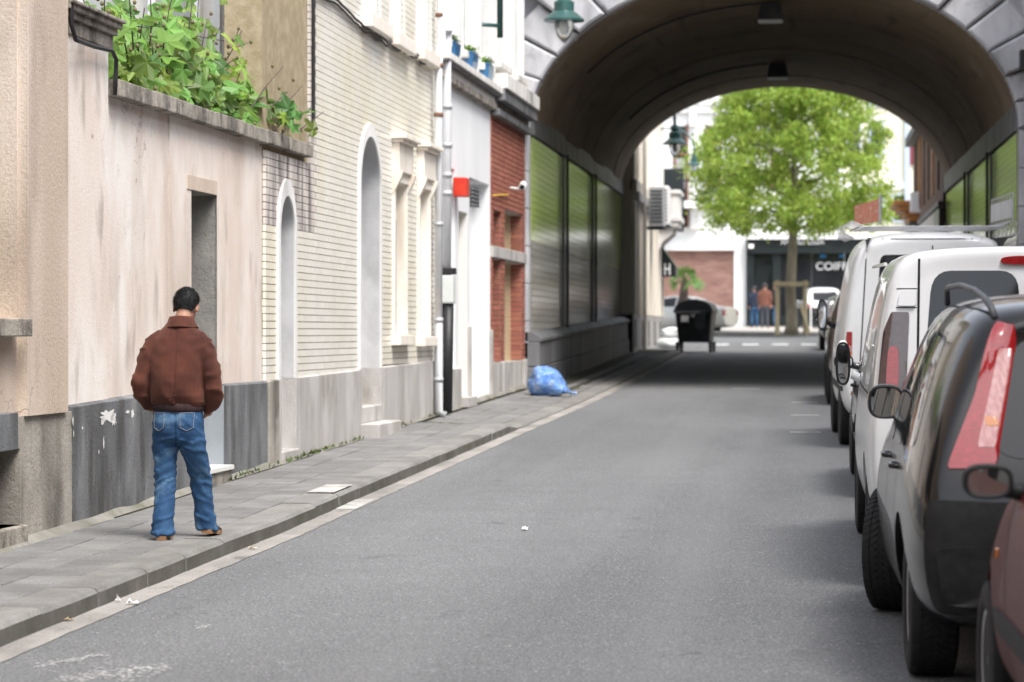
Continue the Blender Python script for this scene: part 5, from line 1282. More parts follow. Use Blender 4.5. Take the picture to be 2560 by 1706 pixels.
MT['p_silver'] = paint('silver_car_paint', (.46, .455, .435), .3, .6, .3)
MT['p_pale'] = paint('pale_car_paint', (.66, .70, .68), .3, .6)
MT['car_glass'] = mat('car_glass', (.012, .013, .016), rough=.03, spec=.55)
MT['trim'] = mat('black_trim', (.013, .013, .014), (.02, .02, .021), rough=.55, scale=20, space='obj', spec=.25)
MT['rubber'] = mat('tyre_rubber', (.011, .011, .012), (.018, .018, .018), rough=.75, scale=15, space='obj')
MT['alloy'] = mat('alloy_rim', (.40, .41, .42), (.46, .46, .47), rough=.35, metal=.7, scale=5, space='obj')
MT['lamp_red'] = mat('red_lamp_lens', (.26, .006, .010), (.34, .012, .014), rough=.08, coat=1, scale=30, space='obj', stretch=(1, 1, 3))
MT['lamp_dark'] = mat('smoked_lamp_lens', (.055, .035, .035), (.08, .045, .045), rough=.08, coat=1, scale=40, space='obj')
MT['lamp_clear'] = mat('clear_lamp_lens', (.42, .17, .17), (.56, .30, .29), rough=.1, coat=1, scale=60, stretch=(1, 1, .2), space='obj')
MT['lamp_amber'] = mat('amber_lens', (.55, .2, .05), rough=.1, coat=1)
MT['mirror'] = mat('mirror_glass', (.8, .83, .84), rough=.02, metal=1)
MT['plate'] = mat('number_plate', (.75, .74, .72), rough=.5)
MT['line'] = mat('panel_gap', (.012, .012, .012), rough=.9)
MT['steel'] = mat('galvanised_steel', (.36, .37, .38), (.44, .44, .45), rough=.4, metal=.6, scale=10, space='obj')

def sec(x, zs, ys, zm, ym, zb, yb, zc, yr, zt, sl=None):
    p = [(0, zs), (.75 * ys, zs), (ys, zs + .05), (ym, zm), (lerp(ym, yb, .5) + .004, lerp(zm, zb, .6)), (yb, zb), (lerp(yb, yr, .45) + .012, lerp(zb, zc, .5)), (yr, zc), (yr * .82, lerp(zc, zt, .72)), (yr * .42, zt - .004), (0, zt)]
    return [(x + (sl(z) if sl else 0), y, z) for y, z in p]
def evalmesh(o):
    ts = bpy.data.scenes.new('tmp'); ts.collection.objects.link(o)
    for md in o.modifiers:
        if md.type == 'BOOLEAN': ts.collection.objects.link(md.object)
    vl = ts.view_layers[0]; vl.update(); dg = vl.depsgraph
    me = bpy.data.meshes.new_from_object(o.evaluated_get(dg)); bpy.data.scenes.remove(ts); return me
def car_body(secs, wheels, r_arch, mt, level=2):
    m = MB(); K = len(secs[0])
    def full(s_): return list(s_) + [(x, -y, z) for x, y, z in s_[K - 2:0:-1]]
    def inset(s_, dx, f=.93, g=.96):
        zc = (s_[0][2] + s_[-1][2]) / 2; return [(x + dx, y * f, zc + (z - zc) * g) for x, y, z in s_]
    rings = [full(inset(secs[0], -.012, .8, .86)), full(inset(secs[0], -.012, .95, .97))] + [full(s_) for s_ in secs] + [full(inset(secs[-1], .012))]
    n = len(rings[0]); v = [p for r_ in rings for p in r_]; f = []
    for i in range(len(rings) - 1):
        for k in range(n): f.append((i * n + k, i * n + (k + 1) % n, (i + 1) * n + (k + 1) % n, (i + 1) * n + k))
    for base_i in (0, (len(rings) - 1) * n):
        for k in range(K - 1):
            a, b = base_i + k, base_i + k + 1
            c = base_i + (n - k - 1 if k + 1 < K - 1 else K - 1); d = base_i + (n - k) % n
            q = [a, b, c, d]; q = [x_ for i_, x_ in enumerate(q) if x_ not in q[:i_]]
            if len(q) > 2: f.append(tuple(q))
    m.add(v, f); me = m.mesh('body'); o = obj('tmp', me); sb = o.modifiers.new('s', 'SUBSURF'); sb.levels = level; sb.render_levels = level
    me2 = evalmesh(o); bpy.data.objects.remove(o)
    bv = BVHTree.FromPolygons([v_.co.copy() for v_ in me2.vertices], [tuple(p.vertices) for p in me2.polygons])
    o = obj('body', me2); cut = MB()
    for (x, s_) in wheels:
        cut.lathe([(r_arch, -.18), (r_arch, .5)], 32, lambda a, b, h, x=x, s_=s_: (x + a, s_ * (.70 + h), r_arch * .86 + b))
    co = obj('cut', cut.mesh('cut')); bo = o.modifiers.new('b', 'BOOLEAN'); bo.object = co; bo.operation = 'DIFFERENCE'; bo.solver = 'EXACT'
    me3 = evalmesh(o); bpy.data.objects.remove(o); bpy.data.objects.remove(co)
    me3.materials.clear(); me3.materials.append(mt)
    me3.polygons.foreach_set('use_smooth', [True] * len(me3.polygons)); me3.set_sharp_from_angle(angle=R(32)); me3.name = 'body'
    return me3, bv
def rpoly(pts, r=.3, n=5):
    pts = [Vector(p) for p in pts]; out = []; N_ = len(pts)
    for i in range(N_):
        a, b, c = pts[i - 1], pts[i], pts[(i + 1) % N_]
        p, q = b.lerp(a, min(r, .48)), b.lerp(c, min(r, .48))
        for k in range(n + 1):
            t = k / n; out.append(p.lerp(b, t).lerp(b.lerp(q, t), t))
        nx = c.lerp(b, min(r, .48))
        for k in range(1, 5): out.append(q.lerp(nx, k / 5))
    return out
def decal(bv, pts, d, name, mt, parent, off=.004, rings=5, skirt=.012, r=.15):
    d = Vector(d).normalized(); pts = rpoly(pts, r); c = sum(pts, Vector()) / len(pts); n = len(pts); v = []; last = None
    def hit(p):
        h, nn, i, ds = bv.ray_cast(p - d * 4, d, 9)
        return (h, nn) if h else (None, None)
    v0, nn = hit(c)
    if v0 is None: return None
    v.append(v0 - d * off); prev = v0
    for k in range(1, rings + 1):
        for p in pts:
            h, nn = hit(c.lerp(p, k / rings))
            if h is None: h = p.copy(); h = h - d * (h - v0).dot(d)
            v.append(h - d * off)
    for p in range(n): v.append(v[1 + (rings - 1) * n + p] + d * skirt)
    f = [(0, 1 + i, 1 + (i + 1) % n) for i in range(n)]
    for k in range(rings): f += [(1 + k * n + i, 1 + k * n + (i + 1) % n, 1 + (k + 1) * n + (i + 1) % n, 1 + (k + 1) * n + i) for i in range(n)]
    m = MB(); m.add(v, f); return m.build(name, mt, parent, local=True, angle=50)
def seam(bv, a, b, d, parent, w_=.006, mt=None, name='panel_gap'):
    a, b, d = Vector(a), Vector(b), Vector(d).normalized(); s_ = (b - a).cross(d).normalized() * w_; m = MB(); v = []; n = 14
    for k in range(n + 1):
        p = a.lerp(b, k / n)
        for sg in (-1, 1):
            h, nn, i, ds = bv.ray_cast(p + s_ * sg - d * 4, d, 9)
            if h is None: h = p + s_ * sg
            v.append(h - d * .0025)
    m.add(v, [(2 * k, 2 * k + 1, 2 * k + 3, 2 * k + 2) for k in range(n)]); return m.build(name, mt or MT['line'], parent, local=True)
def wheel_meshes(r, w_, rr):
    m = MB(); h = w_ / 2
    prof = [(rr, -h * .86), (rr + .012, -h * .98), ((r + rr) / 2, -h * 1.05), (r * .95, -h * .95), (r * .985, -h * .80)]
    for g in (-.52, -.17, .17, .52): prof += [(r * .988, h * (g - .05)), (r * .972, h * (g - .04)), (r * .972, h * (g + .04)), (r * .988, h * (g + .05))]
    prof += [(r * .985, h * .80), (r * .95, h * .95), ((r + rr) / 2, h * 1.05), (rr + .012, h * .98), (rr, h * .86)]
    m.lathe(prof, 48, lambda a, b, hh: (a, hh, b))
    for k in range(54):                              # slanted tread blocks
        for sg in (-1, 1):
            t0 = 2 * pi * k / 54
            for (ya, yb_, ta, tb_) in ((.06, .48, 0, .10), (.54, .90, .10, .17)):
                q = []
                for rad in (r * .975, r * 1.0):
                    for (yy, th) in ((ya, t0 + ta), (yb_, t0 + tb_), (yb_, t0 + tb_ + .072), (ya, t0 + ta + .072)):
                        rq = rad * (1 if yy < .8 else .985); q.append((rq * math.cos(th), sg * yy * h, rq * math.sin(th)))
                m.hexa(q)
    ty = m.mesh('tyre', MT['rubber'], angle=40)
    m = MB(); m.lathe([(rr + .004, h * .80), (rr, h * .9), (rr - .02, h * .86), (rr - .03, h * .4), (.06, h * .45), (.06, h * .2), (rr, -h * .2)], 36, lambda a, b, hh: (a, hh, b))
    for k in range(7):
        a = 2 * pi * k / 7; c, s_ = math.cos(a), math.sin(a); q = []
        for yy in (h * .42, h * .78):
            for (u, v_) in ((.04, -.022), (rr - .015, -.03), (rr - .015, .03), (.04, .022)): q.append((u * c - v_ * s_, yy - (0.02 if u < .1 else 0) * 0, u * s_ + v_ * c))
        m.hexa(q)
    m.lathe([(.055, h * .4), (.055, h * .84), (.02, h * .86)], 16, lambda a, b, hh: (a, hh, b))
    ri = m.mesh('rim', MT['alloy'], angle=35); return ty, ri
WH = wheel_meshes(.32, .205, .205)
def wheels(root, xs, yo, r, steer=0):
    for i, x in enumerate(xs):
        for s_ in (1, -1):
            o = obj('wheel', WH[0], root); k = r / .32; o.scale = (k, k, k); o.location = (x, s_ * (yo - .1 * k), r)
            o.rotation_euler = (0, random.uniform(0, 3), steer if i else 0)
            if s_ < 0: o.rotation_euler[2] += pi
            o.rotation_mode = 'XYZ'; rm = obj('rim', WH[1], o)
def door_mirror(root, x, y, z, s_, mt, sc=1.0, h=.085, w_=.11):
    m = MB(); m.ell((x, y + s_ * .11 * sc, z), (.06 * sc, w_ * sc, h * sc), 20, 14, .75); m.tube([(x + .02, y - s_ * .06, z - h * sc * .8), (x + .01, y + s_ * .05 * sc, z - h * sc * .5)], [.035, .03], 8)
    o = m.build('mirror', mt, root, local=True, smooth=True)
    m = MB(); q = arc(0, 0, 1, 0, 360, 24)[:-1]; sg = lambda t: math.copysign(abs(t) ** .7, t)
    m.add([(x - .062 * sc, y + s_ * .11 * sc + sg(a) * w_ * .84 * sc, z + sg(b) * h * .82 * sc) for a, b in q], [tuple(range(24))]); m.build('mirror_glass', MT['mirror'], o, local=True)
    m = MB(); m.tube([(x - .058 * sc, y + s_ * .11 * sc + sg(a) * w_ * .9 * sc, z + sg(b) * h * .88 * sc) for a, b in q + q[:1]], .009 * sc, 6, False); m.build('mirror_bezel', MT['trim'], o, local=True)
def place(name, X, Y, hd, label, cat='car', group='vehicles parked along the right kerb', pitch=True):
    o = thing(name, (X, Y, zr(Y)), label, cat, group); o.rotation_euler = (0, -math.atan(S) if pitch else 0, pi / 2 + R(hd)); return o
SD = (0, -1, 0)
def side_glass(bv, root, quads, mt=None):
    for q in quads:
        for s_ in (1, -1): decal(bv, [(x, s_ * 2, z) for x, z in q], (0, -s_, 0), 'side_window', mt or MT['car_glass'], root, .003)
def handles(bv, root, xs, z, mt):
    for x in xs:
        for s_ in (1, -1):
            h, nn, i, ds = bv.ray_cast(Vector((x, s_ * 3, z)), Vector((0, -s_, 0)), 9)
            if h: m = MB(); m.tube([(x - .09, h.y - s_ * .01, z), (x - .07, h.y + s_ * .03, z), (x + .07, h.y + s_ * .03, z), (x + .09, h.y - s_ * .01, z)], .013, 8); m.build('door_handle', mt, root, local=True, smooth=True)
def front_end(bv, root, xf, zl, yw, zg):
    for s_ in (1, -1): decal(bv, [(xf, s_ * yw, zl - .07), (xf, s_ * yw, zl + .08), (xf, s_ * (yw - .32), zl + .05), (xf, s_ * (yw - .32), zl - .06)], (-1, -s_ * .25, 0), 'headlight', MT['lamp_clear'], root, .004)
    decal(bv, [(xf, -.32, zg - .08), (xf, .32, zg - .08), (xf, .34, zg + .05), (xf, -.34, zg + .05)], (-1, 0, 0), 'grille', MT['trim'], root)

# ---- black people carrier
car = place('black_people_carrier', 1.30, 13.12, 1.0, 'glossy black people carrier with tall red tail lamps and silver roof rail')
slant = lambda z: pl([(.0, 0), (.88, 0), (1.0, .07), (1.62, .34), (1.8, .40)], z)
secs = [sec(-.80, .32, .70, .56, .79, .98, .77, 1.55, .52, 1.64, slant), sec(-.60, .26, .80, .60, .86, .99, .83, 1.60, .585, 1.70, lambda z: slant(z) * .6), sec(0, .22, .83, .62, .885, .98, .86, 1.62, .66, 1.735), sec(.9, .2, .84, .62, .88, .95, .855, 1.63, .66, 1.745),
        sec(1.7, .2, .84, .62, .88, .93, .85, 1.60, .645, 1.715), sec(2.15, .2, .84, .62, .88, .94, .84, 1.37, .63, 1.46), sec(2.6, .2, .83, .6, .875, .95, .82, 1.05, .68, 1.10), sec(3.0, .22, .80, .58, .85, .90, .78, .95, .62, .99), sec(3.3, .25, .72, .55, .78, .80, .70, .84, .55, .87), sec(3.46, .28, .58, .5, .62, .68, .56, .72, .42, .74)]
me, bv = car_body(secs, [(0, 1), (0, -1), (2.62, 1), (2.62, -1)], .40, MT['p_black'])
obj('body', me, car)
wheels(car, (0,), .83, .335); 
fw = [o for o in car.children if o.name.startswith('wheel')]
for s_ in (1, -1):
    o = obj('wheel', WH[0], car); o.scale = (1.05,) * 3; o.location = (2.60, s_ * .76, .335); o.rotation_euler = (0, .3, R(-17) + (0 if s_ > 0 else pi)); obj('rim', WH[1], o)
side_glass(bv, car, [[(-.33, 1.06), (-.08, 1.54), (.30, 1.56), (.30, 1.03)], [(.36, 1.03), (.36, 1.56), (1.12, 1.56), (1.12, 1.0)], [(1.19, 1.0), (1.19, 1.56), (1.62, 1.52), (2.16, 1.02)]])
decal(bv, [(-2, -.50, 1.03), (-2, .50, 1.03), (-2, .38, 1.55), (-2, -.38, 1.55)], (1, 0, 0), 'rear_window', MT['car_glass'], car, .004)
for s_ in (1, -1):
    D_ = (.75, -s_ * .66, 0)
    lp = decal(bv, [(-.78, s_ * .73, .99), (-.82, s_ * .555, .99), (-.52, s_ * .43, 1.60), (-.46, s_ * .485, 1.62), (-.62, s_ * .585, 1.30)], D_, 'tail_lamp', MT['lamp_red'], car, .010, r=.1)
    decal(bv, [(-.78, s_ * .63, 1.08), (-.80, s_ * .57, 1.08), (-.58, s_ * .465, 1.50), (-.55, s_ * .495, 1.50)], D_, 'clear_lens', MT['lamp_clear'], lp, .013, r=.1)
    decal(bv, [(-.75, s_ * .60, 1.17), (-.77, s_ * .56, 1.17), (-.72, s_ * .55, 1.21), (-.70, s_ * .58, 1.21)], D_, 'reverse_lens', MT['lamp_amber'], lp, .016, r=.2)
    decal(bv, [(-.80, s_ * .84, .36), (-.86, s_ * .30, .36), (-.86, s_ * .30, .84), (-.80, s_ * .80, .86)], D_, 'bumper_corner', MT['trim'], car, .022, 6, .04, .12)
    # roof rail
    m = MB(); m.tube([(-.40, s_ * .47, 1.63), (-.36, s_ * .485, 1.68), (-.24, s_ * .505, 1.722), (.0, s_ * .53, 1.755), (.5, s_ * .555, 1.775), (1.3, s_ * .56, 1.765), (1.55, s_ * .55, 1.75), (1.66, s_ * .54, 1.68)], [.016, .016, .015, .014, .014, .014, .015, .016], 10); m.build('roof_rail', MT['dark_grey'], car, local=True, smooth=True)
    door_mirror(car, 1.98, s_ * .73, 1.165, s_, MT['p_black'], 1.0, .092, .095)
    seam(bv, (.33, s_ * 2, .35), (.33, s_ * 2, 1.0), (0, -s_, 0), car); seam(bv, (1.15, s_ * 2, .3), (1.15, s_ * 2, 1.0), (0, -s_, 0), car)
handles(bv, car, (.42, 1.28), .93, MT['p_black'])
decal(bv, [(-2, -.72, .40), (-2, .72, .40), (-2, .76, .66), (-2, -.76, .66)], (1, 0, 0), 'rear_bumper', MT['trim'], car, .03, r=.1, skirt=.05)
decal(bv, [(-2, -.26, .72), (-2, .26, .72), (-2, .26, .83), (-2, -.26, .83)], (1, 0, 0), 'number_plate', MT['plate'], car, .012, r=.05)
decal(bv, [(1.95, -.62, 1.55), (1.95, .62, 1.55), (2.6, .7, 1.06), (2.6, -.7, 1.06)], (-.6, 0, -.8), 'windscreen', MT['car_glass'], car, .003)
front_end(bv, car, 5, .72, .68, .5)

# ---- white panel van
van = place('white_panel_van', 1.29, 17.68, .3, 'white panel van with smoked vertical tail lamps and large dark rear door windows', 'van')
sl2 = lambda z: pl([(0, 0), (1.0, 0), (1.95, .10), (2.1, .12)], z)
secs = [sec(-.95, .30, .82, .6, .89, 1.0, .89, 1.91, .76, 1.99, sl2), sec(-.88, .27, .86, .6, .912, 1.0, .912, 1.92, .79, 2.01, lambda z: sl2(z) * .8), sec(0, .24, .88, .6, .925, 1.0, .92, 1.91, .79, 2.01), sec(1.4, .24, .88, .6, .925, 1.0, .92, 1.91, .79, 2.01),
        sec(2.2, .24, .88, .6, .925, 1.0, .91, 1.88, .77, 1.98), sec(2.7, .24, .88, .6, .92, 1.0, .90, 1.62, .73, 1.70), sec(3.2, .24, .87, .58, .91, 1.0, .87, 1.24, .72, 1.28), sec(3.55, .26, .80, .55, .86, .92, .80, 1.02, .62, 1.05), sec(3.75, .3, .62, .5, .68, .75, .64, .85, .5, .88)]
me, bv = car_body(secs, [(0, 1), (0, -1), (2.88, 1), (2.88, -1)], .405, MT['p_white'])
obj('body', me, van); wheels(van, (0, 2.88), .90, .335)
RD = (1, 0, 0)
for s_ in (1, -1):
    decal(bv, [(-2, s_ * .05, 1.26), (-2, s_ * .60, 1.26), (-2, s_ * .55, 1.86), (-2, s_ * .05, 1.86)], RD, 'rear_window', MT['car_glass'], van, .004, r=.22)
    decal(bv, [(-.94, s_ * .70, 1.17), (-.94, s_ * .87, 1.17), (-.94, s_ * .85, 1.50), (-.94, s_ * .80, 1.62), (-.94, s_ * .695, 1.62)], (1, -s_ * .3, 0), 'tail_lamp', MT['lamp_dark'], van, .012, r=.12)
    decal(bv, [(-.94, s_ * .74, 1.18), (-.94, s_ * .82, 1.18), (-.94, s_ * .81, 1.42), (-.94, s_ * .75, 1.42)], (1, -s_ * .3, 0), 'brake_lens', MT['lamp_red'], van, .016, r=.3)
    decal(bv, [(-.94, s_ * .73, .58), (-.94, s_ * .83, .58), (-.94, s_ * .83, .67), (-.94, s_ * .73, .67)], (1, -s_ * .3, 0), 'fog_lamp', MT['lamp_red'], van, .012, r=.2)
    decal(bv, [(-.94, s_ * .73, .675), (-.94, s_ * .83, .675), (-.94, s_ * .83, .76), (-.94, s_ * .73, .76)], (1, -s_ * .3, 0), 'reverse_lamp', MT['lamp_clear'], van, .012, r=.2)
    seam(bv, (-2, s_ * .645, .82), (-2, s_ * .625, 1.93), RD, van, .007)
    for zz in (1.70, .93): decal(bv, [(-.94, s_ * .655, zz - .045), (-.94, s_ * .755, zz - .045), (-.94, s_ * .745, zz + .045), (-.94, s_ * .65, zz + .045)], (1, -s_ * .2, 0), 'door_hinge', MT['p_white'], van, .022, skirt=.03, r=.1)
    for zz in (1.645, 1.755, .875, .985): seam(bv, (-.94, s_ * .65, zz), (-.94, s_ * .77, zz), (1, -s_ * .2, 0), van, .003)
    seam(bv, (2.05, s_ * 2, .35), (2.05, s_ * 2, 1.85), (0, -s_, 0), van); seam(bv, (.8, s_ * 2, .4), (.8, s_ * 2, 1.85), (0, -s_, 0), van)
    seam(bv, (-.7, s_ * 2, 1.12), (2.0, s_ * 2, 1.12), (0, -s_, 0), van, .005)
    door_mirror(van, 2.72, s_ * .88, 1.22, s_, MT['p_white'], 1.1, .15, .045)
    m = MB(); m.tube([(-.7, s_ * .815, 1.90), (2.2, s_ * .80, 1.90)], .012, 6); m.build('roof_gutter', MT['p_white'], van, local=True)
seam(bv, (-2, 0, .75), (-2, 0, 1.95), RD, van, .007)
side_glass(bv, van, [[(2.12, 1.12), (2.12, 1.75), (2.45, 1.70), (2.98, 1.18)]])
decal(bv, [(-2, -.16, 1.895), (-2, .16, 1.895), (-2, .15, 1.945), (-2, -.15, 1.945)], RD, 'brake_light', MT['lamp_red'], van, .02, r=.4, skirt=.03)
decal(bv, [(-2, -.82, .34), (-2, .82, .34), (-2, .84, .56), (-2, -.84, .56)], RD, 'rear_bumper', MT['p_white'], van, .03, skirt=.05, r=.1)
decal(bv, [(2.3, -.70, 1.86), (2.3, .70, 1.86), (3.15, .74, 1.26), (3.15, -.74, 1.26)], (-.6, 0, -.8), 'windscreen', MT['car_glass'], van, .003)
front_end(bv, van, 5, .9, .72, .66)

# ---- generic hatchback
def hatch(root, mt, k=(1, 1, 1), mirror_mt=None, mz=.98):
    sl3 = lambda z: pl([(0, 0), (.85 * k[2], 0), (1.3 * k[2], .42), (1.6, .5)], z)
    raw = [(-.68, .32, .62, .5, .71, .86, .70, 1.25, .56, 1.32), (-.48, .25, .74, .5, .79, .89, .77, 1.30, .585, 1.375), (.2, .22, .77, .5, .815, .9, .785, 1.33, .58, 1.41), (.9, .2, .77, .5, .815, .9, .785, 1.335, .58, 1.415), (1.35, .2, .77, .5, .81, .9, .78, 1.27, .56, 1.33),
           (1.9, .2, .76, .5, .81, .91, .77, 1.0, .66, 1.03), (2.4, .2, .75, .5, .80, .84, .73, .90, .6, .93), (2.9, .22, .70, .48, .76, .72, .68, .78, .55, .81), (3.15, .28, .52, .45, .58, .6, .5, .66, .4, .68)]
    ss = [sec(r_[0] * k[0], *[q * (k[2] if i % 2 == 0 else k[1]) for i, q in enumerate(r_[1:])], sl3 if j == 0 else ((lambda z: sl3(z) * .6) if j == 1 else None)) for j, r_ in enumerate(raw)]
    me, bv = car_body(ss, [(0, 1), (0, -1), (2.45 * k[0], 1), (2.45 * k[0], -1)], .37, mt)
    obj('body', me, root); wheels(root, (0, 2.45 * k[0]), .79 * k[1], .30 * k[2] ** .5)
    X = lambda q: [(x * k[0], z * k[2]) for x, z in q]
    side_glass(bv, root, [X([(-.28, .95), (.0, 1.26), (.36, 1.28), (.36, .95)]), X([(.42, .95), (.42, 1.285), (1.2, 1.27), (1.72, .97)])])
    decal(bv, [(-2, -.5 * k[1], .93 * k[2]), (-2, .5 * k[1], .93 * k[2]), (-2, .45 * k[1], 1.26 * k[2]), (-2, -.45 * k[1], 1.26 * k[2])], RD, 'rear_window', MT['car_glass'], root)
    decal(bv, [(1.25 * k[0], -.52, 1.32 * k[2]), (1.25 * k[0], .52, 1.32 * k[2]), (1.85 * k[0], .66, 1.02 * k[2]), (1.85 * k[0], -.66, 1.02 * k[2])], (-.5, 0, -.85), 'windscreen', MT['car_glass'], root)
    for s_ in (1, -1):
        decal(bv, [(-.68 * k[0], s_ * .50 * k[1], .66 * k[2]), (-.68 * k[0], s_ * .70 * k[1], .66 * k[2]), (-.68 * k[0], s_ * .68 * k[1], .84 * k[2]), (-.68 * k[0], s_ * .50 * k[1], .84 * k[2])], (1, -s_ * .3, 0), 'tail_lamp', MT['lamp_red'], root, .008)
        door_mirror(root, 1.62 * k[0], s_ * (.79 * k[1] - .03), mz * k[2], s_, mirror_mt or mt, 1.0, .062, .09)
        seam(bv, (.39 * k[0], s_ * 2, .3), (.39 * k[0], s_ * 2, .93 * k[2]), (0, -s_, 0), root); seam(bv, (1.6 * k[0], s_ * 2, .35), (1.72 * k[0], s_ * 2, .93 * k[2]), (0, -s_, 0), root)
        decal(bv, [(.45 * k[0], s_ * 2, .46 * k[2]), (1.98 * k[0], s_ * 2, .46 * k[2]), (1.98 * k[0], s_ * 2, .54 * k[2]), (.45 * k[0], s_ * 2, .54 * k[2])], (0, -s_, 0), 'side_moulding', MT['trim'], root, .012, r=.1)
        decal(bv, [(2.02 * k[0], s_ * 2, .70 * k[2]), (2.09 * k[0], s_ * 2, .70 * k[2]), (2.09 * k[0], s_ * 2, .735 * k[2]), (2.02 * k[0], s_ * 2, .735 * k[2])], (0, -s_, 0), 'side_repeater', MT['lamp_amber'], root, .012)
    handles(bv, root, (.52 * k[0],), .84 * k[2], MT['trim'])
    decal(bv, [(-2, -.6, .34 * k[2]), (-2, .6, .34 * k[2]), (-2, .62, .56 * k[2]), (-2, -.62, .56 * k[2])], RD, 'rear_bumper', MT['trim'], root, .02, skirt=.04)
    decal(bv, [(-2, -.25, .70 * k[2]), (-2, .25, .70 * k[2]), (-2, .25, .80 * k[2]), (-2, -.25, .80 * k[2])], RD, 'number_plate', MT['plate'], root, .01, r=.05)
    front_end(bv, root, 5, .62 * k[2], .58, .52 * k[2]); return bv
c2 = place('maroon_hatchback', 1.59, 8.78, 2.2, 'maroon hatchback in the lower right corner with an orange side repeater')
hatch(c2, MT['p_red'], (1.03, 1.0, 1.07), MT['trim'], 1.0)
c3 = place('dark_hatchback', 1.25, 24.35, .2, 'dark grey hatchback between the two white vans')
hatch(c3, MT['p_dark'], (1.04, 1.02, 1.08), MT['p_dark'], 1.0)
# ---- white high van with roof rack
v2 = place('white_high_van', 1.36, 31.88, 1.2, 'taller white van with a ladder rack and orange board on its roof', 'van')
sl4 = lambda z: pl([(0, 0), (1.1, 0), (2.3, .07), (2.5, .09)], z)
secs = [sec(-.92, .36, .86, .65, .94, 1.1, .94, 2.12, .79, 2.29, sl4), sec(-.80, .32, .92, .65, .975, 1.1, .975, 2.15, .82, 2.34, lambda z: sl4(z) * .8), sec(0, .28, .94, .65, .99, 1.1, .985, 2.16, .835, 2.37), sec(1.5, .28, .94, .65, .99, 1.1, .985, 2.16, .835, 2.37), sec(2.0, .28, .94, .65, .99, 1.1, .975, 2.10, .80, 2.28),
        sec(2.5, .28, .93, .65, .98, 1.1, .95, 1.72, .77, 1.82), sec(2.85, .28, .92, .62, .96, 1.08, .90, 1.34, .78, 1.39), sec(3.25, .3, .85, .6, .90, 1.0, .82, 1.15, .7, 1.2), sec(3.5, .36, .68, .55, .74, .85, .68, .95, .55, .98)]
me, bv = car_body(secs, [(0, 1), (0, -1), (2.66, 1), (2.66, -1)], .41, MT['p_white2'])
obj('body', me, v2); wheels(v2, (0, 2.66), .97, .34)
for s_ in (1, -1):
    decal(bv, [(-2, s_ * .08, 1.49), (-2, s_ * .60, 1.49), (-2, s_ * .56, 2.10), (-2, s_ * .08, 2.10)], RD, 'rear_window', MT['car_glass'], v2, .004, r=.14)
    decal(bv, [(-.92, s_ * .86, 1.0), (-.92, s_ * .94, 1.0), (-.92, s_ * .93, 1.27), (-.92, s_ * .86, 1.27)], (1, -s_ * .4, 0), 'tail_lamp', MT['lamp_red'], v2, .012, r=.12)
    decal(bv, [(-.92, s_ * .86, .94), (-.92, s_ * .94, .94), (-.92, s_ * .94, 1.04), (-.92, s_ * .86, 1.04)], (1, -s_ * .4, 0), 'indicator_lens', MT['lamp_amber'], v2, .014, r=.12)
    decal(bv, [(-.92, s_ * .86, 1.05), (-.92, s_ * .94, 1.05), (-.92, s_ * .94, 1.12), (-.92, s_ * .86, 1.12)], (1, -s_ * .4, 0), 'reverse_lens', MT['lamp_clear'], v2, .014, r=.12)
    seam(bv, (-2, s_ * .80, .55), (-2, s_ * .70, 2.27), RD, v2, .007)
    for zz in (1.80, .9): m = MB(); m.box(-.93 + .05 * (zz > 1.5), -.88 + .05 * (zz > 1.5), min(s_ * .64, s_ * .84), max(s_ * .64, s_ * .84), zz - .028, zz + .028); m.build('door_hinge', MT['p_white2'], v2, local=True, bevel=.008)
    door_mirror(v2, 2.38, s_ * .97, 1.42, s_, MT['trim'], 1.15, .165, .05)
    seam(bv, (1.5, s_ * 2, .4), (1.5, s_ * 2, 2.1), (0, -s_, 0), v2)
    decal(bv, [(-.75, s_ * 2, .62), (2.3, s_ * 2, .62), (2.3, s_ * 2, .70), (-.75, s_ * 2, .70)], (0, -s_, 0), 'side_moulding', MT['trim'], v2, .012, r=.05)
seam(bv, (-2, 0, .55), (-2, 0, 2.27), RD, v2, .007); seam(bv, (-2, -.75, 2.27), (-2, .75, 2.27), RD, v2, .006)
side_glass(bv, v2, [[(1.55, 1.28), (1.55, 1.98), (1.95, 1.95), (2.45, 1.32)]])
decal(bv, [(-2, -.84, .40), (-2, .84, .40), (-2, .86, .54), (-2, -.86, .54)], RD, 'rear_bumper', MT['trim'], v2, .03, skirt=.05)
front_end(bv, v2, 5, .95, .68, .7)
decal(bv, [(2.1, -.7, 2.15), (2.1, .7, 2.15), (2.75, .76, 1.45), (2.75, -.76, 1.45)], (-.6, 0, -.8), 'windscreen', MT['car_glass'], v2)
# rack: its own thing standing on the van roof
rk = place('roof_rack', 1.36, 31.88, 1.2, 'steel ladder rack with bent hoops on the taller white van roof', 'roof rack', None)
for s_ in (1, -1):
    m = MB(); m.tube([(-.85, s_ * .78, 2.40), (3 - 1.2, s_ * .78, 2.41)], .011, 8); m.build('side_rail', MT['steel'], rk, local=True)
for i in range(6):
    x = -.8 + i * .5; m = MB(); m.tube([(x, .84, 2.28), (x, .93, 2.33), (x, .94, 2.42), (x, .86, 2.465), (x, .78, 2.43), (x, .74, 2.405), (x, .5, 2.405), (x, -.5, 2.405), (x, -.74, 2.405), (x, -.78, 2.43), (x, -.86, 2.465), (x, -.94, 2.42), (x, -.93, 2.33), (x, -.84, 2.28)], .008, 6); m.build('cross_hoop', MT['steel'], rk, local=True, smooth=True)
for y in (-.5, -.2, .2, .5):
    m = MB(); m.tube([(-.8, y, 2.412), (1.75, y, 2.412)], .008, 6); m.build('slat', MT['steel'], rk, local=True)
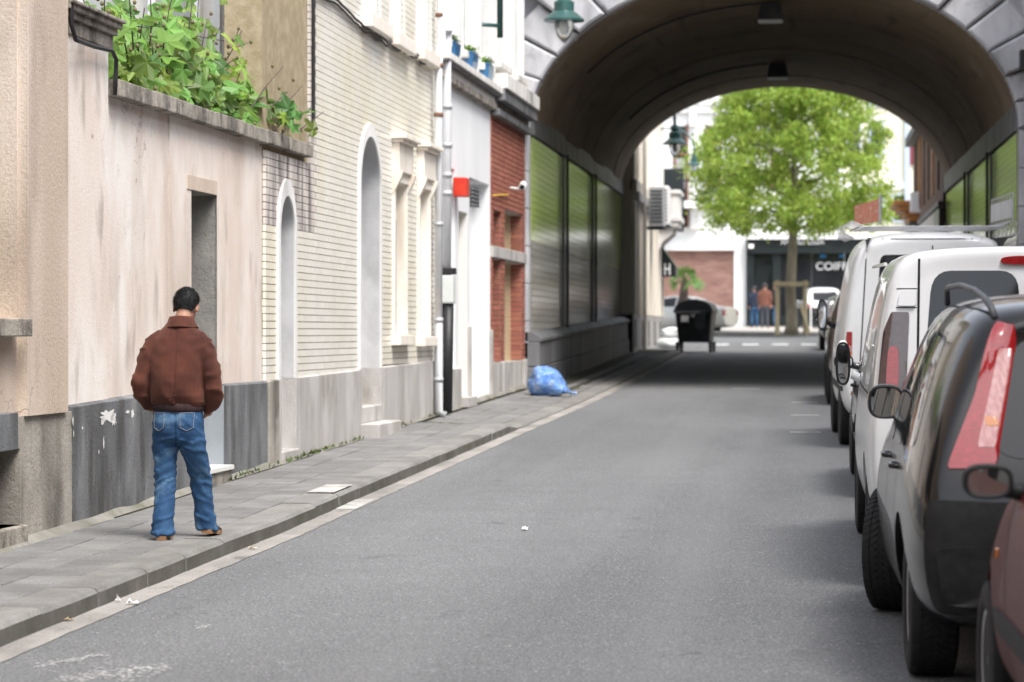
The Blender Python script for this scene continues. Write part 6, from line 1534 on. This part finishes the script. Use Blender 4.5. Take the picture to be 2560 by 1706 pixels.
for k in range(9):
    x = -.8 + k * .32; m = MB(); m.tube([(x, -.86, 2.47), (x, -.86, 2.74)], .01, 6); m.build('side_bar', MT['steel'], rk, local=True)
m = MB(); m.box(-.8, 1.76, -.865, -.845, 2.50, 2.70); m.build('side_board', MT['zinc'], rk, local=True)
m = MB(); m.tube([(-.82, -.86, 2.46), (-.82, -.86, 2.76), (1.78, -.86, 2.76), (1.78, -.86, 2.46)], .012, 6); m.build('board_frame', MT['steel'], rk, local=True)
MT['orange_board'] = mat('orange_board', (.55, .16, .09), (.62, .28, .2), rough=.6, scale=6, space='obj', layers=(((.7, .6, .55), (1, 1, 3), 7, .6, .66, .7),))
ob = place('orange_board', 1.36, 31.88, 1.2, 'faded orange board standing along the near side of the roof rack', 'board', None)
m = MB(); m.hexa([(-.4, .53, 2.48), (-.4, .55, 2.48), (2.5, .71, 2.48), (2.5, .69, 2.48), (-.4, .53, 2.72), (-.4, .55, 2.72), (2.5, .71, 2.72), (2.5, .69, 2.72)]); m.build('panel', MT['orange_board'], ob, local=True)
m = MB(); m.tube([(-.42, .54, 2.44), (-.42, .54, 2.76)], .016, 8); m.build('upright', MT['steel'], ob, local=True)
# ---- farther vehicles
v3 = place('brown_van', 1.18, 42.6, .2, 'dark brown tall car parked at the tunnel mouth beyond the white van')
hatch(v3, MT['p_brown'], (1.08, 1.06, 1.32), MT['trim'], .95)
c4 = place('black_hatchback', 1.24, 77.5, .0, 'black hatchback parked at the far end of the tunnel')
hatch(c4, MT['p_dark'], (1.04, 1.03, 1.05), MT['trim'])
GF = 'vehicles parked in the square'
sp_ = G(1772, 838)
c5 = place('silver_saloon', sp_.x - .15, sp_.y + .5, 70, 'silver saloon parked behind the wheeled bin in the square', group=GF, pitch=False)
def saloon(root, mt):
    raw = [(-1.0, .32, .62, .5, .72, .82, .70, .92, .6, .96), (-.75, .25, .76, .5, .84, .88, .80, .98, .66, 1.0), (-.25, .22, .80, .5, .87, .92, .82, 1.03, .64, 1.06), (.25, .2, .80, .5, .87, .92, .82, 1.30, .56, 1.36), (.9, .2, .80, .5, .87, .92, .82, 1.36, .58, 1.43), (1.4, .2, .80, .5, .87, .92, .82, 1.32, .57, 1.38),
           (2.1, .2, .80, .5, .87, .92, .81, 1.0, .68, 1.04), (2.8, .22, .78, .5, .84, .86, .76, .92, .62, .95), (3.3, .24, .70, .48, .76, .76, .66, .82, .5, .84), (3.5, .3, .55, .45, .6, .65, .52, .7, .4, .72)]
    me, bv = car_body([sec(*r_) for r_ in raw], [(0, 1), (0, -1), (2.65, 1), (2.65, -1)], .38, mt)
    obj('body', me, root); wheels(root, (0, 2.65), .83, .315)
    side_glass(bv, root, [[(-.05, 1.0), (.3, 1.29), (.78, 1.33), (.78, .99)], [(.84, .99), (.84, 1.335), (1.4, 1.28), (1.95, 1.02)]])
    decal(bv, [(-.25, -.6, 1.06), (-.25, .6, 1.06), (.2, .5, 1.33), (.2, -.5, 1.33)], (.5, 0, -.85), 'rear_window', MT['car_glass'], root)
    decal(bv, [(1.5, -.5, 1.36), (1.5, .5, 1.36), (2.1, .66, 1.05), (2.1, -.66, 1.05)], (-.5, 0, -.85), 'windscreen', MT['car_glass'], root)
    for s_ in (1, -1):
        decal(bv, [(-1.0, s_ * .50, .68), (-1.0, s_ * .76, .68), (-1.0, s_ * .74, .88), (-1.0, s_ * .52, .88)], (1, -s_ * .4, 0), 'tail_lamp', MT['lamp_red'], root, .008)
        door_mirror(root, 1.75, s_ * .82, 1.02, s_, mt)
    front_end(bv, root, 5, .66, .62, .55)
saloon(c5, MT['p_silver'])
q = G(1640, 842, .13)
c6 = place('pale_hatchback', q.x - 1.0, q.y + .6, 75, 'pale green white hatchback half hidden behind the palm and the cream house', group=GF, pitch=False)
hatch(c6, MT['p_pale'], (1.02, 1, 1.06))
q = atY(2055, 800, 109.5)
c7 = place('white_hatchback', q.x + .05, 109.0, 8, 'white hatchback behind the tree guard in front of the black shop', group=GF, pitch=False); c7.location.z += .13
hatch(c7, MT['p_white'], (1.0, 1, 1.1))
sc_ = thing('terrace_screen', (fx(2045), 106.6, zr(106.6) + .13), 'low black terrace screen with white posts right of the tree guard', 'screen')
for k in range(4):
    m = MB(); m.box(-.9 + k * .62, -.32 + k * .62, -.015, .015, .15, .78); m.build('panel', MT['black_shop'], sc_, local=True)
for k in range(5):
    m = MB(); m.tube([(-.92 + k * .62, 0, 0), (-.92 + k * .62, 0, .95)], .03, 8); m.build('post', MT['white'], sc_, local=True)
# ================================================================== people
def remeshed(mb, voxel, smooth=6, name='body'):
    o = obj('tmp', mb.mesh('tmp')); r_ = o.modifiers.new('r', 'REMESH'); r_.mode = 'VOXEL'; r_.voxel_size = voxel
    s_ = o.modifiers.new('s', 'SMOOTH'); s_.iterations = smooth; s_.factor = .5
    me = evalmesh(o); bpy.data.objects.remove(o); me.materials.clear(); me.name = name
    me.polygons.foreach_set('use_smooth', [True] * len(me.polygons)); return me
def displace(me, fn):
    for v in me.vertices: v.co = v.co + v.normal * fn(v.co)
    me.update()
def rings(mb, lst, n=24):                            # stacked horizontal ellipses (cx,cy,z,rx,ry)
    v = []
    for cx_, cy_, z, rx, ry in lst:
        for k in range(n):
            a = 2 * pi * k / n; v.append((cx_ + rx * math.copysign(abs(math.cos(a)) ** .85, math.cos(a)), cy_ + ry * math.copysign(abs(math.sin(a)) ** .85, math.sin(a)), z))
    m_ = len(lst); f = [(i * n + k, i * n + (k + 1) % n, (i + 1) * n + (k + 1) % n, (i + 1) * n + k) for i in range(m_ - 1) for k in range(n)]
    mb.add(v, f + [tuple(range(n))[::-1], tuple(range((m_ - 1) * n, m_ * n))])
def spl(pts, n=6):                                   # smooth a joint chain of (x,y,z,r)
    out = []
    P_ = [Vector(p) for p in pts]; P_ = [P_[0]] + P_ + [P_[-1]]
    for i in range(1, len(P_) - 2):
        for k in range(n):
            t = k / n; a, b, c, d = P_[i - 1:i + 3]
            out.append(.5 * ((2 * b) + (c - a) * t + (2 * a - 5 * b + 4 * c - d) * t * t + (3 * b - a - 3 * c + d) * t ** 3))
    out.append(P_[-1]); return out
def limb(mb, pts, n=14):
    q = spl([Vector(p) for p in pts]); mb.tube([Vector(p[:3]) for p in q], [p[3] for p in q], n)
MT['skin'] = mat('skin', (.42, .22, .155), (.48, .27, .19), rough=.5, scale=12, space='obj')
MT['suede'] = mat('brown_suede', (.052, .0145, .010), (.105, .032, .020), rough=.95, scale=3.0, mix=(.40, .62), space='obj', bump=.08, bscale=160, layers=(((.028, .008, .006), (1, 1, .5), 4, .52, .68, .5),))
MT['suede'].node_tree.nodes['Principled BSDF'].inputs['Sheen Weight'].default_value = .22
MT['suede'].node_tree.nodes['Principled BSDF'].inputs['Sheen Tint'].default_value = (.8, .45, .3, 1)
MT['rib'] = mat('dark_ribbing', (.028, .014, .016), (.045, .024, .024), rough=.95, scale=60, stretch=(1, 1, .05), space='obj')
MT['denim'] = mat('blue_denim', (.014, .055, .135), (.048, .13, .26), rough=.85, scale=2.6, stretch=(1, 1, .8), mix=(.42, .68), space='obj', bump=.15, bscale=200, fine=.15,
                  layers=(((.20, .34, .48), (1, 1, 1.2), 5, .53, .72, .6), ((.012, .04, .095), (1, 1, .7), 3, .52, .72, .6)))
MT['stitch'] = mat('stitching', (.30, .29, .30), rough=.9)
MT['leather'] = mat('dark_shoe_leather', (.02, .014, .012), (.03, .02, .017), rough=.35, scale=10, space='obj')
MT['sole'] = mat('brown_rubber_sole', (.23, .12, .055), (.28, .16, .08), rough=.8, scale=20, space='obj')
MT['hair'] = mat('greying_black_hair', (.014, .014, .016), (.085, .085, .09), rough=.6, scale=110, mix=(.5, .7), space='obj', rnd=.7, bump=.4, bscale=140)
def ridge(v): return (1 - min(1, abs(v) * 2.4)) ** 1.6
def head(mb, c, tilt, turn):
    M_ = Matrix.Rotation(turn, 3, 'Z') @ Matrix.Rotation(-tilt, 3, 'X'); C_ = Vector(c)
    T = lambda p: C_ + M_ @ Vector(p)
    mb.ell(T((0, -.012, .03)), (.076, .093, .088), 20, 14, .95, M_); mb.ell(T((0, .022, -.035)), (.06, .068, .08), 18, 12, 1, M_)
    mb.ell(T((0, .045, -.092)), (.033, .03, .026), 12, 8, 1, M_)                       # chin
    mb.tube([T((0, .088, .015)), T((0, .108, -.03)), T((0, .092, -.038))], [.010, .016, .008], 8)   # nose
    mb.ell(T((0, .083, .028)), (.055, .012, .010), 14, 6, 1, M_)                       # brow
    mb.ell(T((0, .084, -.068)), (.024, .010, .011), 12, 6, 1, M_)                      # mouth
    for s_ in (-1, 1): mb.ell(T((s_ * .080, -.005, -.012)), (.010, .021, .034), 10, 10, 1, M_)      # ears
    return T, M_
def hand(mb, w_, d, side):
    w_, d = Vector(w_), Vector(d).normalized(); sd = Vector((0, 1, 0)); pn = d.cross(sd).normalized()
    mb.tube([w_, w_ + d * .05, w_ + d * .09], [.026, .034, .03], 10)
    for i, (o_, L_) in enumerate(((-.027, .062), (-.009, .075), (.009, .07), (.026, .055))):
        b = w_ + d * .085 + sd * o_; k1 = b + d * L_ * .5 + pn * side * .008; k2 = b + d * L_ * .9 + pn * side * .03; mb.tube([b, k1, k2], [.0095, .009, .007], 7)
    b = w_ + d * .03 + sd * .03; mb.tube([b, b + d * .03 + sd * .02, b + d * .062 + sd * .018], [.011, .010, .008], 7)
def shoe(mb, so, heel, toe, up=0.0):
    h, t = Vector(heel), Vector(toe); d = (t - h).normalized(); s_ = Vector((d.y, -d.x, 0)).normalized(); n_ = s_.cross(d).normalized(); L_ = (t - h).length
    if n_.z < 0: n_ = -n_
    out = [(0, .022), (.0, .03), (.12, .036), (.35, .034), (.6, .043), (.8, .042), (.93, .03), (1.0, .012)]
    v = []; pr = [(f, w_) for f, w_ in out] + [(f, -w_) for f, w_ in out[::-1]]
    for hh in (0, .028): v += [h + d * (f * L_) + s_ * w_ + n_ * hh for f, w_ in pr]
    n = len(pr); so.add(v, [tuple(range(n))[::-1], tuple(range(n, 2 * n))] + [(i, (i + 1) % n, n + (i + 1) % n, n + i) for i in range(n)])
    q = [(.06, .036, .095), (.2, .038, .10), (.36, .038, .092), (.52, .040, .07), (.72, .042, .055), (.9, .034, .045), (.98, .015, .035)]
    n = 16; v = []
    for f, w_, tp in q:
        for k in range(n):
            a = 2 * pi * k / n; zz = .02 + (tp - .02) * (.5 + .5 * math.sin(a)); v.append(h + d * (f * L_) + s_ * (w_ * math.cos(a)) + n_ * zz)
    mb.add(v, [(i * n + k, i * n + (k + 1) % n, (i + 1) * n + (k + 1) % n, (i + 1) * n + k) for i in range(len(q) - 1) for k in range(n)] + [tuple(range(n))[::-1], tuple(range((len(q) - 1) * n, len(q) * n))])

# ---- the walking man
fp = G(405, 1350, PV)
MX, MY = atY(441, 1000, fp.y).x, fp.y + .06
Mn = thing('person', (MX, MY, zr(MY) + PV), 'man in brown suede jacket and blue jeans walking away with hands in pockets', 'person')
b = MB(); HC = (.042, .055, 1.525)
T, HM = head(b, HC, .5, -.14)
limb(b, [(.02, -.005, 1.36, .06), (.028, .0, 1.43, .056), (.04, .02, 1.50, .052)])
rings(b, [(0, 0, .80, .13, .09), (0, 0, .95, .15, .1), (0, 0, 1.2, .155, .10), (0.005, 0, 1.29, .12, .08), (.01, 0, 1.37, .065, .055)])
for s_ in (-1, 1):
    limb(b, [(s_ * .12, 0, 1.27, .04), (s_ * .18, -.01, 1.20, .042), (s_ * .225, -.03, 1.06, .038), (s_ * .20, .06, .90, .03)]); hand(b, (s_ * .195, .07, .885), (-s_ * .25, .5, -.6), -s_)
limb(b, [(-.085, 0, .78, .08), (-.088, .02, .44, .055), (-.09, -.06, .08, .04)]); limb(b, [(.085, 0, .78, .08), (.112, .12, .44, .055), (.142, .20, .11, .04)])
me = remeshed(b, .009, 3); me.materials.append(MT['skin']); obj('body', me, Mn)
# jacket
b = MB()
rings(b, [(0, .0, .868, .155, .115), (0, -.003, .90, .178, .128), (0, -.005, .94, .182, .145), (0, -.005, 1.03, .183, .150), (0, -.002, 1.15, .186, .147), (.003, 0, 1.25, .190, .135), (.006, .0, 1.32, .175, .115), (.012, .002, 1.375, .125, .095), (.018, .006, 1.42, .088, .078), (.02, .01, 1.45, .072, .068)], 32)
for s_ in (-1, 1):
    limb(b, [(s_ * .10 + .006, 0, 1.335, .056), (s_ * .15, -.004, 1.285, .070), (s_ * .195, -.018, 1.20, .066), (s_ * .228, -.036, 1.09, .060), (s_ * .246, -.036, 1.01, .058), (s_ * .240, .01, .945, .056), (s_ * .212, .065, .895, .05), (s_ * .165, .10, .87, .045)])
me = remeshed(b, .0075, 3, 'jacket')
def jf(p):
    x, y, z = p
    side = min(1, max(0, (abs(x) - .19) / .03)); low = min(1, max(0, (1.15 - z) / .25))
    f = .020 * ridge(noise.noise(Vector((x * 4.2 - (z * 3 if x > 0 else -z * 3), y * 3, z * 5.0)))) * (.35 + .65 * low) * (1 - side)
    f += side * .013 * ridge(noise.noise(Vector((x * 5, y * 6, z * 13 + y * 6))))
    f += .004 * noise.noise(p * 18)
    if abs(x - .004) < .010 and y < 0 and z > .95: f -= .005                                       # centre back seam
    return f - .004
displace(me, jf); me.materials.append(MT['suede']); jk = obj('jacket', me, Mn)
m = MB(); n = 120; v = []
for (z, g) in ((.838, -.004), (.842, .004), (.868, .008), (.893, .006), (.898, -.004)):
    for k in range(n):
        a = 2 * pi * k / n; rb = .0022 * (1 if k % 2 else -1); v.append((( .163 + g + rb) * math.cos(a), (.122 + g + rb) * math.sin(a) - .002, z + .004 * math.sin(2 * a)))
m.add(v, [(i * n + k, i * n + (k + 1) % n, (i + 1) * n + (k + 1) % n, (i + 1) * n + k) for i in range(4) for k in range(n)]); m.build('waistband', MT['rib'], jk, local=True, smooth=True)
m = MB(); n = 40; v = []
for (z, rx, ry, dy) in ((1.395, .112, .098, .0), (1.43, .092, .086, .004), (1.458, .083, .079, .008), (1.466, .078, .074, .008), (1.458, .072, .069, .008), (1.42, .07, .068, .006)):
    for k in range(n):
        a = 2 * pi * k / n; dip = -.035 * max(0, math.sin(a)); v.append((.02 + rx * math.cos(a), dy + ry * math.sin(a), z + dip + .003 * math.sin(3 * a)))
m.add(v, [(i * n + k, i * n + (k + 1) % n, (i + 1) * n + (k + 1) % n, (i + 1) * n + k) for i in range(5) for k in range(n)]); m.build('collar', MT['rib'] if False else MT['suede'], jk, local=True, smooth=True)
# jeans
b = MB()
rings(b, [(0, 0, .885, .148, .108), (0, -.003, .84, .160, .116), (0, -.008, .77, .170, .126), (.0, -.008, .70, .172, .122), (.002, -.004, .655, .165, .105), (.003, 0, .63, .12, .08)], 32)
limb(b, [(-.085, -.004, .72, .086), (-.088, .0, .62, .087), (-.092, .012, .50, .075), (-.092, .018, .40, .070), (-.090, -.01, .27, .070), (-.090, -.05, .14, .069), (-.090, -.06, .055, .074), (-.09, -.06, .036, .072)], 18)
limb(b, [(.085, -.004, .72, .088), (.094, .008, .62, .086), (.106, .08, .50, .077), (.116, .14, .40, .071), (.126, .17, .27, .068), (.136, .19, .15, .068), (.144, .20, .075, .072), (.144, .20, .046, .070)], 18)
me = remeshed(b, .008, 4, 'jeans')
def df(p):
    x, y, z = p
    k = .3 + .7 * math.exp(-((z - .40) / .10) ** 2) + 1.0 * max(0, (.22 - z) / .2) + .5 * math.exp(-((z - .62) / .06) ** 2)
    s_ = 1 if x > .03 else -1
    f = .015 * k * ridge(noise.noise(Vector((x * 6, y * 5 + x * s_ * 4, z * 15 + x * 9 * s_)))) + .003 * noise.noise(p * 22)
    if abs(x) < .007 and y < 0 and z > .6: f -= .006
    return f - .003
displace(me, df); me.materials.append(MT['denim']); jn = obj('jeans', me, Mn)
jbv = BVHTree.FromPolygons([v_.co.copy() for v_ in me.vertices], [tuple(p.vertices) for p in me.polygons])
for (cx_, w_) in ((.082, .048), (-.105, .042)):
    pts = [(cx_ - w_, -1, .835), (cx_ + w_, -1, .835), (cx_ + w_ * .92, -1, .735), (cx_, -1, .712), (cx_ - w_ * .92, -1, .735)]
    pk = decal(jbv, pts, (0, 1, 0), 'pocket', MT['denim'], jn, .004, 5, .006, .06)
    m = MB()
    for q in (pts,):
        out = []
        for i in range(len(q)):
            a, c_ = Vector(q[i]), Vector(q[(i + 1) % len(q)])
            for k in range(8):
                p = a.lerp(c_, k / 8); p = Vector((cx_ + (p.x - cx_) * .93, -1, .775 + (p.z - .775) * .95)); h, nn, i_, ds = jbv.ray_cast(p, Vector((0, 1, 0)), 3)
                if h: out.append(h + Vector((0, -.006, 0)))
        m.tube(out + out[:1], .0014, 4, False)
    m.build('stitching', MT['stitch'], pk, local=True)
so, up = MB(), MB(); shoe(up, so, (-.088, -.128, .0), (-.10, .145, .0))
o = up.build('shoe', MT['leather'], Mn, local=True, smooth=True); so.build('sole', MT['sole'], o, local=True)
so, up = MB(), MB(); shoe(up, so, (.152, .14, .028), (.185, .39, .006))
o = up.build('shoe', MT['leather'], Mn, local=True, smooth=True); so.build('sole', MT['sole'], o, local=True)
# hair: cap plus short strands
def hair(parent, T, M_, mt, strands=3600, seed=1):
    random.seed(seed); m = MB(); v = []; nu, nv = 36, 18
    for j in range(nv + 1):
        ph = -pi / 2 + pi * j / nv
        for k in range(nu):
            th = 2 * pi * k / nu; d = Vector((math.cos(ph) * math.cos(th), math.cos(ph) * math.sin(th), math.sin(ph)))
            lo = -.8
            z = max(d.z, lo if d.y < -.1 else lerp(-.55, .45, min(1, max(0, (d.y + .1) / .5)))); q = 1 + .018 * noise.noise(d * 6)
            v.append(T((d.x * .0815 * q, -.014 + d.y * .099 * q, .028 + z * .098 * q)))
    m.add(v, [(j * nu + k, j * nu + (k + 1) % nu, (j + 1) * nu + (k + 1) % nu, (j + 1) * nu + k) for j in range(nv) for k in range(nu)])
    for _ in range(strands):
        d = Vector((random.gauss(0, 1), random.gauss(0, 1), random.gauss(0, 1))).normalized()
        lim = -.75 if d.y < -.1 else lerp(-.3, .5, min(1, max(0, (d.y + .1) / .5)))
        if d.z < lim: continue
        p = Vector((d.x * .081, -.014 + d.y * .098, .028 + d.z * .097)); g = (d + Vector((random.gauss(0, .35), random.gauss(.1, .35), -.9 + random.gauss(0, .3)))).normalized(); s_ = g.cross(d).normalized() * .0019
        L_ = random.uniform(.008, .015); m.cur = random.random() + .001
        e = p + d * .0045 + g * L_; m.add([T(p - s_), T(p + s_), T(e)], [(0, 1, 2)])
    return m.build('hair', mt, parent, local=True, smooth=True)
hair(Mn, T, HM, MT['hair'])
# ---- people outside the shop
def bystander(px, py, hgt, turn, top, leg, label, seed):
    q = G(px, py, .13); P_ = thing('person', (q.x, q.y, q.z), label, 'person', 'people standing outside the shop', rz=turn); k = hgt / 1.7
    b = MB(); T, M_ = head(b, (0, .02, 1.575), .1, random.uniform(-.3, .3)); limb(b, [(0, 0, 1.40, .055), (0, .005, 1.46, .052), (0, .012, 1.53, .05)])
    rings(b, [(0, 0, .85, .14, .09), (0, 0, 1.0, .14, .09), (0, 0, 1.25, .165, .1), (0, 0, 1.38, .14, .08), (0, 0, 1.43, .06, .055)])
    for s_ in (-1, 1):
        limb(b, [(s_ * .17, 0, 1.37, .05), (s_ * .215, -.01, 1.10, .04), (s_ * .21, .05, .87, .029)]); hand(b, (s_ * .21, .055, .865), (0, .1, -1), -s_)
        limb(b, [(s_ * .085, 0, .86, .085), (s_ * .095, .01, .47, .055), (s_ * .10, -.015, .08, .04)])
    me = remeshed(b, .015, 2); me.materials.append(MT['skin']); obj('body', me, P_)
    b = MB(); rings(b, [(0, 0, .80, .165, .115), (0, 0, .86, .185, .125), (0, 0, 1.0, .185, .125), (0, 0, 1.25, .205, .13), (0, 0, 1.36, .185, .11), (0, 0, 1.42, .11, .085), (0, 0, 1.46, .075, .07)])
    for s_ in (-1, 1): limb(b, [(s_ * .14, 0, 1.37, .075), (s_ * .19, -.005, 1.28, .078), (s_ * .222, -.01, 1.10, .065), (s_ * .22, .03, .98, .058), (s_ * .212, .05, .885, .045)])
    me = remeshed(b, .018, 4, 'jacket'); displace(me, lambda p: .006 * ridge(noise.noise(Vector((p.x * 6 + seed, p.y * 5, p.z * 10))))); me.materials.append(top); obj('jacket', me, P_)
    b = MB(); rings(b, [(0, 0, .90, .15, .105), (0, 0, .78, .165, .12), (0, 0, .70, .15, .1)])
    for s_ in (-1, 1): limb(b, [(s_ * .08, 0, .78, .088), (s_ * .09, .01, .55, .078), (s_ * .095, .012, .42, .068), (s_ * .10, -.01, .15, .06), (s_ * .10, -.015, .04, .062)])
    me = remeshed(b, .018, 3, 'trousers'); me.materials.append(leg); obj('trousers', me, P_)
    for s_ in (-1, 1):
        so, up = MB(), MB(); shoe(up, so, (s_ * .10, -.08, 0), (s_ * .125, .19, 0)); o = up.build('shoe', MT['leather'], P_, local=True, smooth=True); so.build('sole', MT['sole'], o, local=True)
    hair(P_, T, M_, MT['hair'], 200, seed); P_.scale = (k, k, k)
MT['navy'] = mat('navy_cloth', (.014, .02, .04), (.02, .03, .055), rough=.9, scale=6, space='obj')
MT['brown_cloth'] = mat('brown_cloth', (.15, .06, .04), (.19, .08, .055), rough=.9, scale=6, space='obj')
MT['dark_trousers'] = mat('dark_trousers', (.05, .055, .07), (.07, .075, .09), rough=.9, scale=6, space='obj')
MT['black_cloth'] = mat('black_cloth', (.01, .01, .014), rough=.9)
bystander(1886, 819, 1.60, .25, MT['navy'], MT['denim'], 'person in navy jacket and jeans standing at the left of the shop group', 1)
bystander(1912, 820, 1.72, -.2, MT['brown_cloth'], MT['dark_trousers'], 'person in brown jacket seen from behind outside the black shop', 2)
bystander(1926, 815, 1.78, 2.7, MT['black_cloth'], MT['dark_trousers'], 'tallest person of the shop group facing the camera behind the brown jacket', 3)
bystander(1940, 818, 1.68, .9, MT['black_cloth'], MT['denim'], 'person in black jacket and bright jeans beside the tree guard', 4)
